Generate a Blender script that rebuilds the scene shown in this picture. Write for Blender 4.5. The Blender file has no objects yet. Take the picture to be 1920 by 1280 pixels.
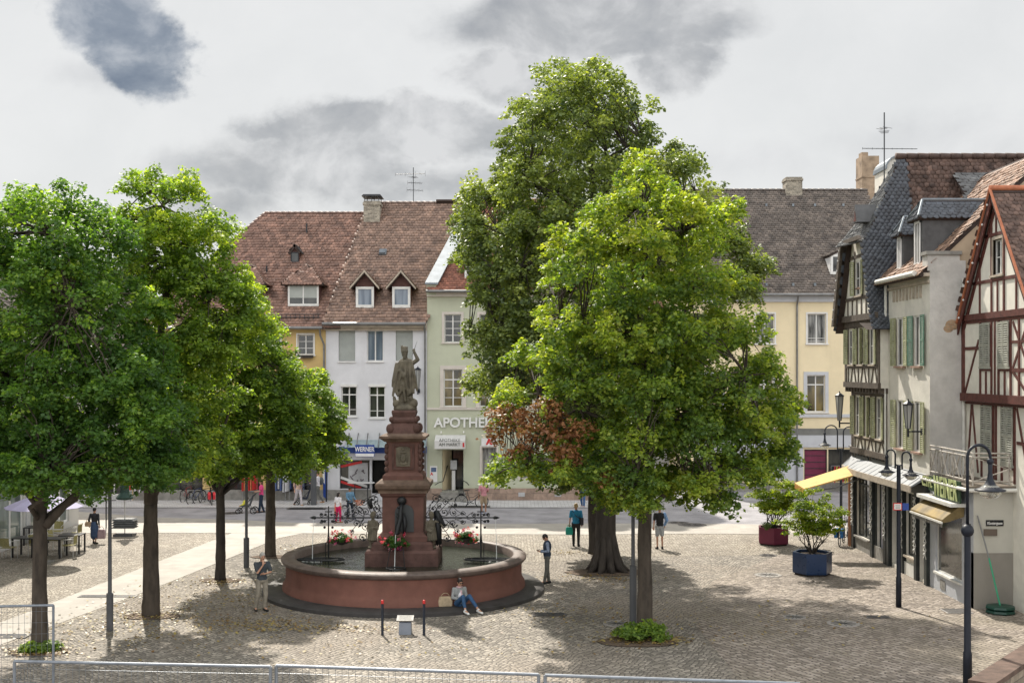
import bpy, bmesh, math, random
import numpy as np
from mathutils import Vector, Matrix
from math import sin, cos, pi, radians, sqrt, atan2

# ------------------------------------------------------------------ camera, sky, sun, exposure
S = bpy.context.scene
col = S.collection
CAMH, FPX, CX, HY = 7.3, 2250.0, 960.0, 690.0          # camera height (m), focal length / centre / horizon in photo pixels
cam_d = bpy.data.cameras.new('camera')
cam_d.sensor_width = 36.0
cam_d.lens = FPX / 1920 * 36
cam_d.shift_y = (HY - 640) / 1920
cam_d.clip_start = 0.1
cam_d.clip_end = 3000
cam = bpy.data.objects.new('camera', cam_d)
col.objects.link(cam)
cam.location = (0, 0, CAMH)
cam.rotation_euler = (radians(90), 0, 0)
S.camera = cam

SUNV = Vector((-.30, .93, 1.0)).normalized()             # towards the sun
SUN_EL = math.asin(SUNV.z)
SUN_AZ = atan2(SUNV.x, SUNV.y)
sun_d = bpy.data.lights.new('sun', 'SUN')
sun_d.energy = 5.0
sun_d.angle = radians(1.0)
sun_d.color = (1.0, .93, .82)
sun = bpy.data.objects.new('sun', sun_d)
col.objects.link(sun)
sun.location = SUNV * 60
sun.rotation_euler = SUNV.to_track_quat('Z', 'Y').to_euler()

S.view_settings.view_transform = 'Standard'
S.view_settings.look = 'None'
S.view_settings.exposure = 0.45
S.view_settings.gamma = 1.0
S.render.engine = 'CYCLES'
S.cycles.use_denoising = True
S.cycles.max_bounces = 6
S.cycles.diffuse_bounces = 4
S.cycles.glossy_bounces = 3
S.cycles.transmission_bounces = 4
S.cycles.transparent_max_bounces = 6
S.cycles.caustics_reflective = False
S.cycles.caustics_refractive = False


class NT:
 """small helper to write node trees"""
 def __init__(s, tree):
  s.t = tree
  s.n = tree.nodes
  s.l = tree.links

 def add(s, typ, **kw):
  n = s.n.new(typ)
  for k, v in kw.items():
   if k == 'inp':
    for a, b in v.items():
     if hasattr(b, 'is_output') or hasattr(b, 'links'):
      s.l.new(b, n.inputs[a])
     else:
      n.inputs[a].default_value = b
   else:
    setattr(n, k, v)
  return n

 def math(s, op, a, b=0.0, c=0.0, clamp=False):
  n = s.n.new('ShaderNodeMath')
  n.operation = op
  n.use_clamp = clamp
  for i, v in enumerate((a, b, c)):
   if hasattr(v, 'links'):
    s.l.new(v, n.inputs[i])
   else:
    n.inputs[i].default_value = v
  return n.outputs[0]

 def ramp(s, fac, stops, interp='LINEAR'):
  n = s.n.new('ShaderNodeValToRGB')
  n.color_ramp.interpolation = interp
  e = n.color_ramp.elements
  while len(e) > 1:
   e.remove(e[-1])
  for i, (p, c) in enumerate(stops):
   q = e[0] if i == 0 else e.new(p)
   q.position = p
   q.color = (*c, 1) if len(c) == 3 else c
  if hasattr(fac, 'links'):
   s.l.new(fac, n.inputs[0])
  else:
   n.inputs[0].default_value = fac
  return n.outputs[0]

 def mix(s, fac, a, b, blend='MIX'):
  n = s.n.new('ShaderNodeMix')
  n.data_type = 'RGBA'
  n.blend_type = blend
  for i, v in ((0, fac), (6, a), (7, b)):
   if hasattr(v, 'links'):
    s.l.new(v, n.inputs[i])
   elif i == 0:
    n.inputs[i].default_value = v
   else:
    n.inputs[i].default_value = (*v, 1) if len(v) == 3 else v
  return n.outputs[2]

 def noise(s, vec, scale, detail=4, rough=.55, dist=0.0):
  n = s.n.new('ShaderNodeTexNoise')
  n.inputs['Scale'].default_value = scale
  n.inputs['Detail'].default_value = detail
  n.inputs['Roughness'].default_value = rough
  n.inputs['Distortion'].default_value = dist
  if vec is not None:
   s.l.new(vec, n.inputs['Vector'])
  return n.outputs[0]


def sky_world():
 w = bpy.data.worlds.new("World")
 S.world = w
 w.use_nodes = True
 t = NT(w.node_tree)
 t.n.clear()
 out = t.add('ShaderNodeOutputWorld')
 sky = t.add('ShaderNodeTexSky')
 sky.sky_type = 'NISHITA'
 sky.sun_disc = False
 sky.sun_elevation = SUN_EL
 sky.sun_rotation = SUN_AZ
 tc = t.add('ShaderNodeTexCoord').outputs['Generated']
 sp = t.add('ShaderNodeSeparateXYZ', inp={0: tc})
 x, y, z = sp.outputs
 yy = t.math('MAXIMUM', t.math('ABSOLUTE', y), .08)
 u = t.math('DIVIDE', x, yy)
 v = t.math('DIVIDE', z, yy)
 uv = t.add('ShaderNodeCombineXYZ', inp={0: u, 1: v, 2: y}).outputs[0]
 st = t.add('ShaderNodeMapping', inp={0: uv, 3: (1, 1.25, 1)}).outputs[0]
 n1 = t.math('SUBTRACT', t.noise(st, 7, 9, .62), .5)
 n2 = t.math('SUBTRACT', t.noise(t.add('ShaderNodeMapping', inp={0: st, 1: (3.1, 1.7, .4)}).outputs[0], 7, 9, .62), .5)
 fine = t.noise(st, 11, 8, .58, .25)
 wu = t.math('MULTIPLY_ADD', n1, .14, u)
 wv = t.math('MULTIPLY_ADD', n2, .085, v)

 def blob(px, py, rx, ry, soft=.55):
  a = t.math('DIVIDE', t.math('SUBTRACT', wu, (px - CX) / FPX), rx / FPX)
  b = t.math('DIVIDE', t.math('SUBTRACT', wv, (HY - py) / FPX), ry / FPX)
  d = t.math('SQRT', t.math('ADD', t.math('MULTIPLY', a, a), t.math('MULTIPLY', b, b)))
  m = t.n.new('ShaderNodeMapRange')
  m.interpolation_type = 'SMOOTHSTEP'
  t.l.new(d, m.inputs[0])
  m.inputs[1].default_value = 1.0 + soft * .35
  m.inputs[2].default_value = 1.0 - soft
  return m.outputs[0]

 def union(bl):
  r = bl[0]
  for b in bl[1:]:
   r = t.math('MAXIMUM', r, b)
  return r
 grey = union([blob(1130, 30, 320, 95, .3), blob(960, 130, 110, 55, .4), blob(1270, 110, 100, 60, .4), blob(700, 250, 310, 80, .3), blob(560, 310, 300, 80, .5),
                  blob(830, 210, 150, 45, .4), blob(430, 380, 150, 50, .9), blob(800, 350, 260, 60, .9), blob(470, 240, 110, 40, .6)])
 pale = union([blob(1800, 275, 230, 55, .9), blob(1420, 320, 190, 55, .9), blob(150, 130, 130, 40, .9),
                  blob(-700, 100, 500, 140), blob(2900, 150, 600, 180), blob(700, -500, 1300, 200), blob(330, 330, 120, 60, .9)])
 dark = union([blob(200, 15, 115, 70, .3), blob(265, 95, 95, 80, .3), blob(-900, -100, 350, 120), blob(2600, -300, 400, 100)])
 light = t.ramp(fine, [(.3, (.565, .57, .567)), (.7, (.605, .607, .602))])
 gcol = t.ramp(fine, [(.34, (.26, .27, .285)), (.50, (.36, .365, .37)), (.64, (.52, .52, .52))])
 pcol = t.ramp(fine, [(.3, (.45, .455, .46)), (.7, (.58, .58, .58))])
 dcol = t.ramp(fine, [(.32, (.085, .115, .165)), (.48, (.17, .20, .245)), (.62, (.36, .38, .41))])
 c = t.mix(t.math('MULTIPLY', pale, .75), light, pcol)
 # thin bright rim where a cloud bank thins out
 rim = t.math('MULTIPLY', t.math('MULTIPLY', grey, t.math('SUBTRACT', 1.0, grey)), t.math('MULTIPLY', fine, 1.6))
 c = t.mix(grey, c, gcol)
 c = t.mix(t.math('MULTIPLY', rim, .7, clamp=True), c, (.66, .66, .65))
 c = t.mix(t.math('MULTIPLY', dark, .95), c, dcol)
 # added fill for the facades: sky brightened unseen, behind and above the camera
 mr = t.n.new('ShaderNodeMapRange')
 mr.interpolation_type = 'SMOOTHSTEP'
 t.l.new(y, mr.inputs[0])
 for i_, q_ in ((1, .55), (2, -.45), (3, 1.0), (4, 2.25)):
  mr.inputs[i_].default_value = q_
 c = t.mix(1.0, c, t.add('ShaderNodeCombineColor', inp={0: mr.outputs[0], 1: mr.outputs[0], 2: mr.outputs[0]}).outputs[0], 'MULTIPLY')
 b1 = t.add('ShaderNodeBackground', inp={0: sky.outputs[0], 1: .10})
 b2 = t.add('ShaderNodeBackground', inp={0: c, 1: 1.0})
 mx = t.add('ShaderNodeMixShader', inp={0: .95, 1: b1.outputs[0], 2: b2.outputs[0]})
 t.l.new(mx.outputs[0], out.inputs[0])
 w.cycles.sampling_method = 'MANUAL'
 w.cycles.sample_map_resolution = 512


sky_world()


# ------------------------------------------------------------------ materials
def mat(name, c, rough=.8, var=.18, scale=2.5, bump=.0, bscale=30, metal=0.0, spec=.4, tint=None, tone=None, dirt=0, coat=0, stretch=None, streak=0):
 """plain procedural surface: base colour broken up by two noises; tone = (dark, light) ramp read from the 'tone' attribute"""
 m = bpy.data.materials.new(name)
 m.use_nodes = True
 t = NT(m.node_tree)
 b = t.n['Principled BSDF']
 tc = t.add('ShaderNodeTexCoord').outputs['Object']
 if stretch:
  tc = t.add('ShaderNodeMapping', inp={0: tc, 3: stretch}).outputs[0]
 n = t.noise(tc, scale, 6, .6)
 lo = tuple(max(0, x * (1 - var * 1.6)) for x in c)
 hi = tuple(min(1, x * (1 + var * 1.2)) for x in c)
 if tint:
  hi = tint
 cc = t.ramp(n, [(.28, lo), (.52, c), (.75, hi)])
 if tone:
  a = t.add('ShaderNodeAttribute', attribute_name='tone')
  k = t.ramp(a.outputs['Fac'], tone)
  cc = t.mix(1.0, cc, k, 'MULTIPLY')
 if dirt:
  n2 = t.noise(tc, scale * .35, 7, .7, .4)
  f = t.ramp(n2, [(.45, (0, 0, 0)), (.7, (1, 1, 1))])
  cc = t.mix(t.math('MULTIPLY', f, dirt), cc, tuple(x * .45 for x in c))
 if streak:
  # rain streaks and damp patches of the render itself
  sm_ = t.add('ShaderNodeMapping', inp={0: tc, 3: (1, 1, .10)}).outputs[0]
  f = t.ramp(t.noise(sm_, 3.2, 6, .7), [(.50, (0, 0, 0)), (.72, (1, 1, 1))])
  f2 = t.ramp(t.noise(tc, .55, 6, .7), [(.42, (0, 0, 0)), (.68, (1, 1, 1))])
  f = t.math('MULTIPLY', t.math('MAXIMUM', t.math('MULTIPLY', f, f2), t.math('MULTIPLY', f2, .35)), streak)
  cc = t.mix(f, cc, tuple(x * k for x, k in zip(c, (.52, .50, .46))))
 t.l.new(cc, b.inputs['Base Color'])
 rn = t.noise(tc, scale * 3, 3)
 t.l.new(t.math('MULTIPLY_ADD', rn, .2, rough - .1, clamp=True), b.inputs['Roughness'])
 b.inputs['Metallic'].default_value = metal
 b.inputs['Specular IOR Level'].default_value = spec
 if coat:
  b.inputs['Coat Weight'].default_value = coat
 if bump:
  bn = t.add('ShaderNodeBump', inp={'Strength': bump, 'Distance': .02, 'Height': t.noise(tc, bscale, 5, .6)})
  t.l.new(bn.outputs[0], b.inputs['Normal'])
 return m


def glass_mat(name, c1, c2, rough=.06, scale=1.3, stretch=(1, 1, .4)):
 m = bpy.data.materials.new(name)
 m.use_nodes = True
 t = NT(m.node_tree)
 b = t.n['Principled BSDF']
 tc = t.add('ShaderNodeTexCoord').outputs['Object']
 mp = t.add('ShaderNodeMapping', inp={0: tc, 3: stretch}).outputs[0]
 cc = t.ramp(t.noise(mp, scale, 3, .5), [(.38, c1), (.62, c2)])
 t.l.new(cc, b.inputs['Base Color'])
 b.inputs['Roughness'].default_value = rough
 b.inputs['Specular IOR Level'].default_value = .7
 bn = t.add('ShaderNodeBump', inp={'Strength': .04, 'Distance': .02, 'Height': t.noise(tc, 1.5, 2)})
 t.l.new(bn.outputs[0], b.inputs['Normal'])
 return m


def stone_mat(name, c, bw, bh, mortar=(.25, .23, .2), rough=.85, axis='XZ', var=.25):
 """ashlar / rubble: brick pattern in metres"""
 m = bpy.data.materials.new(name)
 m.use_nodes = True
 t = NT(m.node_tree)
 b = t.n['Principled BSDF']
 tc = t.add('ShaderNodeTexCoord').outputs['Object']
 sp = t.add('ShaderNodeSeparateXYZ', inp={0: tc})
 a = t.math('ADD', sp.outputs[0], sp.outputs[1]) if axis == 'XZ' else sp.outputs[0]
 v = t.add('ShaderNodeCombineXYZ', inp={0: a, 1: sp.outputs[2], 2: 0.0}).outputs[0]
 br = t.add('ShaderNodeTexBrick', inp={'Vector': v, 'Color1': (*[x * (1 - var) for x in c], 1), 'Color2': (*[min(1, x * (1 + var)) for x in c], 1),
                                          'Mortar': (*mortar, 1), 'Scale': 1.0, 'Mortar Size': .012, 'Brick Width': bw, 'Row Height': bh, 'Mortar Smooth': .3})
 n = t.noise(tc, 6, 6, .6)
 cc = t.mix(.6, br.outputs[0], t.ramp(n, [(.3, (.55, .55, .55)), (.7, (1.25, 1.2, 1.15))]), 'MULTIPLY')
 t.l.new(cc, b.inputs['Base Color'])
 b.inputs['Roughness'].default_value = rough
 h = t.math('MULTIPLY_ADD', br.outputs[1], -1.0, t.math('MULTIPLY', n, .5))
 bn = t.add('ShaderNodeBump', inp={'Strength': .6, 'Distance': .02, 'Height': h})
 t.l.new(bn.outputs[0], b.inputs['Normal'])
 return m


def cobble_mat(name, size, c_lo, c_mid, c_hi, joint, rowy=1.0, rot=0.0, rnd=.6, wave=.0, patch=None):
 """setts laid on the ground; size in metres"""
 m = bpy.data.materials.new(name)
 m.use_nodes = True
 t = NT(m.node_tree)
 b = t.n['Principled BSDF']
 tc = t.add('ShaderNodeTexCoord').outputs['Object']
 src = tc
 if wave:
  sp = t.add('ShaderNodeSeparateXYZ', inp={0: tc})
  # segmental arcs: rows bow up and down every 1.6 m
  f = t.math('MULTIPLY', t.math('ABSOLUTE', t.math('SINE', t.math('MULTIPLY', sp.outputs[0], pi / 1.7))), wave)
  src = t.add('ShaderNodeCombineXYZ', inp={0: sp.outputs[0], 1: t.math('ADD', sp.outputs[1], f), 2: 0.0}).outputs[0]
 mp = t.add('ShaderNodeMapping', inp={0: src, 2: (0, 0, rot), 3: (1 / size, 1 / size * rowy, 0)}).outputs[0]
 v1 = t.add('ShaderNodeTexVoronoi', voronoi_dimensions='2D', feature='F1', inp={'Vector': mp, 'Scale': 1.0, 'Randomness': rnd})
 ve = t.add('ShaderNodeTexVoronoi', voronoi_dimensions='2D', feature='DISTANCE_TO_EDGE', inp={'Vector': mp, 'Scale': 1.0, 'Randomness': rnd})
 cell = t.add('ShaderNodeSeparateColor', inp={0: v1.outputs['Color']}).outputs[0]
 cc = t.ramp(cell, [(0.0, c_lo), (.5, c_mid), (1.0, c_hi)])
 big = t.noise(tc, .35, 6, .65)
 cc = t.mix(.85, cc, t.ramp(big, [(.3, (.70, .69, .68)), (.7, (1.2, 1.18, 1.12))]), 'MULTIPLY')
 if patch:
  pn = t.noise(tc, .16, 5, .6, .6)
  cc = t.mix(t.math('MULTIPLY', t.ramp(pn, [(.47, (0, 0, 0)), (.6, (1, 1, 1))]), .65), cc, patch)
 e = t.ramp(ve.outputs['Distance'], [(.03, (0, 0, 0)), (.14, (1, 1, 1))])
 cc = t.mix(e, joint, cc)
 t.l.new(cc, b.inputs['Base Color'])
 b.inputs['Roughness'].default_value = .78
 b.inputs['Specular IOR Level'].default_value = .35
 h = t.math('MULTIPLY_ADD', t.noise(tc, 25, 4), .25, t.ramp(ve.outputs['Distance'], [(.0, (0, 0, 0)), (.35, (1, 1, 1))]))
 h = t.math('MULTIPLY_ADD', cell, .5, h)
 bn = t.add('ShaderNodeBump', inp={'Strength': 1.0, 'Distance': .022, 'Height': h})
 t.l.new(bn.outputs[0], b.inputs['Normal'])
 return m


def leaf_mat(name, stops, trans=.5):
 m = bpy.data.materials.new(name)
 m.use_nodes = True
 t = NT(m.node_tree)
 b = t.n['Principled BSDF']
 out = t.n['Material Output']
 a = t.add('ShaderNodeAttribute', attribute_name='tone')
 cc = t.ramp(a.outputs['Fac'], stops)
 t.l.new(cc, b.inputs['Base Color'])
 b.inputs['Roughness'].default_value = .5
 b.inputs['Specular IOR Level'].default_value = .45
 tr = t.add('ShaderNodeBsdfTranslucent')
 t.l.new(t.mix(1.0, cc, (1.9, 1.9, .55), 'MULTIPLY'), tr.inputs[0])
 mx = t.add('ShaderNodeMixShader', inp={0: trans, 1: b.outputs[0], 2: tr.outputs[0]})
 t.l.new(mx.outputs[0], out.inputs[0])
 return m


def water_mat():
 m = bpy.data.materials.new('water')
 m.use_nodes = True
 t = NT(m.node_tree)
 b = t.n['Principled BSDF']
 tc = t.add('ShaderNodeTexCoord').outputs['Object']
 b.inputs['Base Color'].default_value = (.022, .03, .02, 1)
 b.inputs['Roughness'].default_value = .04
 b.inputs['IOR'].default_value = 1.33
 b.inputs['Specular IOR Level'].default_value = .9
 mp = t.add('ShaderNodeMapping', inp={0: tc, 3: (1, 1, 1)}).outputs[0]
 h = t.math('ADD', t.noise(mp, 5, 3, .5, 1.0), t.math('MULTIPLY', t.noise(mp, 16, 2), .3))
 bn = t.add('ShaderNodeBump', inp={'Strength': .35, 'Distance': .06, 'Height': h})
 t.l.new(bn.outputs[0], b.inputs['Normal'])
 return m


# ------------------------------------------------------------------ mesh building
class MB:
 def __init__(s):
  s.v, s.f, s.mi, s.cur = [], [], [], 0

 def face(s, idx):
  s.f.append(tuple(idx))
  s.mi.append(s.cur)

 def poly(s, pts):
  n = len(s.v)
  s.v += [tuple(p) for p in pts]
  s.face(range(n, n + len(pts)))
  return s

 def box(s, x0, x1, y0, y1, z0, z1):
  return s.hexa([(x0, y0, z0), (x1, y0, z0), (x1, y1, z0), (x0, y1, z0), (x0, y0, z1), (x1, y0, z1), (x1, y1, z1), (x0, y1, z1)])

 def hexa(s, p):
  n = len(s.v)
  s.v += [tuple(q) for q in p]
  for f in ((3, 2, 1, 0), (4, 5, 6, 7), (0, 1, 5, 4), (1, 2, 6, 5), (2, 3, 7, 6), (3, 0, 4, 7)):
   s.face([n + i for i in f])
  return s

 def obox(s, c, size, rz=0.0, rx=0.0, ry=0.0):
  M_ = Matrix.Translation(c) @ Matrix.Rotation(rz, 4, 'Z') @ Matrix.Rotation(ry, 4, 'Y') @ Matrix.Rotation(rx, 4, 'X')
  a, b, d = size[0] / 2, size[1] / 2, size[2] / 2
  return s.hexa([M_ @ Vector(q) for q in ((-a, -b, -d), (a, -b, -d), (a, b, -d), (-a, b, -d), (-a, -b, d), (a, -b, d), (a, b, d), (-a, b, d))])

 def tube(s, pts, r, n=8, cap=True):
  pts = [Vector(p) for p in pts]
  if not hasattr(r, '__len__'):
   r = [r] * len(pts)
  rings = []
  up = None
  for i, p in enumerate(pts):
   d = (pts[min(i + 1, len(pts) - 1)] - pts[max(i - 1, 0)])
   if d.length < 1e-9:
    d = Vector((0, 0, 1))
   d.normalize()
   if up is None:
    up = d.orthogonal().normalized()
   up = (up - d * up.dot(d))
   up = up.normalized() if up.length > 1e-6 else d.orthogonal().normalized()
   w = d.cross(up)
   k = len(s.v)
   for j in range(n):
    a = 2 * pi * j / n
    s.v.append(tuple(p + (up * cos(a) + w * sin(a)) * r[i]))
   rings.append(k)
  for a, b in zip(rings, rings[1:]):
   for j in range(n):
    j2 = (j + 1) % n
    s.face((a + j, a + j2, b + j2, b + j))
  if cap:
   s.face([rings[0] + j for j in reversed(range(n))])
   s.face([rings[-1] + j for j in range(n)])
  return s

 def lathe(s, prof, c=(0, 0, 0), n=24, cap=True, a0=0.0):
  """prof: list of (radius, z)"""
  rings = []
  for r, z in prof:
   k = len(s.v)
   for j in range(n):
    a = 2 * pi * j / n + a0
    s.v.append((c[0] + r * cos(a), c[1] + r * sin(a), c[2] + z))
   rings.append(k)
  for a, b in zip(rings, rings[1:]):
   for j in range(n):
    j2 = (j + 1) % n
    s.face((a + j, a + j2, b + j2, b + j))
  if cap:
   s.face([rings[0] + j for j in reversed(range(n))])
   s.face([rings[-1] + j for j in range(n)])
  return s

 def ell(s, c, r, nu=12, nv=8, rot=None):
  if not hasattr(r, '__len__'):
   r = (r, r, r)
  c = Vector(c)
  k = len(s.v)
  def P(a, b):
   q = Vector((r[0] * sin(b) * cos(a), r[1] * sin(b) * sin(a), r[2] * cos(b)))
   if rot is not None:
    q = rot @ q
   return tuple(c + q)
  s.v.append(P(0, 0))
  for i in range(1, nv):
   for j in range(nu):
    s.v.append(P(2 * pi * j / nu, pi * i / nv))
  s.v.append(P(0, pi))
  for j in range(nu):
   s.face((k, k + 1 + j, k + 1 + (j + 1) % nu))
   for i in range(nv - 2):
    a = k + 1 + i * nu
    s.face((a + j, a + nu + j, a + nu + (j + 1) % nu, a + (j + 1) % nu))
   a = k + 1 + (nv - 2) * nu
   s.face((a + j, len(s.v) - 1, a + (j + 1) % nu))
  return s

 def cone(s, p0, p1, r0, r1, n=10):
  """closed round cone with domed ends"""
  p0, p1 = Vector(p0), Vector(p1)
  d = (p1 - p0).normalized()
  return s.tube([p0 - d * r0 * .85, p0 - d * r0 * .5, p0, p1, p1 + d * r1 * .5, p1 + d * r1 * .85],
                      [r0 * .5, r0 * .86, r0, r1, r1 * .86, r1 * .5], n)

 def prism(s, pts2, P, d0, d1):
  """outline pts2 (u,v) mapped by P(u,v,d) and given thickness d0..d1"""
  n = len(pts2)
  k = len(s.v)
  s.v += [tuple(P(u, v, d0)) for u, v in pts2] + [tuple(P(u, v, d1)) for u, v in pts2]
  s.face([k + i for i in range(n)])
  s.face([k + n + i for i in reversed(range(n))])
  for i in range(n):
   j = (i + 1) % n
   s.face((k + i, k + n + i, k + n + j, k + j))
  return s

 def build(s, name, mats, parent=None, smooth=False, origin=None):
  me = bpy.data.meshes.new(name)
  me.from_pydata(s.v, [], s.f)
  if not isinstance(mats, (list, tuple)):
   mats = [mats]
  for m in mats:
   me.materials.append(m)
  if len(mats) > 1:
   me.polygons.foreach_set('material_index', s.mi)
  if smooth:
   me.polygons.foreach_set('use_smooth', [True] * len(me.polygons))
  me.update()
  o = bpy.data.objects.new(name, me)
  return link(o, parent)


def link(o, parent=None):
 col.objects.link(o)
 if parent is not None:
  o.parent = parent
  if parent.type == 'EMPTY':
   o.matrix_parent_inverse = Matrix(parent['_m']).inverted() if '_m' in parent else parent.matrix_basis.inverted()
 return o


def shade_auto(o, ang=35):
 me = o.data
 me.polygons.foreach_set('use_smooth', [True] * len(me.polygons))
 try:
  me.set_sharp_from_angle(angle=radians(ang))
 except Exception:
  pass
 return o


def tag(o, label=None, cat=None, group=None, kind=None):
 if label:
  o['label'] = label
 if cat:
  o['category'] = cat
 if group:
  o['group'] = group
 if kind:
  o['kind'] = kind
 return o


def thing(name, loc, label, cat, group=None, rz=0.0):
 o = bpy.data.objects.new(name, None)
 o.empty_display_size = .3
 col.objects.link(o)
 o.location = loc
 o.rotation_euler = (0, 0, rz)
 return tag(o, label, cat, group)


def proto(name):
 """an Empty at the origin, to be placed once its parts are built (parts keep plain local coordinates)"""
 return thing(name, (0, 0, 0), None, None)


def copy_thing(src, loc, rz, label, group=None, tone=None):
 r = src.copy()
 col.objects.link(r)
 r.location = loc
 r.rotation_euler = (0, 0, rz)
 r['label'] = label
 if group:
  r['group'] = group
 def rec(a, b):
  for ch in kids[a.name]:
   c = ch.copy()
   col.objects.link(c)
   c.parent = b
   rec(ch, c)
 kids = {}
 for o in src.children_recursive:
  kids.setdefault(o.parent.name, []).append(o)
  kids.setdefault(o.name, [])
 kids.setdefault(src.name, [])
 rec(src, r)
 return r


def px(x, y, Y):
 """point seen at photo pixel (x, y) and lying Y metres in front of the camera"""
 return Vector(((x - CX) / FPX * Y, Y, CAMH - (y - HY) / FPX * Y))


def gp(x, y, z=0.0):
 """point of the ground (height z) seen at photo pixel (x, y)"""
 Y = FPX * (CAMH - z) / (y - HY)
 return Vector(((x - CX) / FPX * Y, Y, z))


def text_mesh(name, body, size, m, P, depth=.02, parent=None, align='CENTER', bold=0.0, xs=1.0):
 """lettering as a real mesh; P(u, v, d) maps text plane coordinates to the world"""
 cu = bpy.data.curves.new(name, 'FONT')
 cu.body = body
 cu.size = size
 cu.extrude = depth / 2
 cu.offset = bold
 cu.align_x = align
 cu.align_y = 'CENTER'
 ob = bpy.data.objects.new(name, cu)
 col.objects.link(ob)
 dg = bpy.context.evaluated_depsgraph_get()
 me = bpy.data.meshes.new_from_object(ob.evaluated_get(dg))
 bpy.data.objects.remove(ob)
 for v in me.vertices:
  v.co = P(v.co.x * xs, v.co.y, v.co.z + depth / 2)
 me.materials.clear()
 me.materials.append(m)
 return link(bpy.data.objects.new(name, me), parent)


class Face:
 """vertical wall plane: origin, horizontal direction U, outward normal N; call (u, z, out)"""
 def __init__(s, O, U, N):
  s.O, s.U, s.N = Vector(O), Vector(U).normalized(), Vector(N).normalized()

 def __call__(s, u, z, o=0.0):
  return s.O + s.U * u + s.N * o + Vector((0, 0, z))

 def box(s, mb, u0, u1, z0, z1, o0, o1):
  return mb.hexa([s(u0, z0, o1), s(u1, z0, o1), s(u1, z0, o0), s(u0, z0, o0), s(u0, z1, o1), s(u1, z1, o1), s(u1, z1, o0), s(u0, z1, o0)])

 def wall(s, mb, u0, u1, z0, z1, holes=(), depth=.28):
  us = sorted({u0, u1, *[h[0] for h in holes], *[h[1] for h in holes]})
  zs = sorted({z0, z1, *[h[2] for h in holes], *[h[3] for h in holes]})
  for a, b in zip(us, us[1:]):
   for c, d in zip(zs, zs[1:]):
    mu, mz = (a + b) / 2, (c + d) / 2
    if not any(h[0] < mu < h[1] and h[2] < mz < h[3] for h in holes):
     mb.poly([s(a, c), s(b, c), s(b, d), s(a, d)])
  for h in holes:
   a, b, c, d = h[:4]
   D = -depth
   mb.poly([s(a, c), s(b, c), s(b, c, D), s(a, c, D)])
   mb.poly([s(a, d), s(b, d), s(b, d, D), s(a, d, D)])
   mb.poly([s(a, c), s(a, d), s(a, d, D), s(a, c, D)])
   mb.poly([s(b, c), s(b, d), s(b, d, D), s(b, c, D)])

 def bar(s, mb, u0, z0, u1, z1, w, o0=0.0, o1=.03):
  """straight beam between two points of the wall"""
  d = Vector((u1 - u0, z1 - z0))
  d.normalize()
  q = Vector((-d.y, d.x)) * w / 2
  pts = [(u0 - q.x, z0 - q.y), (u1 - q.x, z1 - q.y), (u1 + q.x, z1 + q.y), (u0 + q.x, z0 + q.y)]
  return mb.prism(pts, lambda u, z, o: s(u, z, o), o0, o1)


def window(F, r, parent, fm, gm, cols=2, rows=(), transom=None, surround=0.0, sm=None, sill=.05, sillm=None, inset=.12, fw=.055,
           blind=0.0, bm=None, shut=None, shm=None, box=None, name='window', boxm=None):
 """a window of its own: frame mesh, with pane, sill, blind and shutters as children"""
 a, b, c, d = r
 f = MB()
 i0, i1 = -inset - .05, -inset
 F.box(f, a, a + fw, c, d, i0, i1)
 F.box(f, b - fw, b, c, d, i0, i1)
 F.box(f, a + fw, b - fw, c, c + fw, i0, i1)
 F.box(f, a + fw, b - fw, d - fw, d, i0, i1)
 for k in range(1, cols):
  u = a + (b - a) * k / cols
  F.box(f, u - fw * .6, u + fw * .6, c + fw, d - fw, i0, i1 + .004)
 zt = d - fw
 if transom:
  zt = c + (d - c) * transom
  F.box(f, a + fw, b - fw, zt - fw * .6, zt + fw * .6, i0, i1 + .008)
 for q in rows:
  z = c + (d - c) * q
  F.box(f, a + fw, b - fw, z - .016, z + .016, i0 + .01, i1 - .006)
 mats = [fm]
 if surround:
  if sm:
   mats.append(sm)
   f.cur = 1
  w = surround
  F.box(f, a - w, a, c - w * .4, d + w, 0, .035)
  F.box(f, b, b + w, c - w * .4, d + w, 0, .035)
  F.box(f, a, b, d, d + w, 0, .035)
 o = f.build(name, mats, parent)
 F.box(MB(), a, b, c, d, -inset - .1, -inset - .1)
 g = MB()
 g.poly([F(a, c, -inset - .03), F(b, c, -inset - .03), F(b, d, -inset - .03), F(a, d, -inset - .03)])
 g.build('pane', gm, o)
 if sill:
  k = MB()
  F.box(k, a - surround - .04, b + surround + .04, c - .07, c - .004, -.1, sill + .03)
  k.build('sill', sillm or sm or fm, o)
 if blind:
  k = MB()
  zb = d - (d - c) * blind
  n = max(2, int((d - zb) / .05))
  for j in range(n):
   z = zb + (d - zb) * j / n
   k.poly([F(a + .01, z, -.06), F(b - .01, z, -.06), F(b - .01, z + (d - zb) / n, -.075), F(a + .01, z + (d - zb) / n, -.075)])
  k.build('blind', bm, o)
 if box:
  k = MB()
  F.box(k, a - .04, b + .04, d - .02, d + box, -.08, .07)
  k.build('shutter_box', boxm or fm, o)
 if shut:
  for sd, wd, ang in shut:
   shutter(F, o, (a if sd < 0 else b), c, d, sd * wd, ang, shm)
 return o


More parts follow.
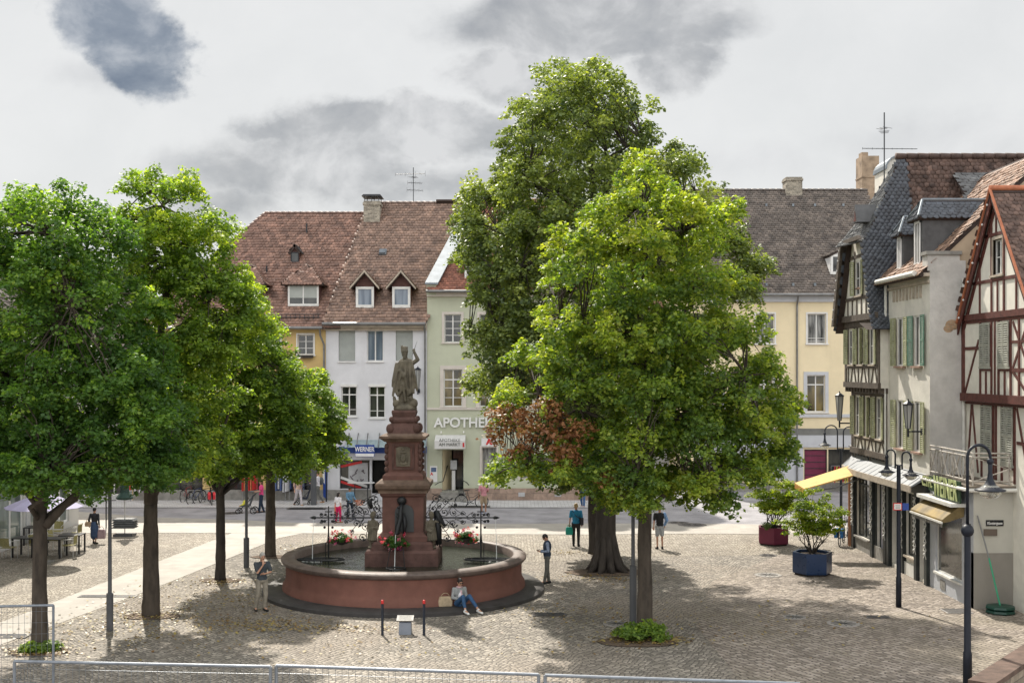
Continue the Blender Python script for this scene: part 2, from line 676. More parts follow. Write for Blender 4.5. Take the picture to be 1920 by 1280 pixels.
def shutter(F, parent, u, z0, z1, w, ang, m, louvres=True, o=.05):
 """louvred leaf hinged at u; w signed width, ang = opening away from the wall plane"""
 k = MB()
 s = 1 if w > 0 else -1
 W = abs(w)
 def Q(a, z, t):
  return F(u + s * (a * cos(ang) - t * sin(ang)), z, o + a * sin(ang) + t * cos(ang))
 def bx(a0, a1, b0, b1, t0, t1):
  k.hexa([Q(a0, b0, t1), Q(a1, b0, t1), Q(a1, b0, t0), Q(a0, b0, t0), Q(a0, b1, t1), Q(a1, b1, t1), Q(a1, b1, t0), Q(a0, b1, t0)])
 r = .05
 bx(0, r, z0, z1, 0, .035)
 bx(W - r, W, z0, z1, 0, .035)
 zm = (z0 + z1) / 2
 for a, b in ((z0, z0 + .07), (zm - .04, zm + .04), (z1 - .07, z1)):
  bx(r, W - r, a, b, .002, .033)
 if louvres:
  n = int((z1 - z0) / .075)
  for j in range(n):
   z = z0 + .07 + (z1 - z0 - .14) * j / n
   k.hexa([Q(r, z, .03), Q(W - r, z, .03), Q(W - r, z + .008, .036), Q(r, z + .008, .036),
     Q(r, z + .045, .002), Q(W - r, z + .045, .002), Q(W - r, z + .053, .008), Q(r, z + .053, .008)])
 else:
  bx(r, W - r, z0 + .07, z1 - .07, .012, .022)
 return k.build('shutter', m, parent)


# ------------------------------------------------------------------ tiled surfaces (every tile real)
def np_mesh(name, V, polys_n, loops, mats, parent=None, tone=None, mi=None, smooth=False):
 me = bpy.data.meshes.new(name)
 nv = len(V)
 me.vertices.add(nv)
 me.vertices.foreach_set('co', np.ascontiguousarray(V, dtype=np.float32).ravel())
 npoly = len(polys_n)
 me.loops.add(int(polys_n.sum()))
 me.polygons.add(npoly)
 me.loops.foreach_set('vertex_index', loops.astype(np.int32))
 starts = np.concatenate([[0], np.cumsum(polys_n)[:-1]]).astype(np.int32)
 me.polygons.foreach_set('loop_start', starts)
 for m in (mats if isinstance(mats, (list, tuple)) else [mats]):
  me.materials.append(m)
 if mi is not None:
  me.polygons.foreach_set('material_index', mi.astype(np.int32))
 if smooth:
  me.polygons.foreach_set('use_smooth', np.ones(npoly, dtype=bool))
 me.update(calc_edges=True)
 if tone is not None:
  at = me.attributes.new('tone', 'FLOAT', 'POINT')
  at.data.foreach_set('value', tone.astype(np.float32))
 o = bpy.data.objects.new(name, me)
 return link(o, parent)


def tile_roof(name, SF, U, V, w, h, m, parent, inside=None, thick=.03, jit=1.0, tail=.25, seed=1, out=(0, 0, 1), step=.5, arch=0.0):
 """SF(u, v) -> (n, 3) surface, u across in metres, v up the slope in metres"""
 rng = np.random.default_rng(seed)
 rows = int(V / h)
 cols = int(U / w) + 2
 jj, ii = np.meshgrid(np.arange(rows), np.arange(cols), indexing='ij')
 jj, ii = jj.ravel().astype(float), ii.ravel().astype(float)
 u0 = (ii - .5 * (jj % 2)) * w
 v0 = jj * h
 uc, vc = u0 + w / 2, v0 + h / 2
 ok = (uc > 0) & (uc < U)
 if inside is not None:
  ok &= inside(uc, vc)
 u0, v0, uc, vc = u0[ok], v0[ok], uc[ok], vc[ok]
 n = len(u0)
 out = np.array(out, float)
 e = .05
 Pc = SF(uc, vc)
 du = SF(uc + e, vc) - Pc
 dv = SF(uc, vc + e) - Pc
 N = np.cross(du, dv)
 N /= np.linalg.norm(N, axis=1)[:, None] + 1e-9
 N *= np.sign(N @ out)[:, None]
 g = .03 * w
 lift = thick * (1.0 + .45 * jit * rng.standard_normal(n).clip(-1.8, 1.8))
 skew = jit * .012 * rng.standard_normal(n)
 low = v0 - h * .18 + jit * .05 * h * rng.standard_normal(n)
 def pt(u, v, l):
  return SF(u, v) + N * l[:, None]
 UL = pt(u0 + g, v0 + h, lift * .2)
 UR = pt(u0 + w - g, v0 + h, lift * .2)
 LR = pt(u0 + w - g, low + skew, lift)
 TL = pt(uc, low - tail * h, lift + arch)
 LL = pt(u0 + g, low - skew, lift)
 LRb = pt(u0 + w - g, low + skew, lift * 0 - .01)
 TLb = pt(uc, low - tail * h, lift * 0 - .01)
 LLb = pt(u0 + g, low - skew, lift * 0 - .01)
 Vt = np.stack([UL, LL, TL, LR, UR, LLb, TLb, LRb], 1).reshape(-1, 3)
 base = (np.arange(n) * 8)[:, None]
 if arch:
  pl = [np.hstack([base + k for k in q]) for q in ((0, 1, 2), (0, 2, 4), (4, 2, 3), (1, 5, 6, 2), (2, 6, 7, 3))]
  loops = np.hstack(pl).ravel()
  pn = np.tile([3, 3, 3, 4, 4], n)
 else:
  pl = [np.hstack([base + k for k in q]) for q in ((0, 1, 2, 3, 4), (1, 5, 6, 2), (2, 6, 7, 3))]
  loops = np.hstack(pl).ravel()
  pn = np.tile([5, 4, 4], n)
 tone = np.repeat(rng.random(n), 8)
 o = np_mesh(name, Vt, pn, loops, m, parent, tone)
 return o


def quad_roof(name, E0, E1, R1, R0, w, h, m, parent, base_m, thick=.03, seed=1, lap=.0, tail=.25, jit=1.0, arch=0.0, holes=(), under='roof_deck'):
 """planar slope: eaves E0->E1, top R0->R1"""
 E0, E1, R1, R0 = [np.array(p, float) for p in (E0, E1, R1, R0)]
 ud = (E1 - E0) / np.linalg.norm(E1 - E0)
 vd = (R0 - E0) - ud * np.dot(R0 - E0, ud)
 V = np.linalg.norm(vd)
 vd /= V
 pts = [((q - E0) @ ud, (q - E0) @ vd) for q in (E0, E1, R1, R0)]
 umin = min(p[0] for p in pts) - .3
 umax = max(p[0] for p in pts) + .3
 O = E0 + ud * umin
 P2 = [(a - umin, b) for a, b in pts]
 def inside(u, v):
  r = np.ones(len(u), bool)
  for (a, b), (c, d) in zip(P2, P2[1:] + P2[:1]):
   r &= ((c - a) * (v - b) - (d - b) * (u - a)) > -.02
  for (a, b, c, d) in holes:
   r &= ~((u > a - umin) & (u < b - umin) & (v > c) & (v < d))
  return r
 def SF(u, v):
  return O + ud * np.asarray(u)[:, None] + vd * np.asarray(v)[:, None]
 nrm = np.cross(ud, vd)
 if nrm[2] < 0:
  nrm = -nrm
 o = tile_roof(name, SF, umax - umin, V, w, h, m, parent, inside, thick, jit, tail, seed, nrm, arch=arch)
 b = MB()
 q = nrm * .012
 t = nrm * .14
 b.hexa([E0 - t, E1 - t, R1 - t, R0 - t, E0 - q, E1 - q, R1 - q, R0 - q])
 b.build(under, base_m, o if parent is not None else parent)
 return o


def ridge(mb, a, b, r=.11, step=.36, m=0):
 """row of overlapping ridge tiles"""
 a, b = Vector(a), Vector(b)
 L = (b - a).length
 n = max(1, int(L / step))
 d = (b - a) / n
 for i in range(n):
  p, q = a + d * i, a + d * (i + 1.12)
  mb.tube([p, q], [r * 1.18, r * .92], 8)

# ------------------------------------------------------------------ shared materials
W_ = mat
M_white = W_('white_paint', (.72, .71, .70), .5, .06)
M_frame = W_('window_paint', (.70, .69, .67), .5, .08)
M_glass = glass_mat('window_glass', (.012, .014, .015), (.06, .06, .055))
M_curt = glass_mat('curtained_glass', (.04, .04, .04), (.32, .32, .31), .12, 3.0, (2, 2, .25))
M_glass_y = glass_mat('amber_room_glass', (.03, .025, .01), (.20, .15, .05), .08, 1.5)
M_glass_b = glass_mat('bluish_glass', (.10, .13, .18), (.20, .24, .30), .1, 2, (2, 2, .2))
M_blind = W_('grey_blind', (.36, .38, .36), .6, .06)
M_darkmetal = W_('dark_metal', (.035, .037, .042), .45, .2, metal=.3)
M_lamp = W_('lamp_paint', (.010, .013, .022), .5, .2, spec=.3)
M_zinc = W_('zinc_sheet', (.20, .225, .25), .5, .15, 3, metal=.7)
M_gutter = W_('gutter_metal', (.20, .20, .20), .4, .2, metal=.6)
M_sand = W_('sandstone_trim', (.42, .36, .29), .8, .2, 3, .3)
M_wood = W_('dark_wood', (.035, .027, .022), .7, .3, 5, .4, 40)
M_iron = W_('wrought_iron', (.012, .013, .015), .5, .3)
M_black = W_('black_plastic', (.012, .012, .013), .5, .2)
M_rust = W_('rusty_metal', (.24, .15, .10), .8, .4, 9, .2)

TONE_TILE = [(0, (.62, .60, .60)), (.35, (.88, .86, .85)), (.7, (1.04, 1.02, 1.0)), (1.0, (1.38, 1.34, 1.3))]
M_tile_red = W_('old_red_tiles', (.25, .145, .110), .58, .30, 1.6, .25, 30, spec=.5, tone=TONE_TILE, dirt=.35)
M_tile_brown = W_('brown_tiles', (.26, .17, .13), .55, .28, 1.6, .25, 30, spec=.5, tone=TONE_TILE, dirt=.35)
M_tile_new = W_('bright_red_tiles', (.25, .105, .07), .6, .22, 1.6, .2, 30, tone=TONE_TILE, dirt=.15)
M_tile_dark = W_('weathered_dark_tiles', (.15, .125, .108), .55, .35, 1.2, .25, 30, spec=.5, tone=TONE_TILE, dirt=.45)
M_tile_old = W_('mottled_old_tiles', (.13, .085, .070), .7, .45, 2.5, .4, 30, tone=TONE_TILE, dirt=.4)
M_slate = W_('blue_slate', (.050, .060, .078), .42, .25, 2.5, .3, 30, spec=.6, tone=TONE_TILE)
M_slate_grey = W_('grey_slate', (.12, .125, .13), .5, .3, 2.5, .3, 30, spec=.5, tone=TONE_TILE)
M_deck = W_('roof_underlay', (.05, .035, .03), .9, .2)

# ------------------------------------------------------------------ ground
M_cob_l = cobble_mat('light_setts', .13, (.25, .22, .18), (.35, .31, .26), (.46, .42, .36), (.11, .095, .08), rnd=.75, wave=.5)
M_cob_p = cobble_mat('plaza_setts', .15, (.18, .163, .142), (.29, .262, .228), (.41, .372, .325), (.085, .076, .066), rnd=.62, rot=.5, wave=.5, patch=(.30, .25, .20))
M_cob_r = cobble_mat('rowed_setts', .20, (.21, .18, .155), (.33, .285, .245), (.46, .405, .36), (.060, .050, .043), rowy=1.6, rnd=.40, rot=-.32, patch=(.27, .235, .18))
M_slab = stone_mat('pale_slabs', (.50, .46, .41), .8, .8)
def slab_mat(name, c, w, h, joint, n=.2, rot=0.0):
 m = bpy.data.materials.new(name)
 m.use_nodes = True
 t = NT(m.node_tree)
 b = t.n['Principled BSDF']
 tc = t.add('ShaderNodeTexCoord').outputs['Object']
 mp = t.add('ShaderNodeMapping', inp={0: tc, 2: (0, 0, rot)}).outputs[0]
 br = t.add('ShaderNodeTexBrick', inp={'Vector': mp, 'Color1': (*[x * (1 - n * .5) for x in c], 1), 'Color2': (*[min(1, x * (1 + n * .4)) for x in c], 1),
                                          'Mortar': (*joint, 1), 'Scale': 1.0, 'Mortar Size': .012, 'Brick Width': w, 'Row Height': h, 'Mortar Smooth': .2})
 no = t.noise(tc, 1.1, 7, .65)
 cc = t.mix(.7, br.outputs[0], t.ramp(no, [(.3, (.74, .73, .72)), (.7, (1.15, 1.14, 1.12))]), 'MULTIPLY')
 t.l.new(cc, b.inputs['Base Color'])
 b.inputs['Roughness'].default_value = .75
 bn = t.add('ShaderNodeBump', inp={'Strength': .3, 'Distance': .01, 'Height': t.noise(tc, 30, 4)})
 t.l.new(bn.outputs[0], b.inputs['Normal'])
 return m
M_slab = slab_mat('pale_slabs', (.355, .33, .295), .6, .4, (.33, .30, .26), .15, .15)
M_walk = slab_mat('grey_pavers', (.52, .515, .525), .4, .2, (.17, .165, .16), .2)
M_asph = W_('road_asphalt', (.29, .28, .295), .85, .22, .8, .35, 90, dirt=.3)


def sheet(name, pts, z, m, thick=0.0, kind='structure'):
 b = MB()
 P = [Vector((p[0], p[1], z)) for p in pts]
 b.poly(P)
 if thick:
  for a, c in zip(P, P[1:] + P[:1]):
   b.poly([a, c, c - Vector((0, 0, thick)), a - Vector((0, 0, thick))])
 return tag(b.build(name, m), kind=kind)


tag(MB().poly([(-700, -200, 0), (700, -200, 0), (700, 900, 0), (-700, 900, 0)]).build('ground', M_cob_p), kind='structure')
g = lambda x, y: gp(x, y)
# pale sett field on the cafe side, rowed setts towards the timbered houses
sheet('cafe_court', [(-30, 22), (-13.4, 31.4), (-11.7, 39.6), (-10.4, 51.2), (-10.4, 54), (-32, 54)], .004, M_cob_l)
sheet('far_court', [(-8.9, 47.0), (1.0, 45.2), (5.0, 46.5), (10.5, 47), (14.2, 47.5), (14.2, 53.2), (-8.9, 53.2)], .004, M_cob_l)
sheet('rowed_court', [(5.8, 10), (30, 10), (30, 36.3), (14.2, 36.3), (14.2, 47.5), (10.5, 47), (6.8, 41.0), (5.2, 34)], .008, M_cob_r)
sheet('slab_path', [(-18.8, 12), (-14.9, 12), (-13.6, 31.2), (-11.9, 39.6), (-10.0, 51.6), (-9.2, 53.1), (-12.4, 53.1), (-14.6, 35), (-17.0, 22)], .012, M_slab)
sheet('slab_strip', [(-34, 53.1), (-12.4, 53.1), (3.2, 52.6), (8, 52.9), (20, 52.3), (20, 55.2), (8, 56.4), (2.4, 56.4), (0, 56.2), (-10, 56.6), (-13.5, 57.8), (-17.5, 58.7), (-22, 61), (-34, 61)], .016, M_slab)  # slab strip, its far edge shaped to the shadow line of the house roofs
sheet('road', [(-70, 54), (-22, 61), (-17.5, 58.4), (-13.5, 57.5), (-10, 55.9), (0, 55.3), (2.4, 55.6), (8, 55.8), (20, 54.6), (60, 54), (60, 71.2), (5.6, 71.2), (5.6, 63), (-70, 63)], .010, M_asph)
sheet('pavement', [(-70, 62.6), (5.6, 62.6), (6.4, 66), (6.4, 80), (-70, 80)], .05, M_walk, .05)
sheet('side_street', [(6.4, 71.2), (12, 71.2), (12, 120), (6.4, 120)], .014, M_asph)

def disc(name, p, r, label, m, cat='manhole cover', z=.022, square=None, rz=0.0):
 b = MB()
 if square:
  b.obox((p[0], p[1], z - .006), (square[0], square[1], .012), rz)
  n = int(square[1] / .09)
  b.cur = 1
  for i in range(n):
   b.obox((p[0], p[1] - square[1] / 2 + (i + .5) * square[1] / n, z + .002), (square[0] * .86, .035, .008), rz)
 else:
  b.lathe([(r * 1.12, z - .02), (r * 1.12, z - .002), (r * 1.02, z), (r * 1.0, z - .006), (r * .97, z - .004), (r * .2, z)], (p[0], p[1], 0), 28)
  b.cur = 1
  for i in range(6):
   a = i * pi / 6
   b.obox((p[0], p[1], z + .002 + i * .0004), (r * 1.7, .02, .006), a)
 return tag(b.build(name, [m, M_darkmetal]), label, cat)


M_cover = W_('cast_iron_cover', (.30, .28, .26), .7, .2, 6)
M_coverd = W_('dark_iron_cover', (.11, .10, .095), .7, .25, 6)
for nm, x, y, r, lab, m in (('manhole_cover', 1581, 1169, .42, 'round grey manhole cover nearest the twin-headed black lamp post', M_cover),
       ('manhole_cover', 1490, 1157, .30, 'small round manhole cover in the cobbles, second from the twin-headed lamp post', M_cover),
       ('manhole_cover', 1157, 1169, .36, 'round manhole cover in the setts beside the grey base of the disc lamp post', M_cover),
       ('manhole_cover', 1440, 1041, .3, 'worn manhole cover in the paving just in front of the magenta planter', M_coverd),
       ('manhole_cover', 1440, 1078, .42, 'faint manhole ring in the setts in front of and left of the blue planter', M_cover),
       ('manhole_cover', 1298, 984, .6, 'wide dark manhole cover in the road behind the two front trees', M_coverd),
       ('manhole_cover', 1272, 980, .45, 'narrower dark manhole cover in the road beside a wider one', M_coverd),
       ('manhole_cover', 435, 962, .5, 'round manhole cover in the road in front of the pushchair', M_coverd)):
 disc(nm, g(x, y), r, lab, m)
for x, y, sx, sy, lab, m in ((1030, 1152, 1.0, .45, 'dark rectangular drain grate in the cobbles near the fountain plinth', M_coverd),
                             (1793, 1146, .8, .7, 'square pale metal cover in the paving in front of the shop with the green letters', M_cover),
                             (178, 1118, 1.0, .4, 'dark rectangular grate in the pale slab path beside the lamp post with the stout base', M_coverd),
                             (230, 1118, .9, .35, 'short worn grate in the slab path close to the forked tree trunk', M_cover),
                             (15, 1193, 1.1, .5, 'dark grate in the slab path inside the corner of the site fence', M_coverd),
                             (575, 954, 2.0, .6, 'long dark grate in the grey pavement under the lamp post by the clothes shop', M_coverd),
                             (880, 951, 2.2, .7, 'flat dark grate in the pavement below the black bicycle', M_coverd),
                             (1645, 1157, .7, .4, 'small drain grate in the cobbles in front of the foot of the twin-headed lamp post', M_coverd)):
 disc('drain_grate', g(x, y), 0, lab, m, 'drain grate', z=.026 if y > 960 else .064, square=(sx, sy))

# fallen leaves
def fallen():
 rng = np.random.default_rng(5)
 zones = [(300, 1160, 3.0, 2.2, 420), (420, 1120, 3.2, 2.6, 520), (200, 1190, 3.2, 2.0, 380), (75, 1222, .9, .5, 260), (490, 1170, 1.8, .8, 330), (620, 1180, 2.4, .5, 260),
             (1210, 1200, 1.1, .5, 420), (1060, 1150, 2.6, 1.6, 240), (1130, 1085, 1.6, .8, 220), (560, 1030, 1.6, 1.2, 160), (700, 1215, 5, 1.2, 200), (1350, 1170, 5, 2.5, 260),
             (415, 1092, 1.0, .6, 150), (283, 1150, 1.0, .5, 170), (1060, 1037, .9, .5, 90)]
 P, T, Z = [], [], []
 for x, y, rx, ry, n in zones:
  c = gp(x, y)
  q = rng.standard_normal((n, 2)) * [rx, ry] * .6
  P.append(np.column_stack([c.x + q[:, 0], c.y + q[:, 1], .03 + .02 * rng.random(n)]))
  T.append(rng.random(n))
 P = np.vstack(P)
 T = np.concatenate(T)
 keep = np.hypot(P[:, 0] + 3.55, P[:, 1] - 39.7) > 4.7
 P, T = P[keep], T[keep]
 n = len(P)
 a = rng.random(n) * 2 * pi
 s = .028 + .03 * rng.random(n)
 d = np.column_stack([np.cos(a), np.sin(a), .25 * rng.standard_normal(n)]) * s[:, None]
 e = np.column_stack([-np.sin(a), np.cos(a), .25 * rng.standard_normal(n)]) * (s * .8)[:, None]
 V = np.stack([P - d, P + e, P + d, P - e], 1).reshape(-1, 3)
 o = np_mesh('fallen_leaves', V, np.full(n, 4), np.arange(4 * n), leaf_mat('dry_leaf', [(0, (.15, .08, .03)), (.5, (.26, .18, .06)), (1, (.33, .27, .09))], .1), None, np.repeat(T, 4))
 tag(o, kind='stuff')
fallen()

# ------------------------------------------------------------------ the row of houses across the street
FY = 66.0
def hx(x, Y=FY):
 return (x - CX) / FPX * Y
def hz(y, Y=FY):
 return CAMH - (y - HY) / FPX * Y


def house(name, F, u0, u1, z0, z1, depth, holes, label, m, plinth=None, pm=None, recess=.28):
 c = F((u0 + u1) / 2, 0)
 t = thing(name, (c.x, c.y, 0), label, 'house')
 w = MB()
 F.wall(w, u0, u1, z0, z1, holes, recess)
 w.poly([F(u0, z0), F(u0, z1), F(u0, z1, -depth), F(u0, z0, -depth)])
 w.poly([F(u1, z0), F(u1, z1), F(u1, z1, -depth), F(u1, z0, -depth)])
 w.poly([F(u0, z0, -depth), F(u1, z0, -depth), F(u1, z1, -depth), F(u0, z1, -depth)])
 w.poly([F(u0, z1), F(u1, z1), F(u1, z1, -depth), F(u0, z1, -depth)])
 w.build('wall', m, t)
 return t


F0 = Face((0, FY, 0), (1, 0, 0), (0, -1, 0))
X = hx
Z = hz


def rect(x0, y0, x1, y1, Y=FY):
 return (X(x0, Y), X(x1, Y), Z(y1, Y), Z(y0, Y))


M_w_white = W_('white_render', (.66, .66, .69), .85, .05, 1.2, .15, 60, dirt=.08, streak=.28)
M_w_green = W_('sage_render', (.50, .52, .40), .85, .05, 1.0, .15, 60, dirt=.08, streak=.30)
M_w_yel = W_('ochre_render', (.60, .43, .19), .85, .08, 1.0, .15, 60, dirt=.1, streak=.3)
M_w_cream = W_('cream_render', (.80, .68, .46), .85, .04, .8, .15, 60, dirt=.06, streak=.28)
M_plinth = W_('grey_stone_plinth', (.26, .25, .23), .85, .2, 4, .3, 30)
M_sandwall = stone_mat('sandstone_blocks', (.34, .25, .20), .75, .42, (.22, .17, .14), var=.15)
M_blue = W_('blue_sign', (.02, .06, .28), .4, .05)
M_red = W_('red_sign', (.55, .03, .03), .4, .05)
M_dkshop = W_('shop_interior', (.02, .019, .018), .8, .5, 3)
M_poster = W_('grey_poster', (.45, .45, .46), .6, .2, 2)
M_letters = W_('brushed_letters', (.74, .74, .72), .5, .06)

# ---- ochre house with the long hipped roof
EZ = 9.95
hol = [rect(558, 627, 588, 665)]
for k in range(1, 6):
 hol.append(rect(558 - 62 * k, 627, 588 - 62 * k, 665))
hol2 = [rect(558 - 62 * k, 725, 588 - 62 * k, 770) for k in range(0, 6)]
shop = [rect(508, 868, 598, 925), rect(400, 868, 490, 925), rect(290, 868, 380, 925)]
T = house('ochre_house', F0, X(250), X(611) - .01, 0, EZ, 9, hol + hol2 + shop, 'ochre house with a long hipped red tiled roof, beside the white house', M_w_yel)
for i, r in enumerate(hol + hol2):
 window(F0, r, T, M_frame, M_glass, 2, (.33, .66), None, .07, M_frame, .06)
for i, r in enumerate(shop):
 window(F0, r, T, M_darkmetal, M_glass, 2, (), .8, 0, None, 0, name='shop_window', inset=.2)
b = MB()
F0.box(b, X(250), X(611) - .02, 0, .62, 0, .05)
b.build('plinth', M_plinth, T)
# small flower box under the visible window
b = MB()
r = hol[0]
F0.box(b, r[0], r[1], r[2] - .18, r[2] - .02, .1, .28)
fb = b.build('flower_box', M_wood, T)
RY = 73.5
ZR = Z(400, RY)
e0, e1 = (X(249), FY - .45, 9.55), (X(606), FY - .45, 9.55)
r0, r1 = (X(497, RY), RY, ZR), (X(700, RY), RY, ZR)
quad_roof('roof', e0, (X(640), FY - .45, 9.55), r1, r0, .2, .26, M_tile_red, T, M_deck, .085, 3, tail=.06, jit=.5)
lft = (X(249), RY + 7.5, 9.55)
quad_roof('hip_roof', lft, e0, r0, (r0[0] - .01, RY + .01, ZR), .19, .165, M_tile_red, T, M_deck, .035, 4)
quad_roof('rear_roof', (e1[0], 2 * RY - FY + .45, 9.55), lft, r0, (r1[0], RY + .02, ZR), .3, .3, M_tile_red, T, M_deck, .035, 6)
b = MB()
ridge(b, r0, r1)
ridge(b, e0, r0, .1)
b.build('ridge_tiles', M_tile_red, T, True)
b = MB()
b.tube([(X(249), FY - .52, 9.5), (X(607), FY - .52, 9.5)], .085, 8)
b.tube([(X(602), FY - .45, 9.45), (X(602), FY - .3, 9.1), (X(608), FY - .12, 8.6), (X(608), FY - .12, .6)], .055, 8)
b.build('gutter', M_gutter, T)
b = MB()
b.tube([(X(400), FY - .05, 10.25), (X(600), FY - .05, 10.25)], .02, 5)
b.tube([(X(400), FY - .05, 10.1), (X(600), FY - .05, 10.1)], .02, 5)
for i in range(24):
 b.box(X(400) + i * .25, X(400) + i * .25 + .03, FY - .06, FY - .03, 9.9, 10.27)
b.build('snow_guard', M_darkmetal, T)

slope = (ZR - 9.55) / (RY - FY + .45)
def roof_y(z):
 return FY - .45 + (z - 9.55) / slope


def dormer(T, xc, z0, z1, w, rise, ydepth, wallm, tilem, basem, over=.25, hip=False, winspec=None, seed=1, gm=None, roofy=roof_y, fm=None, cols=1, blind=0, frame=.09, yf=None, tw=.17, trim=None):
 """box dormer: front at the roof surface of height z0; gabled or hipped little roof"""
 y0 = roofy(z0) - .02 if yf is None else yf
 yb = roofy(z1 + rise) + .1
 b = MB()
 b.box(xc - w / 2, xc + w / 2, y0, roofy(z1) + .3, z0 - .25, z1)
 if not hip:
  b.prism([(xc - w / 2, z1), (xc + w / 2, z1), (xc, z1 + rise * .92)], lambda u, z, d: (u, y0 + d, z), .0, .12)
 d = b.build('dormer', wallm, T)
 yo = y0 - over
 o = over
 L, R_, C = xc - w / 2 - o, xc + w / 2 + o, xc
 zl = z1 - .08
 zt = z1 + rise
 if hip:
  yh = y0 + rise * .9
  quad_roof('dormer_roof', (L, yo, zl), (L, roofy(zl) + .1, zl), (C, yb, zt), (C, yh, zt), tw, .16, tilem, d, M_deck, .03, seed)
  quad_roof('dormer_roof', (R_, roofy(zl) + .1, zl), (R_, yo, zl), (C, yh, zt), (C, yb, zt), tw, .16, tilem, d, M_deck, .03, seed + 1)
  quad_roof('dormer_roof', (L, yo, zl), (R_, yo, zl), (C + .02, yh, zt), (C - .02, yh, zt), tw, .16, tilem, d, M_deck, .03, seed + 2)
 else:
  quad_roof('dormer_roof', (L, yo, zl), (L, roofy(zl) + .1, zl), (C, yb, zt), (C, yo, zt), tw, .16, tilem, d, M_deck, .03, seed)
  quad_roof('dormer_roof', (R_, roofy(zl) + .1, zl), (R_, yo, zl), (C, yo, zt), (C, yb, zt), tw, .16, tilem, d, M_deck, .03, seed + 1)
  if trim:
   k = MB()
   for sx in (L, R_):
    k.prism([(sx, zl - .02), (C, zt), (C, zt - .13), (sx, zl - .15)], lambda u, z, q: (u, yo + q, z), -.03, .02)
   k.build('barge_board', trim, d)
 Fd = Face((0, y0 - .004, 0), (1, 0, 0), (0, -1, 0))
 fw = frame
 a, c = xc - w / 2 + .02, xc + w / 2 - .02
 k = MB()
 zb, zt2 = z0 + .02, z1 - .06
 Fd.box(k, a, a + fw, zb, zt2, 0, .06)
 Fd.box(k, c - fw, c, zb, zt2, 0, .06)
 Fd.box(k, a + fw, c - fw, zb, zb + fw * 1.3, 0, .07)
 Fd.box(k, a + fw, c - fw, zt2 - fw, zt2, 0, .07)
 for i in range(1, cols):
  u = a + (c - a) * i / cols
  Fd.box(k, u - .03, u + .03, zb + fw * 1.3, zt2 - fw, .005, .055)
 k.build('window_frame', fm or M_frame, d)
 k = MB()
 k.poly([Fd(a + fw, zb + fw, .012), Fd(c - fw, zb + fw, .012), Fd(c - fw, zt2 - fw, .012), Fd(a + fw, zt2 - fw, .012)])
 k.build('pane', gm or M_glass, d)
 if blind:
  k = MB()
  Fd.box(k, a + fw, c - fw, zt2 - fw - (zt2 - zb - 2 * fw) * blind, zt2 - fw, .03, .045)
  k.build('blind', M_blind, d)
 return d


M_dorm_red = W_('dark_red_cladding', (.10, .045, .038), .75, .3, 3, .3, 20, stretch=(1, 1, 6))
dormer(T, X(564), Z(573), Z(528), 1.75, 1.15, 0, M_dorm_red, M_tile_red, M_deck, .3, True, seed=21, cols=2, blind=.66, frame=.1)
dormer(T, X(455), Z(573), Z(528), 1.75, 1.15, 0, M_dorm_red, M_tile_red, M_deck, .3, True, seed=25, cols=2, blind=.3, frame=.1)
dormer(T, X(544, 68.3), Z(488, 68.3), Z(466, 68.3), .5, .42, 0, M_dorm_red, M_zinc, M_deck, .12, False, seed=29, cols=1, frame=.05, fm=M_darkmetal, tw=.4)
b = MB()
for x, y in ((575, 430), (500, 510)):
 p = px(x, y, roof_y(Z(y, 69)))
 b.tube([(p.x, p.y, p.z - .2), (p.x, p.y, p.z + .35)], .05, 8)
b.build('vent_pipe', M_darkmetal, T)

# ---- white house
hol = [rect(635, 619, 666, 677), rect(688, 619, 719, 677), rect(742, 619, 774, 677), rect(640, 724, 669, 780), rect(692, 724, 722, 783), rect(745, 724, 775, 783)]
shops = [rect(637, 862, 693, 916), rect(697, 862, 728, 925), rect(733, 862, 786, 918)]
T = house('white_house', F0, X(611), X(800.5), 0, 9.9, 9, hol + shops, 'white rendered house with two gabled dormers above a shop with a blue fascia', M_w_white)
for i, r in enumerate(hol):
 if i == 1:
  window(F0, r, T, M_frame, M_glass_b, 2, (), None, 0, None, .05, box=.13, sillm=M_white)
 elif i < 3:
  window(F0, r, T, M_frame, M_glass, 2, (), None, 0, None, .05, blind=.97, bm=M_blind, box=.13, sillm=M_white)
 else:
  window(F0, r, T, M_frame, M_glass, 2, (.22,), .72, 0, None, .05, box=.12, sillm=M_white)
b = MB()
F0.box(b, X(611), X(696), 0, .62, 0, .06)
F0.box(b, X(729), X(800), 0, .62, 0, .06)
F0.box(b, X(611), X(800.5), 0, .001, 0, .05)
b.build('plinth', M_plinth, T)
for r in (shops[0], shops[2]):
 o = window(F0, r, T, M_darkmetal, M_glass, 1, (), None, 0, None, 0, name='shop_window', inset=.25)
o = MB()
F0.box(o, *shops[1][:2], shops[1][2], shops[1][3], -.9, -.85)
dr = o.build('door', M_dkshop, T)
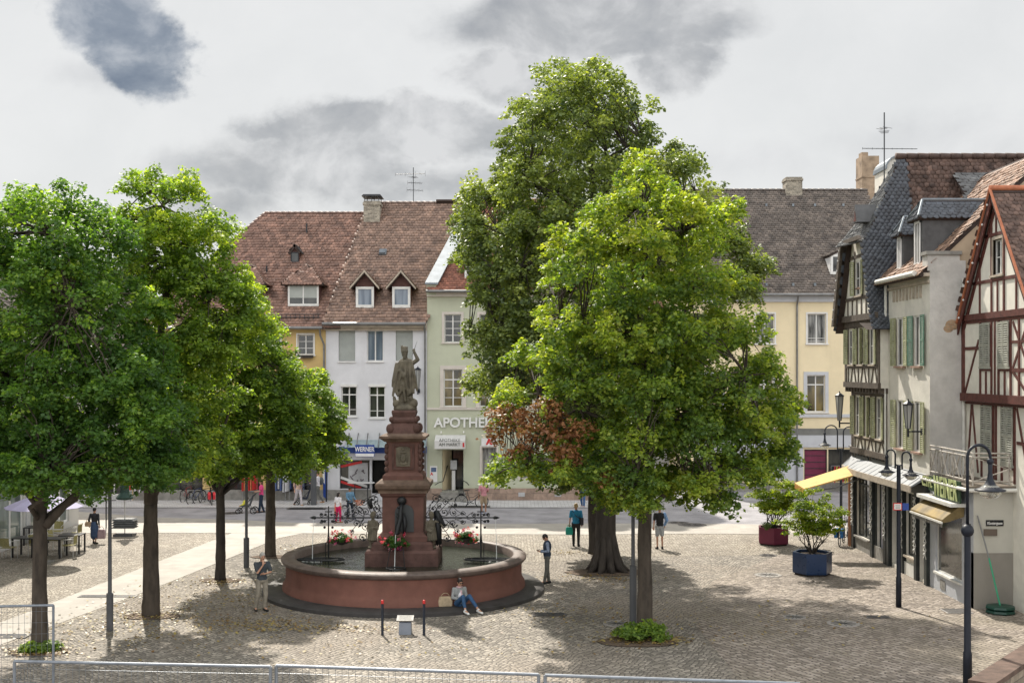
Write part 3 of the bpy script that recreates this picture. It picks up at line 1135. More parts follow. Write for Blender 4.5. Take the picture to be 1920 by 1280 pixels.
# display in the window: poster and red and white ribbons
b = MB()
a = shops[0]
F0.box(b, a[0] + .45, a[1] - .12, a[2] + .25, a[3] - .18, -.235, -.225)
ps = b.build('poster', M_poster, T)
b = MB()
rng = random.Random(4)
for k in range(9):
 u, z = a[0] + .6 + rng.random() * .7, a[2] + .35 + rng.random() * .8
 F0.bar(b, u, z, u + rng.uniform(-.3, .3), z + rng.uniform(-.3, .3), .07, -.22 + k * .001, -.219 + k * .001)
b.build('poster_print', W_('poster_print', (.12, .10, .11), .6, .8, 5), ps)
F0.bar(MB(), a[0] + .03, a[3] - .38, a[0] + 1.2, a[3] - .12, .13, -.2, -.19).build('red_ribbon', M_red, T)
F0.bar(MB(), a[0] + .03, a[2] + .38, a[0] + 1.15, a[2] + .02, .13, -.2, -.19).build('red_ribbon', M_red, T)
b = MB()
F0.bar(b, a[0] + .03, a[2] + .62, a[0] + 1.5, a[2] + .1, .14, -.17, -.16)
b.build('white_ribbon', M_white, T)
# canopy of glass on steel brackets, blue fascia and shop sign
b = MB()
b.poly([F0(X(651), Z(824), .02), F0(X(800), Z(824), .02), F0(X(800), Z(836), 1.1), F0(X(651), Z(836), 1.1)])
M_clear = W_('canopy_glass', (.25, .33, .35), .2, .1, spec=.8)
cp = b.build('canopy', M_clear, T)
b = MB()
for x in (655, 672, 690, 712, 732, 790):
 b.tube([F0(X(x), Z(812), .02), F0(X(x + 1), Z(835), 1.05)], .03, 6)
 b.tube([F0(X(x), Z(837), .02), F0(X(x), Z(836), 1.05)], .03, 6)
b.build('bracket', M_gutter, cp)
b = MB()
F0.box(b, X(636), X(800), Z(849), Z(836.5), .02, .12)
b.build('fascia', M_blue, T)
F1 = Face((0, FY - 1.15, 0), (1, 0, 0), (0, -1, 0))
b = MB()
F1.box(b, X(671), X(706.5), Z(853), Z(831), -.06, .04)
b.build('hanging_sign', [M_blue], T)
b = MB()
F1.box(b, X(671) + .02, X(706.5) - .02, Z(853) + .02, Z(847), .04, .052)
b.build('sign_band', M_white, T)
text_mesh('sign_letters', 'WERNER', .36, M_white, lambda u, v, d: F1(X(688.7) + u, Z(839.5) + v, .045 + d), .01, T, bold=.008, xs=.72)
# blue corner banner
b = MB()
b.tube([(X(616), FY - .75, 0.05), (X(616), FY - .75, 3.4)], .04, 8)
bt = tag(b.build('banner_pole', M_darkmetal), 'tall blue and white beach flag banner standing at the edge of the white house', 'banner')
bt.name = 'flag_banner'
b = MB()
F2 = Face((0, FY - .75, 0), (1, 0, 0), (0, -1, 0))
b.prism([(X(610), .35), (X(617.5), .15), (X(619), 3.3), (X(614), 3.5), (X(609), 3.0)], lambda u, z, d: F2(u, z, d), -.012, .012)
b.build('flag_cloth', M_blue, bt)
b = MB()
b.prism([(X(609.2), 1.2), (X(613), 1.0), (X(612), 3.2), (X(609.4), 3.0)], lambda u, z, d: F2(u, z, d), .013, .018)
b.build('flag_stripe', M_white, bt)
# wall lantern (thing hanging on the wall)
# roof
RY2 = 74.0
ZR2 = Z(381, RY2)
slope2 = (ZR2 - 9.75) / (RY2 - FY + .5)
def roof_y2(z):
 return FY - .5 + (z - 9.75) / slope2
e0, e1 = (X(606), FY - .5, 9.75), (X(799), FY - .5, 9.75)
r0, r1 = (X(689, RY2), RY2, ZR2), (X(892, RY2), RY2, ZR2)
quad_roof('roof', e0, e1, r1, r0, .2, .26, M_tile_brown, T, M_deck, .085, 8, tail=.03, jit=.45)
quad_roof('rear_roof', (e1[0], 2 * RY2 - FY + .5, 9.75), (X(640), 2 * RY2 - FY + .5, 9.75), r0, (X(845, RY2), RY2, ZR2), .3, .3, M_tile_brown, T, M_deck, .035, 9)
b = MB()
ridge(b, r0, (X(862, RY2), RY2, ZR2))
b.build('ridge_tiles', M_tile_brown, T, True)
b = MB()
# the verge closing the gap to the lower neighbour
b.hexa([(X(606), FY - .45, 9.4), (X(612), FY - .45, 9.4), (X(695, RY2), RY2, ZR2 - .35), (X(689, RY2), RY2, ZR2 - .5),
  (X(606), FY - .45, 9.72), (X(612), FY - .45, 9.72), (X(695, RY2), RY2, ZR2 - .06), (X(689, RY2), RY2, ZR2 - .06)])
b.build('verge', M_tile_brown, T)
b = MB()
F0.box(b, X(611), X(800), 9.52, 9.74, 0, .42)
F0.box(b, X(611), X(800), 9.36, 9.52, 0, .22)
b.build('cornice', M_sand, T)
b = MB()
b.tube([(X(607), FY - .58, 9.72), (X(799), FY - .58, 9.72)], .085, 8)
b.tube([(X(797), FY - .5, 9.7), (X(797), FY - .1, 9.2), (X(797.5), FY - .08, .7)], .05, 8)
b.build('gutter', M_gutter, T)
for xx, s in ((685, 31), (753, 35)):
 dormer(T, X(xx, 66.6), Z(578, 66.6), Z(536, 66.6), 1.04, .85, 0, M_dorm_red, M_tile_brown, M_deck, .30, False, seed=s, gm=M_glass_b, roofy=roof_y2, cols=1, frame=.13, trim=M_sand)
b = MB()
p = px(718, 473, roof_y2(Z(473, 69)))
b.obox((p.x, p.y - .05, p.z), (.42, .5, .12), 0, math.atan(slope2))
b.obox((p.x - .02, p.y - .1, p.z + .06), (.34, .42, .06), 0, math.atan(slope2) - .1)
b.build('roof_hatch', M_zinc, T)
# chimney on the ridge between the two roofs
def chimney(T, x0, x1, y0, y1, z0, z1, m, cap=True, name='chimney'):
 b = MB()
 b.box(x0, x1, y0, y1, z0, z1)
 b.box(x0 - .05, x1 + .05, y0 - .05, y1 + .05, z1 - .25, z1 - .1)
 o = b.build(name, m, T)
 if cap:
  b = MB()
  for x in (x0 + .06, (x0 + x1) / 2, x1 - .06):
   for y in (y0 + .06, y1 - .06):
    b.box(x - .02, x + .02, y - .02, y + .02, z1, z1 + .3)
  b.hexa([(x0 - .12, y0 - .1, z1 + .28), (x1 + .12, y0 - .1, z1 + .28), (x1 + .12, y1 + .1, z1 + .28), (x0 - .12, y1 + .1, z1 + .28),
    (x0 - .02, y0, z1 + .40), (x1 + .02, y0, z1 + .40), (x1, y1, z1 + .42), (x0, y1, z1 + .42)])
  b.build('chimney_cap', M_darkmetal, o)
 return o
M_chim = stone_mat('chimney_brick', (.30, .27, .22), .28, .09, (.36, .33, .28), var=.4)
M_chim_t = W_('rendered_chimney', (.32, .24, .17), .9, .3, 2, .3, 30)
chimney(T, X(684, 73), X(714, 73), 72.4, 73.8, Z(428, 72), Z(379, 73), M_chim)

def antenna(name, base, h, label, arms):
 b = MB()
 base = Vector(base)
 b.tube([base, base + Vector((0, 0, h))], .025, 6)
 for z, L, n, ang, el in arms:
  c = base + Vector((0, 0, z))
  d = Vector((cos(ang), sin(ang), 0))
  q = Vector((-d.y, d.x, 0))
  b.tube([c - d * L * .4, c + d * L * .6], .014, 5)
  for i in range(n):
   p = c - d * L * .4 + d * L * (i / max(1, n - 1))
   w = el * (1 - .45 * i / max(1, n))
   if i % 2 or n < 5:
    b.tube([p - q * w, p + q * w], .008, 4)
   else:
    b.tube([p - Vector((0, 0, w * .5)), p + Vector((0, 0, w * .5))], .008, 4)
 return tag(b.build(name, M_darkmetal), label, 'antenna')
antenna('roof_antenna', (X(775, RY2), RY2, ZR2 - .1), 2.3, 'thin metal television antenna on the ridge behind the stone fountain figure', [(1.9, 1.9, 7, pi * .95, .35), (1.35, .9, 8, .3, .25), (.9, 1.0, 9, pi * .1, .3), (1.7, .5, 4, 1.2, .3)])

# ---- sage green pharmacy
hol = [rect(833, 589, 865, 642), rect(899, 589, 931, 642), rect(965, 589, 997, 642), rect(1031, 589, 1063, 642),
       rect(832, 692, 867, 762), rect(899, 692, 934, 762), rect(965, 692, 1000, 762), rect(1031, 692, 1066, 762)]
gsh = [rect(829, 843, 869, 921), rect(903, 838, 931, 898), rect(975, 838, 1003, 898), rect(1047, 838, 1075, 898)]
T = house('green_pharmacy_house', F0, X(800.5) + .01, X(1128), 0, Z(548), 10, hol + gsh, 'sage green house with the pharmacy on its ground floor and a bright red tiled roof', M_w_green, recess=.4)
M_trim = W_('cream_trim', (.60, .55, .50), .8, .06)
for i, r in enumerate(hol):
 if i < 4:
  window(F0, r, T, M_frame, M_glass, 2, (.26, .5, .75), None, .13, M_trim, .05)
 else:
  window(F0, r, T, M_frame, M_glass_y, 2, (.24, .5), .72, .2, M_trim, .06)
for r in gsh[1:]:
 window(F0, r, T, M_trim, M_curt, 1, (), None, .1, M_trim, 0, name='shop_window', inset=.15)
b = MB()
F0.box(b, X(800.6), X(829) - .01, .0, .70, 0, .06)
F0.box(b, X(869) + .01, X(1128), .0, .70, 0, .06)
b.build('plinth', M_sandwall, T)
for x in (978, 1046):
 b = MB()
 F0.box(b, X(x - 6), X(x + 6), .25, .48, .06, .075)
 b.build('cellar_grille', M_poster, T)
b = MB()
F0.box(b, X(800.6), X(1128), Z(768), Z(764), 0, .07)
F0.box(b, X(800.6), X(1128), Z(556), Z(548), 0, .2)
F0.box(b, X(800.6), X(1128), Z(548), Z(545.5), 0, .42)
b.build('cornice', M_trim, T)
text_mesh('shop_letters', 'APOTHEKE', .74, M_letters, lambda u, v, d: F0(X(814) + u, Z(792.5) + v, .05 + d), .09, T, 'LEFT', bold=.016, xs=.98)
# door recess with handrails, awning box with lettering
b = MB()
F0.box(b, gsh[0][0] + .55, gsh[0][1], gsh[0][2], gsh[0][3], -1.2, -1.15)
b.build('door', M_glass, T)
b = MB()
F0.box(b, gsh[0][0] + .02, gsh[0][1] - .02, gsh[0][2], gsh[0][2] + .04, -1.2, -.0)
for i in range(3):
 F0.box(b, gsh[0][0] - .1 - i * .05, gsh[0][1] + .1 + i * .05, .051, gsh[0][2] - .02 - i * .14, i * .28 + .001, i * .28 + .28)
b.build('door_steps', M_plinth, T)
b = MB()
b.hexa([F0(X(829) + .001, gsh[0][2], -.4), F0(X(829) + .05, gsh[0][2], -.4), F0(X(845), gsh[0][2], -1.2), F0(X(844), gsh[0][2], -1.2),
  F0(X(829) + .001, gsh[0][3], -.4), F0(X(829) + .05, gsh[0][3], -.4), F0(X(845), gsh[0][3], -1.2), F0(X(844), gsh[0][3], -1.2)])
b.build('lobby_wall', M_w_cream, T)
b = MB()
b.tube([F0(X(817), .95, .7), F0(X(823), 1.05, .45), F0(X(831), 1.1, .1), F0(X(838), 1.9, -.6)], .025, 6)
b.tube([F0(X(880), .95, .7), F0(X(876), 1.05, .45), F0(X(868), 1.15, .1), F0(X(866), 1.9, -.4)], .025, 6)
b.build('handrail', M_darkmetal, T)
b = MB()
z0, z1, z2 = Z(841, 65), Z(826, 65), Z(815)
x0, x1 = X(817), X(873)
b.hexa([F0(x0, z0, 1.05), F0(x1, z0, 1.05), F0(x1, z0, .02), F0(x0, z0, .02), F0(x0, z1, 1.05), F0(x1, z1, 1.05), F0(x1, z2, .02), F0(x0, z2, .02)])
aw = b.build('awning', W_('awning_white', (.62, .61, .60), .6, .06), T)
M_print = W_('dark_print', (.08, .085, .075), .6)
text_mesh('awning_letters', 'APOTHEKE\nAM MARKT', .235, M_print, lambda u, v, d: F0(X(845) + u, Z(833.5, 65) + v + .13, 1.06 + d), .008, aw, xs=.98)
b = MB()
b.tube([F0(x0 + .3, Z(808), .04), F0(x0 + .3, z2 + .1, .1)], .03, 6)
b.tube([F0(x1 - .1, Z(808), .04), F0(x1 - .1, z2 + .1, .1)], .03, 6)
b.build('awning_bracket', M_white, aw)
b = MB()
F0.box(b, x1 - .12, x1 - .03, z0 + .1, z1 - .1, 1.055, 1.065)
b.build('red_mark', M_red, aw)
b = MB()
F0.box(b, X(806), X(820), Z(903), Z(873), .02, .06)
bd = b.build('notice_board', M_white, T)
b = MB()
F0.box(b, X(808.5), X(818), Z(884), Z(876), .061, .07)
b.build('notice_picture', W_('blue_grey_print', (.08, .12, .22), .5, .3, 8), bd)
text_mesh('red_letter', 'A', .22, M_red, lambda u, v, d: F0(X(809.5) + u, Z(888) + v, .063 + d), .006, bd, bold=.01)
b = MB()
F0.box(b, X(902.5), X(931.5), Z(836), Z(821), .02, .07)
sg = b.build('window_sign', M_white, T)
text_mesh('red_letter', 'A', .42, M_red, lambda u, v, d: F0(X(917) + u, Z(828) + v, .073 + d), .01, sg, bold=.03)
# terminal standing in the lobby
t2 = thing('info_terminal', (X(850), FY + .5, 0), 'white info terminal on a pillar just inside the pharmacy door', 'terminal')
b = MB()
b.box(X(846.5), X(853), FY + .4, FY + .6, gsh[0][2] + .04, 1.65)
b.build('pillar', M_white, t2)
b = MB()
b.obox((X(850), FY + .42, 1.95), (.36, .12, .5), 0, -.2)
b.build('screen_case', M_poster, t2)
# roof with stone parapet capped in zinc
RY3 = 73.8
ZR3 = Z(372, RY3)
e0, e1 = (X(801), FY - .5, Z(546)), (X(1130), FY - .5, Z(546))
quad_roof('roof', e0, e1, (X(1130), RY3, ZR3), (X(801) + 2.42, RY3, ZR3), .2, .22, M_tile_new, T, M_deck, .065, 12, tail=.05, jit=.5)
quad_roof('rear_roof', (X(1130), 2 * RY3 - FY, Z(546)), (X(801), 2 * RY3 - FY, Z(546)), (X(801), RY3, ZR3 - .05), (X(1130), RY3, ZR3 - .05), .3, .3, M_tile_new, T, M_deck, .03, 13)
slope3 = (ZR3 - e0[2]) / (RY3 - FY + .5)
def roof_y3(z):
 return FY - .5 + (z - e0[2]) / slope3
b = MB()
for s_, xx in ((1, X(801)), (-1, X(1127))):
 x0, x1 = sorted((xx - .02, xx + .5 * s_))
 k_ = 2.42 if s_ > 0 else 0
 b.hexa([(x0, FY - .2, 11.3), (x1, FY - .2, 11.3), (x1 + k_, RY3, 11.3), (x0 + k_, RY3, 11.3), (x0, FY - .25, Z(534)), (x1, FY - .25, Z(534)), (x1 + k_, RY3, ZR3 + .35), (x0 + k_, RY3, ZR3 + .35)])
 if s_ > 0:
  b.cur = 0
b.build('parapet_wall', M_w_green, T)
b = MB()
b.hexa([(X(801) - .1, FY - .35, Z(534) + .002), (X(801) + .62, FY - .35, Z(534) + .002), (X(801) + 3.04, RY3, ZR3 + .36), (X(801) + 2.32, RY3, ZR3 + .36),
  (X(801) - .1, FY - .35, Z(534) + .1), (X(801) + .62, FY - .35, Z(534) + .1), (X(801) + 3.04, RY3, ZR3 + .44), (X(801) + 2.32, RY3, ZR3 + .44)])
b.build('parapet_capping', M_zinc, T)
b = MB()
b.tube([(X(800), FY - .58, Z(547)), (X(1130), FY - .58, Z(547))], .08, 8)
b.build('gutter', M_gutter, T)
for i, xx in enumerate((892, 980, 1068)):
 dormer(T, X(xx, 66.8), Z(521, 66.8), Z(485, 66.8), 1.25, .5, 0, M_slate_grey, M_slate_grey, M_deck, .12, False, seed=41 + 3 * i, roofy=roof_y3, cols=3, frame=.12, fm=M_frame)
b = MB()
b.tube([(X(818), FY - .25, Z(541)), (X(1120), FY - .25, Z(541))], .02, 5)
for i in range(12):
 b.tube([(X(818 + 27 * i), FY - .25, Z(541)), (X(818 + 27 * i), FY - .12, Z(544))], .02, 5)
b.build('snow_guard', M_gutter, T)

# ---- cream house closing the square
FC = 71.4
F3 = Face((0, FC, 0), (1, 0, 0), (0, -1, 0))
def rc(x0, y0, x1, y1):
 return rect(x0, y0, x1, y1, FC)
up = [rc(1514 + k * 97, 588, 1549 + k * 97, 644) for k in (-2, -1, 0, 1)]
mid = [rc(1513 + k * 97, 703, 1547 + k * 97, 772) for k in (-2, -1, 0, 1)]
gr = [rc(1508, 842, 1551, 902), rc(1553, 842, 1606, 902), rc(1340, 842, 1380, 902), rc(1395, 842, 1440, 902)]
XC0, XC1 = X(1300, FC), X(1700, FC)
ZE = Z(556, FC)
T = house('cream_house', F3, XC0, XC1, 0, ZE, 11, up + mid + gr, 'cream yellow house with a dark weathered tiled roof behind the planters', M_w_cream)
M_bltrim = W_('pale_blue_trim', (.52, .53, .56), .8, .05)
for r in up:
 o = window(F3, r, T, M_frame, M_curt, 2, (.18, .08), None, .09, M_white, .08, sillm=M_white)
for i, r in enumerate(mid):
 window(F3, r, T, M_frame, M_glass_y, 2, (), .74, .2, M_bltrim, .06, sillm=M_white)
for i, r in enumerate(gr):
 window(F3, r, T, M_darkmetal, [W_('magenta_panel', (.16, .02, .055), .5, .2, 1), M_glass, M_glass, M_curt][i], 1, (.5,) if i else (.2, .4, .6, .8), None, .0, None, 0, name='shop_window', inset=.1)
b = MB()
F3.box(b, XC0, XC1, Z(782, FC), Z(776, FC), 0, .09)
F3.box(b, XC0, XC1, ZE - .32, ZE, 0, .16)
F3.box(b, XC0, XC1, ZE + .0, ZE + .12, 0, .4)
b.build('cornice', M_bltrim, T)
b = MB()
F3.box(b, XC0, X(1506, FC), .62, Z(803, FC), .0, .03)
F3.box(b, XC0, XC1, Z(838, FC), Z(815, FC), .03, .1)
b.build('shop_panels', M_bltrim, T)
b = MB()
F3.box(b, XC0, XC1, Z(815, FC), Z(803, FC), .0, .12)
b.build('sign_band', W_('grey_band', (.16, .16, .15), .6, .3, .8), T)
b = MB()
F3.box(b, XC0, XC1, 0, .5, 0, .05)
b.build('plinth', M_plinth, T)
RC = 79.5
ZRC = Z(358, RC)
e0, e1 = (XC0 - .2, FC - .5, ZE + .1), (XC1, FC - .5, ZE + .1)
quad_roof('roof', e0, e1, (XC1, RC, ZRC), (XC0 - .2, RC, ZRC), .26, .24, M_tile_dark, T, M_deck, .06, 15, tail=0.0, arch=.05, jit=.5)
quad_roof('rear_roof', (XC1, 2 * RC - FC, ZE), (XC0 - .2, 2 * RC - FC, ZE), (XC0 - .2, RC, ZRC - .05), (XC1, RC, ZRC - .05), .4, .4, M_tile_dark, T, M_deck, .03, 16)
b = MB()
F4 = Face((XC0, 0, 0), (0, 1, 0), (-1, 0, 0))
b.poly([F4(FC, ZE), F4(RC, ZRC - .2), F4(2 * RC - FC, ZE)])
b.build('gable_wall', M_w_cream, T)
b = MB()
ridge(b, (XC0 - .2, RC, ZRC + .02), (XC1, RC, ZRC + .02), .13, .4)
b.build('ridge_tiles', M_tile_dark, T, True)
b = MB()
b.tube([(XC0, FC - .58, ZE + .08), (XC1, FC - .58, ZE + .08)], .09, 8)
b.tube([F3(X(1493, FC), ZE, .5), F3(X(1494, FC), ZE - .5, .08), F3(X(1494, FC), .5, .08)], .055, 8)
b.build('gutter', M_gutter, T)
slope4 = (ZRC - ZE - .1) / (RC - FC + .5)
roof_y4 = lambda z: FC - .5 + (z - ZE - .1) / slope4
dormer(T, X(1416, 72.6), Z(518, 72.6), Z(490, 72.6), 1.15, .3, 0, M_white, M_tile_dark, M_deck, .1, False, seed=51, roofy=roof_y4, cols=2, frame=.14)
dormer(T, X(1573, 72.6), Z(516, 72.6), Z(476, 72.6), 1.2, .3, 0, M_white, M_tile_dark, M_deck, .1, False, seed=55, roofy=roof_y4, cols=2, frame=.14)
chimney(T, X(1471, RC), X(1501, RC), RC - .5, RC + .6, ZRC - .6, Z(334, RC), M_chim, False)
b = MB()
for i, x in enumerate((1436, 1486, 1527, 1580)):
 for y in (378, 536):
  z = Z(y, 76 if y == 378 else 72)
  q = roof_y4(z)
  b.obox((X(x, q), q - .1, z + .05), (.12, .2, .18))
b.build('snow_hook', M_zinc, T)
# a big chimney further back
t3 = thing('far_chimney', (X(1623, 82), 82, 0), 'tall tan rendered chimney stack rising behind the dark tiled ridge', 'chimney')
b = MB()
b.box(X(1608, 82), X(1640, 82), 81, 82.4, 10, Z(297, 82))
b.box(X(1607, 82), X(1641, 82), 80.95, 82.45, Z(337, 82), Z(335, 82))
b.build('stack', M_chim_t, t3)
b = MB()
b.box(X(1610, 82), X(1622, 82), 81.3, 82.0, Z(297, 82), Z(289, 82))
b.build('flue_pot', M_chim_t, t3)

# ---- house behind between pharmacy and cream house (seen through leaves) and the low shop row far left
T = house('rear_grey_house', Face((0, 84, 0), (1, 0, 0), (0, -1, 0)), X(1128, 84), X(1400, 84), 0, 10.5, 8, [], 'pale grey house at the end of the side street, mostly hidden by the trees', M_w_white)
quad_roof('roof', (X(1120, 84), 83.5, 10.4), (X(1410, 84), 83.5, 10.4), (X(1410, 88), 88, 15), (X(1120, 88), 88, 15), .3, .3, M_tile_red, T, M_deck, .03, 61)
T = house('grey_corner_house', F0, X(60), X(248), 0, 8.6, 9, [rect(90 + 52 * k, 870, 128 + 52 * k, 928) for k in range(3)] + [rect(95 + 52 * k, 740, 122 + 52 * k, 790) for k in range(3)],
          'pale grey house at the far end of the pavement, seen under the tree crowns', W_('grey_render', (.42, .42, .42), .85, .08))
for k in range(3):
 window(F0, rect(90 + 52 * k, 870, 128 + 52 * k, 928), T, M_frame, M_glass, 2, (), None, 0, None, 0, name='shop_window')
 window(F0, rect(95 + 52 * k, 740, 122 + 52 * k, 790), T, M_frame, M_glass, 2, (), .7, .08, M_frame)
quad_roof('roof', (X(55), FY - .4, 8.5), (X(250), FY - .4, 8.5), (X(250), 72, 13.2), (X(55), 72, 13.2), .25, .22, M_tile_dark, T, M_deck, .03, 63)

# ------------------------------------------------------------------ timbered houses along the right-hand side (facades look towards -X)
FX = 14.0
FR = Face((FX, 0, 0), (0, 1, 0), (-1, 0, 0))
M_plaster = W_('old_plaster', (.72, .69, .62), .9, .10, 1.6, .5, 14, dirt=.22, streak=.5)
M_plaster_g = W_('grey_rough_plaster', (.56, .54, .51), .92, .14, 1.6, .8, 9, dirt=.3, streak=.5)
M_infill = W_('cream_infill', (.76, .73, .65), .88, .08, 2, .3, 20, dirt=.15, streak=.45)
M_beam = W_('black_brown_beam', (.095, .076, .060), .75, .35, 6, .4, 30)
M_beam_red = W_('oxblood_beam', (.105, .032, .025), .65, .3, 5, .4, 30)
M_shut = W_('olive_shutter', (.33, .34, .20), .7, .25, 6, .1)
M_shut_g = W_('green_shutter', (.10, .19, .14), .7, .25, 6, .1)
M_shut_grey = W_('grey_green_shutter', (.33, .33, .28), .7, .2, 6, .1)
M_lattice = W_('white_lattice', (.66, .65, .61), .6, .15)
M_shopdark = W_('shopfront_green_black', (.028, .033, .032), .5, .3, 4)
M_shopgl = glass_mat('shop_glass', (.02, .022, .02), (.14, .135, .12), .07, 1.0, (1, 1, 1))

# ---- slate-roofed timber house
Y0, Y1 = 44.6, 49.2
YM = (Y0 + Y1) / 2
T = thing('slate_timber_house', (FX + 3, YM, 0), 'narrow jettied black and cream timber-framed house with a steep blue slate roof', 'house')
jet = [(0, 3.9, 0.25), (3.9, 6.55, .05), (6.55, 9.15, .32)]      # z0, z1, overhang
w = MB()
fr = MB()
# ground floor: shopfront
F = FR
holes_g = [(46.9, 48.7, .55, 3.0), (45.0, 46.0, .1, 2.9)]
F.wall(w, Y0, Y1, 0, 3.9, holes_g, .3)
far = Face((FX, Y1, 0), (1, 0, 0), (0, 1, 0))
far.wall(w, 0, 7, 0, 9.2)
w.cur = 0
wins = []
for (z0, z1, o), wz in zip(jet[1:], ((4.62, 6.18), (7.45, 8.85))):
 xx = FX - o
 Fj = Face((xx, 0, 0), (0, 1, 0), (-1, 0, 0))
 ys = [Y0 + .55, Y0 + 2.05, Y0 + 3.35]
 if z0 > 6:
  ys = [Y0 + .55, Y0 + 2.05, Y0 + 3.35]
 hs = [(y, y + .78, wz[0], wz[1]) for y in ys]
 Fj.wall(w, Y0, Y1, z0, z1, hs, .2)
 w.hexa([(xx + .01, Y0, z0), (FX + .6, Y0, z0), (FX + .6, Y0 + .02, z0), (xx + .01, Y0 + .02, z0), (xx + .01, Y0, z1), (FX + .6, Y0, z1), (FX + .6, Y0 + .02, z1), (xx + .01, Y0 + .02, z1)])
 w.hexa([(xx + .01, Y1 - .02, z0), (FX + .6, Y1 - .02, z0), (FX + .6, Y1, z0), (xx + .01, Y1, z0), (xx + .01, Y1 - .02, z1), (FX + .6, Y1 - .02, z1), (FX + .6, Y1, z1), (xx + .01, Y1, z1)])
 w.poly([Fj(Y0, z0), Fj(Y1, z0), Fj(Y1, z0, -o - .1), Fj(Y0, z0, -o - .1)])
 wins.append((Fj, hs, wz))
 t_ = .045
 Fj.box(fr, Y0 - .03, Y1 + .03, z0 - .02, z0 + .20, -.02, t_ + .05)
 Fj.box(fr, Y0 - .02, Y1 + .02, z1 - .20, z1, -.02, t_ + .02)
 Fj.box(fr, Y0, Y0 + .2, z0 + .2, z1 - .2, 0, t_)
 Fj.box(fr, Y1 - .2, Y1, z0 + .2, z1 - .2, 0, t_)
 Fj.box(fr, Y0 + .2, Y1 - .2, wz[0] - .16, wz[0] - .04, 0, t_ - .005)
 Fj.box(fr, Y0 + .2, Y1 - .2, wz[1] + .04, wz[1] + .14, 0, t_ - .005)
 for h in hs:
  Fj.box(fr, h[0] - .1, h[0], wz[0] - .04, wz[1] + .04, 0, t_ - .01)
  Fj.box(fr, h[1], h[1] + .1, wz[0] - .04, wz[1] + .04, 0, t_ - .01)
 n = 9
 for i in range(n):
  u = Y0 + .45 + (Y1 - Y0 - .9) * i / (n - 1)
  s_ = .12 * (1 if i % 3 == 0 else -1 if i % 3 == 1 else 0)
  Fj.bar(fr, u - s_, z0 + .2, u + s_, wz[0] - .16, .085, 0, t_ - .012)
 for k in range(12):
  u = Y0 + .1 + k * (Y1 - Y0 - .2) / 11
  Fj.box(fr, u - .06, u + .06, z0 - .2, z0 - .02, -o, .03)
GX = FX - .42
Fg = Face((GX, 0, 0), (0, 1, 0), (-1, 0, 0))
gh = (YM - .40, YM + .55, 10.15, 11.5)
zg0, zg1 = 9.25, 12.2
# gable: trapezium below the half hip
def gz(y):
 return 9.4 + (1 - abs(y - YM) / (YM - Y0 + .25)) * 7.2
top = 12.25
ya = 45.95
yb_ = Y1 - (Y1 - YM) * .43
Fg.wall(w, ya, yb_, zg0, top, [gh], .2)
w.poly([Fg(Y0 + .12, zg0), Fg(ya, zg0), Fg(ya, top), Fg(45.36, 10.7)])
w.poly([Fg(yb_, zg0), Fg(Y1, zg0), Fg(yb_, top)])
w.poly([Fg(Y0, zg0), Fg(Y1, zg0), Fg(Y1, zg0, -.5), Fg(Y0, zg0, -.5)])
w.build('wall', M_infill, T)
wins.append((Fg, [gh], gh[2:]))
Fg.box(fr, Y0 - .03, Y1 + .03, zg0 - .1, zg0 + .14, -.02, .09)
Fg.box(fr, ya - .6, yb_ + .6, 9.98, 10.1, 0, .04)
Fg.box(fr, gh[0] - .12, gh[0], 10.1, 11.9, 0, .035)
Fg.box(fr, gh[1], gh[1] + .12, 10.1, 11.9, 0, .035)
Fg.box(fr, ya, yb_, 11.62, 11.74, 0, .04)
for i in range(6):
 u = Y0 + .75 + i * .62
 Fg.box(fr, u - .045, u + .045, zg0 + .14, 9.98, 0, .035)
fr.build('timber_frame', M_beam, T)
for (Fj, hs, wz) in wins:
 for i, h in enumerate(hs):
  sh = [(-1, .29, .12 + .5 * (i == 1)), (1, .29, .25)]
  window(Fj, h, T, M_frame, M_glass, 2, (.5,), None, 0, None, .05, sillm=M_sand, shut=sh, shm=M_shut, inset=.02)
# barge boards
b = MB()
for y, s_ in ((Y1, 1),):
 yy = y + s_ * .28
 ytop = yb_ + .12 if s_ > 0 else ya - .12
 b.hexa([(GX - .42, yy, 9.0), (GX - .30, yy, 9.0), (GX - .30, yy - s_ * .3, 9.0), (GX - .42, yy - s_ * .3, 9.0),
   (GX - .42, ytop, 12.3), (GX - .30, ytop, 12.3), (GX - .30, ytop - s_ * .3, 12.3), (GX - .42, ytop - s_ * .3, 12.3)])
 b.hexa([(GX - .30, yy, 9.0), (GX + .1, yy, 9.0), (GX + .1, yy - s_ * .06, 9.0), (GX - .30, yy - s_ * .06, 9.0),
   (GX - .30, ytop, 12.3), (GX + .1, ytop, 12.3), (GX + .1, ytop - s_ * .06, 12.3), (GX - .30, ytop - s_ * .06, 12.3)])
b.hexa([(GX - .42, ya - .4, 12.2), (GX - .30, ya - .4, 12.2), (GX - .30, yb_ + .4, 12.2), (GX - .42, yb_ + .4, 12.2),
  (GX - .42, ya - .2, 12.36), (GX - .30, ya - .2, 12.36), (GX - .30, yb_ + .2, 12.36), (GX - .42, yb_ + .2, 12.36)])
b.build('barge_board', M_beam, T)
b = MB()
for i in range(8):
 f = (i + .5) / 8
 for y, yt in ((Y1 + .14, yb_ - .03),):
  b.ell((GX - .44, y + (yt - y) * f, 9.1 + 3.1 * f), .035, 6, 5)
b.build('fairy_light', M_white, T)
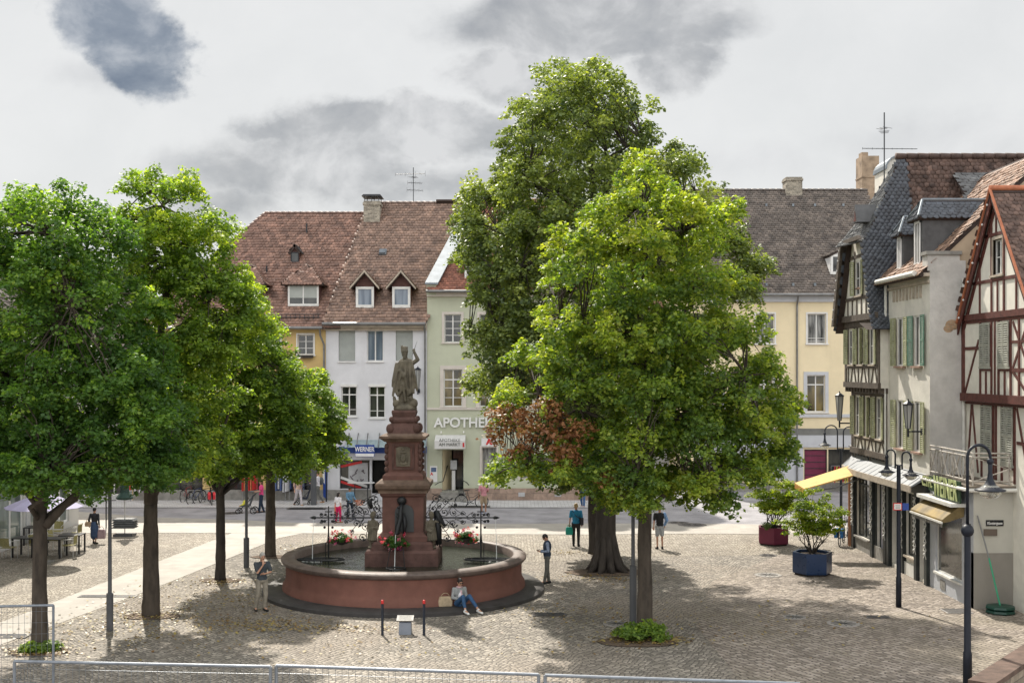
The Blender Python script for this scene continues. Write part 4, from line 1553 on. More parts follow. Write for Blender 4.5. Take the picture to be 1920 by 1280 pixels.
# steep bell-cast slate roof: slope facing the camera, the hip over the gable, and the far slope
ZR_ = 15.55
RX = 15.1
def bell(v, V):
 return v
Lr = 7.0
def S_front(u, v):
 # u across (X), v up the slope; bell cast: flatter at the foot
 t = np.clip(v / 7.2, 0, 1.05)
 y = (Y0 - .35) + (YM - Y0 + .35) * (t ** .9)
 z = 8.75 + (ZR_ - 8.75) * (t ** 1.22)
 x = GX - .5 + u
 return np.column_stack([x, y, z])
def left_edge(t):
 # silhouette where the hip cuts the slope
 z = 8.75 + (ZR_ - 8.75) * (np.clip(t, 0, 1) ** 1.22)
 k = np.clip((z - 12.15) / (ZR_ - 12.15), 0, 1) ** (1 / 1.2)
 return np.where(z > 12.15, .27 + k * (RX - 13.35), .27)
tile_roof('roof', S_front, 13.0, 7.2, .19, .13, M_slate, T, lambda u, v: (u > left_edge(v / 7.2) - .02) & (u < 2.35 + 0 * v), .02, .7, .55, 71, (0, -1, .5))
tile_roof('tiled_roof', S_front, 13.0, 7.2, .2, .15, M_tile_old, T, lambda u, v: (u >= 2.35), .03, 1.0, .3, 72, (0, -1, .5))
def S_hip(u, v):
 t = np.clip(v / 3.7, 0, 1.0)
 s_ = np.clip(.5 + (u - hw) / (2 * hw * np.maximum(1 - t, .02)), -.05, 1.05)
 x = (13.35 - .40 * s_) * (1 - t) + RX * t
 y = (45.80 + 2.3 * s_) * (1 - t) + YM * t
 z = 12.13 + (ZR_ - 12.13) * (t ** 1.2)
 return np.column_stack([x, y, z])
hw = 1.15
tile_roof('hip_roof', S_hip, 2 * hw, 3.7, .18, .13, M_slate_grey, T, lambda u, v: np.abs(u - hw) < hw * (1 - np.clip(v / 3.7, 0, 1)) + .06, .02, .7, .55, 73, (-1, 0, .5))
def S_back(u, v):
 q = S_front(u, v)
 q[:, 1] = 2 * YM - q[:, 1]
 return q
tile_roof('rear_roof', S_back, 13.0, 7.2, .3, .24, M_slate, T, lambda u, v: (u > left_edge(v / 7.2) - .02), .02, .7, .3, 74, (0, 1, .5))
# decks beneath
b = MB()
def deck(SF_, U0, U1, V, le=None, off=-.03, nu=1, nv=14):
 for j in range(nv):
  va, vb = V * j / nv, V * (j + 1) / nv
  a0 = U0 if le is None else float(le(np.array([va / V]))[0])
  b0 = U0 if le is None else float(le(np.array([vb / V]))[0])
  q = SF_(np.array([a0, U1, U1, b0]), np.array([va, va, vb, vb]))
  q[:, 2] += off
  b.poly(q)
deck(S_front, 0, 13, 7.2, left_edge)
deck(S_back, 0, 13, 7.2, left_edge)
for j in range(10):
 t0, t1 = j / 10, (j + 1) / 10
 q = S_hip(np.array([hw * t0, 2 * hw - hw * t0, 2 * hw - hw * t1, hw * t1]), np.array([3.7 * t0, 3.7 * t0, 3.7 * t1, 3.7 * t1]))
 q[:, 2] -= .03
 b.poly(q)
# soffits closing the eaves
b.poly([(GX - .5, Y0 - .35, 8.72), (27, Y0 - .35, 8.72), (27, Y0 + .6, 9.0), (GX - .5, Y0 + .6, 9.0)])
b.build('roof_deck', M_deck, T)
b = MB()
ridge(b, (RX - .1, YM, ZR_ + .02), (27, YM, ZR_ + .02), .12, .42)
b.build('ridge_tiles', M_tile_old, T, True)
# dormer in the upper tiled part and the shed roof over it
d = MB()
d.box(17.3, 18.7, YM - 1.9, YM - .4, 12.4, 13.55)
do = d.build('dormer', M_beam_red, T)
quad_roof('dormer_roof', (17.0, YM - 2.15, 13.5), (19.0, YM - 2.15, 13.5), (18.7, YM - .25, 14.9), (17.2, YM - .25, 14.9), .24, .18, M_slate_grey, do, M_deck, .025, 75)
b = MB()
b.box(17.65, 18.4, YM - 1.93, YM - 1.905, 12.7, 13.35)
b.build('pane', M_glass, do)
# small dormer on the hip
b = MB()
b.prism([(YM - .55, 12.95), (YM + .05, 12.95), (YM - .25, 13.65)], lambda u, z, q: (GX + .1 + q, u, z), -.35, .8)
hd = b.build('hip_dormer', M_slate_grey, T)
b = MB()
b.prism([(YM - .43, 13.0), (YM - .07, 13.0), (YM - .25, 13.4)], lambda u, z, q: (GX - .26 + q, u, z), 0, .01)
b.build('pane', M_beam_red, hd)
# shopfront: dark pilasters with white lattice, canopy above
b = MB()
for u0, u1 in ((44.64, 45.0), (46.0, 46.9), (48.7, 49.16)):
 F.box(b, u0, u1, .02, 3.0, .001, .03)
for u in (44.75, 46.4, 48.95):
 F.box(b, u - .14, u + .14, 0, 3.3, 0, .12)
F.box(b, Y0 + .04, Y1 - .04, 3.0, 3.35, .002, .14)
F.box(b, Y0 + .04, Y1 - .04, 3.36, 3.9, .002, .06)
for u in (45.5, 47.7):
 F.box(b, u - .8, u + .8, 3.42, 3.8, .062, .1)
b.build('shopfront', M_shopdark, T)
def lattice(T, u, z0, z1, w, o, F_=None):
 F_ = F_ or FR
 b = MB()
 n = int((z1 - z0) / .26)
 for i in range(n):
  za, zb = z0 + (z1 - z0) * i / n, z0 + (z1 - z0) * (i + 1) / n
  F_.bar(b, u - w, za, u + w, zb, .035, o, o + .012)
  F_.bar(b, u + w, za, u - w, zb, .035, o + .0125, o + .024)
  F_.box(b, u - w, u + w, zb - .012, zb + .012, o + .0245, o + .035)
  b.ell(F_(u, (za + zb) / 2, o + .03), (.05, .06, .06), 6, 5)
 return b.build('lattice', M_lattice, T)
for u in (44.75, 46.4, 48.95):
 lattice(T, u, .9, 2.9, .125, .122)
window(FR, holes_g[0], T, M_shopdark, M_shopgl, 2, (), .85, 0, None, .08, sillm=M_sand, name='shop_window', inset=.08)
window(FR, holes_g[1], T, M_shopdark, W_('sheeted_window', (.45, .44, .50), .4, .1, 3), 1, (), None, 0, None, 0, name='shop_door', inset=.1)
b = MB()
F.box(b, Y0 + .04, Y1 - .02, 0, .5, .0, .05)
F.box(b, 46.9, 48.7, .5, .56, .0, .14)
b.build('plinth', M_plinth, T)
b = MB()
b.tube([(FX - .1, Y1 + .1, 0), (FX - .1, Y1 + .1, 3.3)], .09, 10)
b.build('terracotta_pillar', W_('terracotta_pillar', (.40, .19, .10), .7, .15), T)
# long zinc canopy over both shopfronts
T = thing('shop_canopy', (FX - .4, 44.7, 3.4), 'long bent zinc canopy running above the black shopfronts', 'canopy')
ys = [40.35, 41.4, 43.0, 44.6, 46.4, 48.0, 49.4]
xo = [13.4, 13.38, 13.35, 13.32, 13.3, 13.4, 13.6]
b = MB()
k = MB()
for i in range(len(ys) - 1):
 a, c = ys[i], ys[i + 1]
 b.hexa([(xo[i], a, 3.28), (FX + .0, a, 3.60), (FX + .0, c, 3.60), (xo[i + 1], c, 3.28), (xo[i], a, 3.33), (FX + .0, a, 3.72), (FX + .0, c, 3.72), (xo[i + 1], c, 3.33)])
 k.hexa([(xo[i] - .03, a, 3.12), (xo[i] + .02, a, 3.12), (xo[i + 1] + .02, c, 3.12), (xo[i + 1] - .03, c, 3.12),
   (xo[i] - .03, a, 3.34), (xo[i] + .02, a, 3.34), (xo[i + 1] + .02, c, 3.34), (xo[i + 1] - .03, c, 3.34)])
b.build('canopy_sheet', W_('canopy_zinc', (.22, .235, .25), .55, .12, 3), T)
k.build('fascia', M_sand, T)
k = MB()
for i in range(15):
 y = 40.6 + i * .61
 x = np.interp(y, ys, xo)
 k.hexa([(x, y, 3.335), (FX - .15, y + .05, 3.61), (FX - .15, y + .07, 3.61), (x, y + .02, 3.335), (x, y, 3.345), (FX - .15, y + .05, 3.640), (FX - .15, y + .07, 3.640), (x, y + .02, 3.345)])
k.build('standing_seam', W_('seam_grey', (.12, .13, .14), .6, .1), T)

# ---- yellow awning
aw = thing('yellow_awning', (FX - .9, 49, 2.6), 'faded yellow cloth awning pulled out at the corner of the timber house', 'awning')
b = MB()
A = [px(1606, 869, 48.2), px(1620, 886, 46.9), px(1508, 917, 46.5), px(1490, 906, 47.6)]
n_ = Vector((0, 0, .025))
b.hexa([A[3] - n_, A[2] - n_, A[1] - n_, A[0] - n_, A[3] + n_, A[2] + n_, A[1] + n_, A[0] + n_])
b.build('cloth', W_('yellow_cloth', (.66, .42, .13), .7, .12, 2), aw)
b = MB()
dz = Vector((0, 0, -.16))
b.poly([A[3] - n_, A[2] - n_, A[2] - n_ + dz, A[3] - n_ + dz])
b.build('valance', W_('orange_cloth', (.60, .28, .07), .7, .12, 2), aw)
b = MB()
b.tube([A[1] + Vector((.2, .05, -.12)), (A[1] + A[2]) / 2 + Vector((0, .02, -.28)), A[2] + Vector((0, 0, -.1))], .03, 6)
b.tube([A[0] + Vector((.2, -.05, -.12)), (A[0] + A[3]) / 2 + Vector((0, -.02, -.28)), A[3] + Vector((0, 0, -.1))], .03, 6)
b.tube([A[0] + Vector((0, .05, .03)), A[1] + Vector((0, -.05, .03))], .06, 8)
b.build('folding_arm', M_gutter, aw)

# ---- plaster house
P0, P1 = 40.2, 44.6
T = thing('plaster_house', (FX + 3, 42.4, 0), 'weathered cream plaster house with open green shutters and blue slate dormers', 'house')
w = MB()
wh = [(42.72, 43.62, 4.42, 6.15), (40.95, 41.75, 4.42, 6.15), (42.72, 43.62, 7.38, 9.12), (40.95, 41.75, 7.38, 9.12)]
gh_ = [(43.2, 44.2, .15, 2.9), (41.5, 42.6, .7, 2.9), (40.5, 41.2, .12, 2.8)]
FR.wall(w, P0, P1, 0, 10.55, wh + gh_, .3)
w.build('wall', M_plaster, T)
w = MB()
FS = Face((0, P0, 0), (1, 0, 0), (0, -1, 0))
w.poly([FS(FX, 0), FS(15.2, 0), FS(15.2, 10.9), FS(FX, 10.9)])
w.box(FX - .08, FX + 1.0, P0 - .002, P0 + .5, 10.56, 11.1)
w.build('side_wall', M_plaster_g, T)
w = MB()
w.box(FX - .14, FX + 1.06, P0 - .06, P0 + .56, 11.1, 11.22)
w.build('parapet_coping', M_plinth, T)
# slope facing the square, with the tan gable beyond
def edge(t):
 return FX + .1 + t * 4.2, 10.75 + t * 4.02
w = MB()
x1, z1 = edge(1)
w.poly([(FX + .1, P0 + .06, 10.0), (21, P0 + .06, 10.0), (21, P0 + .06, z1), (x1, P0 + .06, z1), (FX + .1, P0 + .06, 10.75)])
w.build('gable_wall', W_('tan_gable_render', (.42, .33, .235), .9, .15, 1.2, .3, 20, dirt=.2), T)
quad_roof('roof', (FX - .35, P1 + 3.5, 10.45), (FX - .35, P0 + .05, 10.45), (x1, P0 + .05, z1 + .05), (x1, P1 + 3.5, z1 + .05), .22, .2, W_('pink_sunlit_tiles', (.36, .24, .18), .6, .2, 2, .2, tone=TONE_TILE), T, M_deck, .035, 81,
          holes=())
w = MB()
w.tube([(FX - .42, P1 + .1, 10.5), (FX - .42, P0 + .3, 10.5)], .09, 8)
w.tube([(FX - .1, P1 + .05, 10.4), (FX - .1, P1 + .05, 4)], .05, 8)
w.tube([(15.1, P0 - .08, 10.3), (15.1, P0 - .08, 3.7)], .05, 8)
w.build('gutter', M_lattice, T)
w = MB()
for i in range(9):
 u = 41.0 + i * .36
 FR.box(w, u, u + .16, 9.72, 10.12, 0, .04)
FR.box(w, P0 + .02, P1 - .02, 10.16, 10.26, 0, .06)
FR.box(w, P0 + .02, P1 - .02, 10.38, 10.5, 0, .2)
w.build('relief_frieze', M_sand, T)
for i, h in enumerate(wh):
 sm_ = M_shut_g if i == 3 else M_shut
 window(FR, h, T, M_frame, M_glass, 2, (), None, 0, None, .1, sillm=W_('red_sandstone_sill', (.34, .22, .17), .8, .2), shut=[(-1, .42, .06), (1, .42, .10)], shm=sm_, inset=.03)
w = MB()
w.ell((14.75, P0 + .02, 8.75), (.30, .035, .22), 14, 8)
w.ell((14.62, P0 + .02, 8.62), (.22, .034, .16), 14, 8)
w.build('bare_brick_patch', stone_mat('bare_bricks', (.42, .27, .16), .2, .08, (.35, .30, .22)), T)
# slate dormers looking at the square
for j, (yc, w_) in enumerate(((43.9, .75), (41.95, .95))):
 d = MB()
 zt = 12.2 if j == 0 else 12.55
 d.box(FX + .2, FX + 2.6, yc - w_ / 2, yc + w_ / 2, 10.7, zt)
 do = d.build('dormer', M_slate_grey, T)
 hr = .6
 o_ = .16
 quad_roof('dormer_roof', (FX + .0, yc - w_ / 2 - o_, zt - .04), (FX + 3.8, yc - w_ / 2 - o_, zt - .04), (FX + 3.8, yc, zt + hr), (FX + .35, yc, zt + hr), .2, .14, M_slate, do, M_deck, .02, 83 + j, tail=.5)
 quad_roof('dormer_roof', (FX + 3.8, yc + w_ / 2 + o_, zt - .04), (FX + .0, yc + w_ / 2 + o_, zt - .04), (FX + .35, yc, zt + hr), (FX + 3.8, yc, zt + hr), .2, .14, M_slate, do, M_deck, .02, 85 + j, tail=.5)
 quad_roof('dormer_roof', (FX + .0, yc + w_ / 2 + o_, zt - .04), (FX + .0, yc - w_ / 2 - o_, zt - .04), (FX + .35, yc - .01, zt + hr), (FX + .35, yc + .01, zt + hr), .2, .14, M_slate, do, M_deck, .02, 87 + j, tail=.5)
 k = MB()
 k.tube([(FX + .35, yc, zt + hr + .03), (FX + 3.8, yc, zt + hr + .03)], .06, 6)
 k.tube([(FX + .0, yc - w_ / 2 - o_, zt), (FX + .35, yc, zt + hr + .03)], .05, 6)
 k.tube([(FX + .0, yc + w_ / 2 + o_, zt), (FX + .35, yc, zt + hr + .03)], .05, 6)
 k.build('zinc_ridge', M_zinc, do)
 Fd = Face((FX + .19, 0, 0), (0, 1, 0), (-1, 0, 0))
 k = MB()
 a, c = yc - w_ * .3, yc + w_ * .3
 Fd.box(k, a, a + .08, 10.95, zt - .12, 0, .04)
 Fd.box(k, c - .08, c, 10.95, zt - .12, 0, .04)
 Fd.box(k, a, c, zt - .2, zt - .12, .001, .039)
 Fd.box(k, a, c, 10.9, 10.98, .001, .05)
 Fd.box(k, yc - .03, yc + .03, 10.98, zt - .2, .0, .035)
 k.build('window_frame', M_white, do)
 k = MB()
 k.poly([Fd(a, 10.98, .006), Fd(c, 10.98, .006), Fd(c, zt - .15, .006), Fd(a, zt - .15, .006)])
 k.build('pane', M_glass, do)
# shopfront of the plaster house
b = MB()
for u0, u1 in ((40.24, 40.5), (41.2, 41.5), (42.6, 43.2), (44.2, 44.56)):
 FR.box(b, u0, u1, .02, 3.0, .001, .03)
for u in (40.32, 41.35, 42.8, 44.4):
 FR.box(b, u - .12, u + .12, 0, 3.3, 0, .12)
FR.box(b, P0 + .02, P1 - .02, 3.0, 3.35, .002, .14)
FR.box(b, P0 + .02, P1 - .02, 3.36, 3.7, .002, .07)
b.build('shopfront', M_shopdark, T)
for u in (40.32, 41.35, 42.8):
 lattice(T, u, .9, 2.85, .115, .122)
window(FR, gh_[0], T, M_shopdark, M_glass, 1, (), .82, 0, None, 0, name='shop_door', inset=.2)
window(FR, gh_[1], T, M_shopdark, M_shopgl, 1, (), .8, 0, None, .08, sillm=M_sand, name='shop_window', inset=.08)
window(FR, gh_[2], T, M_shopdark, M_glass, 1, (), .82, 0, None, 0, name='shop_door', inset=.2)
b = MB()
FR.box(b, 41.45, 42.68, 0, .45, 0, .05)
b.build('plinth', M_lattice, T)

# round gable top, chimney stub and aerial behind the ridge
T = thing('round_gable_house', (15.4, 51.5, 0), 'pale half-round gable top peeping over the slate ridge under an aerial', 'house')
b = MB()
pts = [(-.5, 14), (.5, 14)] + [(.5 * cos(a), 15.75 + .52 * sin(a)) for a in [pi * i / 10 for i in range(11)]]
b.prism(pts, lambda u, z, q: (16.4 + u, 51.0 + q, z), 0, 1.6)
b.build('gable', M_plaster, T)
b = MB()
for i in range(10):
 a0, a1 = pi * i / 10, pi * (i + 1) / 10
 Q = lambda r, a, y: (16.4 + r * cos(a), y, 15.75 + (r + .02) * sin(a))
 b.hexa([Q(.5, a0, 50.9), Q(.56, a0, 50.9), Q(.56, a0, 52.7), Q(.5, a0, 52.7), Q(.5, a1, 50.9), Q(.56, a1, 50.9), Q(.56, a1, 52.7), Q(.5, a1, 52.7)])
b.build('rounded_roof', M_zinc, T)
antenna('roof_antenna', (15.45, 49.8, 12.0), 5.9, 'tall thin aerial above the blue slate roof of the timber house', [(4.4, 2.3, 12, 0.05, .10), (5.1, .5, 4, 1.2, .22), (5.25, .4, 3, 2.2, .3)])

# ---- terrace building with the shop window
T = thing('terrace_shop', (FX + 2, 38.3, 0), 'low pale shop building with a railed roof terrace and green letters over its window', 'shop')
Q0, Q1 = 36.4, 40.2
w = MB()
sh = [(37.35, 39.65, .62, 2.65), (36.62, 37.12, .12, 2.55)]
M_shopwhite = W_('shop_white_paint', (.50, .52, .56), .6, .08, 1.5, dirt=.2)
FR.wall(w, Q0, Q1 - .03, 0, 3.55, sh, .25)
w.build('wall', M_shopwhite, T)
FT = Face((0, Q0, 0), (1, 0, 0), (0, -1, 0))
w = MB()
FT.wall(w, FX, 30, 1.70, 3.55)
w.poly([(FX, Q0, 3.55), (30, Q0, 3.55), (30, Q1, 3.55), (FX, Q1, 3.55)])
w.build('side_wall', W_('grey_white_render', (.50, .485, .43), .9, .06, .8, .2, 30, dirt=.15, streak=.4), T)
w = MB()
FT.box(w, FX, 30, 0, 1.70, -.2, .015)
w.build('dado', W_('dado_grey', (.27, .25, .22), .9, .08, .8, .2, 30, dirt=.3), T)
b = MB()
b.box(FX - .22, 30, Q0 - .22, Q1 - .02, 3.56, 3.74)
b.build('terrace_slab', W_('terrace_slab', (.14, .115, .09), .85, .4, 2, .3), T)
b = MB()
b.tube([(FX - .28, Q1 - .02, 3.62), (FX - .28, Q0 + .1, 3.62), (FX - .2, Q0 - .24, 3.62), (30, Q0 - .28, 3.62)], .06, 8)
b.build('gutter', M_lattice, T)
window(FR, sh[0], T, M_lattice, M_shopgl, 1, (), None, 0, None, .04, sillm=M_lattice, name='shop_window', inset=.06, fw=.05)
window(FR, sh[1], T, M_darkmetal, M_glass, 1, (), .8, 0, None, 0, name='shop_door', inset=.15)
b = MB()
FR.box(b, 38.75, 39.2, .12, .42, 0, .02)
b.build('vent_grille', M_plinth, T)
# railing
b = MB()
ra = [(FX - .02, Q1 - .1), (FX - .02, Q0 + .0), (19.5, Q0)]
for (x0, y0), (x1, y1) in zip(ra, ra[1:]):
 L = math.hypot(x1 - x0, y1 - y0)
 n = max(2, round(L / .55))
 d = Vector(((x1 - x0) / L, (y1 - y0) / L, 0))
 o0 = Vector((x0, y0, 3.74))
 for z in (.12, .86, .98):
  b.tube([o0 + Vector((0, 0, z)), o0 + d * L + Vector((0, 0, z))], .027, 5)
 for i in range(n + 1):
  p = o0 + d * (L * i / n)
  if i % 2 == 0:
   b.tube([p, p + Vector((0, 0, .98))], .027, 5)
  if i < n:
   q = o0 + d * (L * (i + 1) / n)
   if x0 == x1:
    if i % 2 == 0:
     b.tube([p + Vector((0, 0, .12)), q + Vector((0, 0, .86))], .019, 4)
     b.tube([p + Vector((0, 0, .86)), q + Vector((0, 0, .12))], .019, 4)
    else:
     m_ = (p + q) / 2
     b.tube([m_ + d * (.13 * cos(a)) + Vector((0, 0, .49 + .36 * sin(a))) for a in [2 * pi * k_ / 14 for k_ in range(15)]], .019, 4, False)
   elif i % 4 == 0:
    q2 = o0 + d * min(L, L * (i + 4) / n)
    b.tube([p + Vector((0, 0, .12)), q2 + Vector((0, 0, .86))], .019, 4)
    b.tube([p + Vector((0, 0, .86)), q2 + Vector((0, 0, .12))], .019, 4)
b.build('railing', W_('rusty_white_railing', (.45, .41, .36), .7, .4, 9, tint=(.55, .53, .50)), T)
# rolled awning
b = MB()
yy0, yy1 = 37.05, 39.95
prof = [(.02, 3.0), (.14, 3.05), (.55, 2.76), (.72, 2.62), (.72, 2.52), (.5, 2.56), (.05, 2.72)]
n0 = len(prof)
b.prism([(a, z) for a, z in prof], lambda a, z, q: (FX - a, q, z), yy0, yy1)
sa = b.build('rolled_awning', W_('stained_awning', (.20, .145, .06), .7, .45, 1.4, tint=(.36, .24, .05)), T)
b = MB()
b.box(FX - .76, FX - .71, yy0 - .02, yy1 + .02, 2.50, 2.56)
b.build('front_rail', M_lattice, sa)
b = MB()
for i in range(24):
 y = yy0 + .06 + i * .118
 b.prism([(y, 2.50), (y + .1, 2.50), (y + .08, 2.37), (y + .02, 2.37)], lambda u, z, q: (FX - .70 + q, u, z), 0, .006)
b.build('scalloped_valance', W_('valance_grey', (.30, .29, .27), .7, .3, 9), sa)
b = MB()
FR.box(b, 36.95, 40.05, 3.02, 3.13, .0, .5)
b.build('sign_ledge', M_lattice, T)
M_green = W_('sign_green', (.015, .045, .018), .5, .2)
M_greenl = W_('sign_letters_green', (.42, .47, .22), .5, .15)
FR.box(MB(), 36.75, 38.98, 3.15, 3.82, .24, .29).build('sign_backing', M_green, T)
FR.box(MB(), 39.0, 39.5, 3.3, 3.78, .24, .29).build('sign_backing', M_green, T)
# letters read towards the camera: u runs from far to near
text_mesh('sign_letters', 'WEINER', .90, M_greenl, lambda u, v, d: FR(38.95 - u * .62, 3.48 + v, .30 + d), .03, T, 'LEFT', bold=.008)
text_mesh('sign_letters', 'C.TH.', .46, M_greenl, lambda u, v, d: FR(40.05 - u * .85, 3.55 + v, .30 + d), .03, T, 'LEFT', bold=.005)
# street sign
sg = thing('street_sign', (14.63, Q0 - .03, 2.62), 'small black enamel street name sign with white letters on the grey-white wall', 'street sign')
b = MB()
FT.box(b, 14.37, 14.90, 2.52, 2.70, .004, .03)
b.build('plate', W_('black_enamel', (.01, .01, .014), .25, .05), sg)
text_mesh('lettering', 'Klostergasse', .115, M_white, lambda u, v, d: FT(14.635 + u, 2.605 + v, .032 + d), .004, sg, xs=.78, bold=.002)
b = MB()
FT.box(b, 14.30, 14.70, 2.23, 2.43, .02, .05)
tag(b.build('meter_box', W_('brown_box', (.13, .10, .08), .6, .1)), 'small brown metal plate below the black street sign', 'wall plate')

# ---- red timber house
RXF = 15.2
FB = Face((RXF, 0, 0), (0, 1, 0), (-1, 0, 0))
R0_, R1_ = 31.0, 40.14
GM = 37.4
T = thing('red_timber_house', (RXF + 3, 37, 0), 'cream timber-framed house with oxblood beams and a pointed gable behind the roof terrace', 'house')
w = MB()
hs1 = [(37.9, 38.75, 4.45, 6.1), (36.3, 37.15, 4.35, 6.1)]
hs2 = [(37.75, 38.55, 7.35, 8.72), (36.3, 37.1, 7.35, 8.72)]
hg = [(36.85, 37.6, 10.2, 11.3)]
FB.wall(w, R0_, R1_, 0, 6.3, hs1, .15)
FB2 = Face((RXF - .12, 0, 0), (0, 1, 0), (-1, 0, 0))
FB2.wall(w, R0_, R1_, 6.3, 8.95, hs2, .15)
w.poly([FB2(R0_, 6.3), FB2(R1_, 6.3), FB2(R1_, 6.3, -.12), FB2(R0_, 6.3, -.12)])
ga, gb, apex = GM - 2.75, GM + 2.74, 12.75
def glim(y):
 return 8.95 + (apex - 8.95) * (1 - (abs(y - GM) / (2.75)))
hA, hB = hg[0][0], hg[0][1]
for a, c in ((ga, hA), (hB, gb)):
 if a == ga:
  w.poly([FB2(a, 8.95), FB2(c, 8.95), FB2(c, glim(c))])
 else:
  w.poly([FB2(a, 8.95), FB2(c, 8.95), FB2(a, glim(a))] if a >= GM else [FB2(a, 8.95), FB2(c, 8.95), FB2(GM, apex), FB2(a, glim(a))])
w.poly([FB2(hA, 8.95), FB2(hB, 8.95), FB2(hB, hg[0][2]), FB2(hA, hg[0][2])])
w.poly([FB2(hA, hg[0][3]), FB2(hB, hg[0][3]), FB2(hB, glim(hB)), FB2(hA, glim(hA))])
w.poly([(RXF, R0_, 0), (25, R0_, 0), (25, R0_, 9), (RXF, R0_, 9)])
w.poly([(RXF, R1_, 3), (25, R1_, 3), (25, R1_, 9.2), (RXF, R1_, 9.2)])
w.build('wall', M_infill, T)
b = MB()
t_ = .05
Y_ = lambda y: y
FB2.box(b, R0_, R1_ + .03, 6.22, 6.48, -.1, .09)
FB.box(b, R0_, R1_ + .01, 5.98 + .14, 6.20, 0, .05)
FB2.box(b, R0_, R1_ + .03, 8.86, 9.06, -.1, .07)
FB2.box(b, R0_, R1_, 8.76, 8.85, 0, .03)
FB2.box(b, R1_ - .2, R1_, 6.48, 8.76, 0, t_)
for h in hs2:
 FB2.box(b, h[0] - .1, h[0], 6.48, 8.76, 0, t_ - .01)
 FB2.box(b, h[1], h[1] + .1, 6.48, 8.76, 0, t_ - .01)
 FB2.box(b, h[0], h[1], h[2] - .14, h[2] - .02, 0, t_ - .012)
FB2.box(b, 38.65, R1_ - .2, 7.9, 8.0, 0, t_ - .015)
FB2.box(b, 38.1, 38.18, 6.48, 7.2, 0, t_ - .012)
FB2.box(b, 36.65, 36.73, 6.48, 7.2, 0, t_ - .012)
FB2.box(b, 37.4, 37.48, 6.48, 8.76, 0, t_ - .014)
FB2.bar(b, 39.9, 6.5, 38.75, 8.2, .09, 0, t_ - .02)
FB2.bar(b, 36.1, 7.3, 35.0, 8.7, .09, 0, t_ - .02)
FB2.bar(b, 35.0, 7.3, 36.1, 8.7, .09, 0, t_ - .024)
FB2.box(b, R0_, 36.2, 7.18, 7.3, 0, t_ - .015)
FB2.box(b, R0_, 36.2, 8.05, 8.13, 0, t_ - .018)
FB2.bar(b, 35.0, 6.5, 36.1, 7.2, .09, 0, t_ - .02)
for u in (35.6, 34.6, 33.6):
 FB2.box(b, u, u + .1, 6.48, 8.76, 0, t_ - .01)
for h in hs1:
 FB.box(b, h[0] - .1, h[0], 3.8, 6.12, 0, t_ - .01)
 FB.box(b, h[1], h[1] + .1, 3.8, 6.12, 0, t_ - .01)
 FB.box(b, h[0], h[1], h[2] - .14, h[2] - .02, 0, t_ - .012)
FB.bar(b, 39.1, 3.9, 39.6, 6.1, .09, 0, t_ - .02)
FB.bar(b, 40.0, 3.9, 39.65, 6.1, .1, 0, t_ - .02)
FB.box(b, 37.6, 37.7, 3.8, 6.12, 0, t_ - .013)
FB.bar(b, 35.2, 3.9, 36.1, 6.1, .09, 0, t_ - .02)
FB.box(b, R0_, 36.1, 5.0, 5.1, 0, t_ - .022)
# gable timbers
for u in (36.75, 37.7):
 FB2.box(b, u - .05, u + .05, 9.06, glim(u) - .2, 0, t_ - .012)
FB2.box(b, 35.8, 35.89, 9.06, glim(35.8) - .2, 0, t_ - .014)
FB2.box(b, 38.6, 38.69, 9.06, glim(38.7) - .1, 0, t_ - .014)
FB2.box(b, 37.2, 37.28, 9.06, 10.1, 0, t_ - .016)
FB2.box(b, ga + .85, 39.2, 10.0, 10.1, 0, t_ - .01)
FB2.box(b, ga + 1.85, 38.2, 11.42, 11.52, 0, t_ - .01)
FB2.box(b, 37.3, 37.38, 11.52, glim(37.4) - .2, 0, t_ - .016)
b.build('timber_frame', M_beam_red, T)
for i, h in enumerate(hs1 + hs2):
 FF = FB if i < 2 else FB2
 W = h[1] - h[0]
 window(FF, h, T, M_shut_grey, M_glass, 1, (), None, 0, None, .05, sillm=M_shut_grey, inset=.1, shut=[(1, -W / 2 + .01, .0), (-1, -W / 2 + .01, .0)], shm=M_shut_grey)
window(FB2, hg[0], T, M_frame, M_glass, 2, (.5,), None, .09, M_sand, .05, inset=.08)
# gable roof running back from the apex
AX = RXF - .30
EZl = 8.75
wslope = 3.0
A = np.array
quad_roof('roof', (AX, GM - wslope, EZl), (30, GM - wslope, EZl), (30, GM, apex + .1), (AX, GM, apex + .1), .17, .15, M_tile_old, T, M_deck, .028, 91, tail=.35)
quad_roof('roof', (30, GM + 2.78, EZl + .35), (AX, GM + 2.78, EZl + .35), (AX, GM, apex + .1), (30, GM, apex + .1), .2, .18, M_tile_old, T, M_deck, .028, 92)
b = MB()
b.tube([(AX - .02, GM, apex + .16), (30, GM, apex + .16)], .09, 10)
for sgn, q in ((-1, GM - wslope), (1, GM + 2.78)):
 b.tube([(AX - .01, GM, apex + .14), (AX - .01, q, EZl + .06)], .045, 6)
b.build('verge_tiles', W_('orange_ridge', (.40, .14, .07), .7, .2, 6), T)
b = MB()
for sgn, q in ((1, GM + 2.78),):
 for o1, w1, dz_ in ((0, .30, -.08), (.14, .26, -.30)):
  b.hexa([(AX + o1, q, EZl + dz_ - w1 + .04), (AX + o1 + .05, q, EZl + dz_ - w1 + .04), (AX + o1 + .05, GM, apex + dz_ - w1), (AX + o1, GM, apex + dz_ - w1),
    (AX + o1, q, EZl + dz_ + .04), (AX + o1 + .05, q, EZl + dz_ + .04), (AX + o1 + .05, GM, apex + dz_), (AX + o1, GM, apex + dz_)])
q = GM - wslope
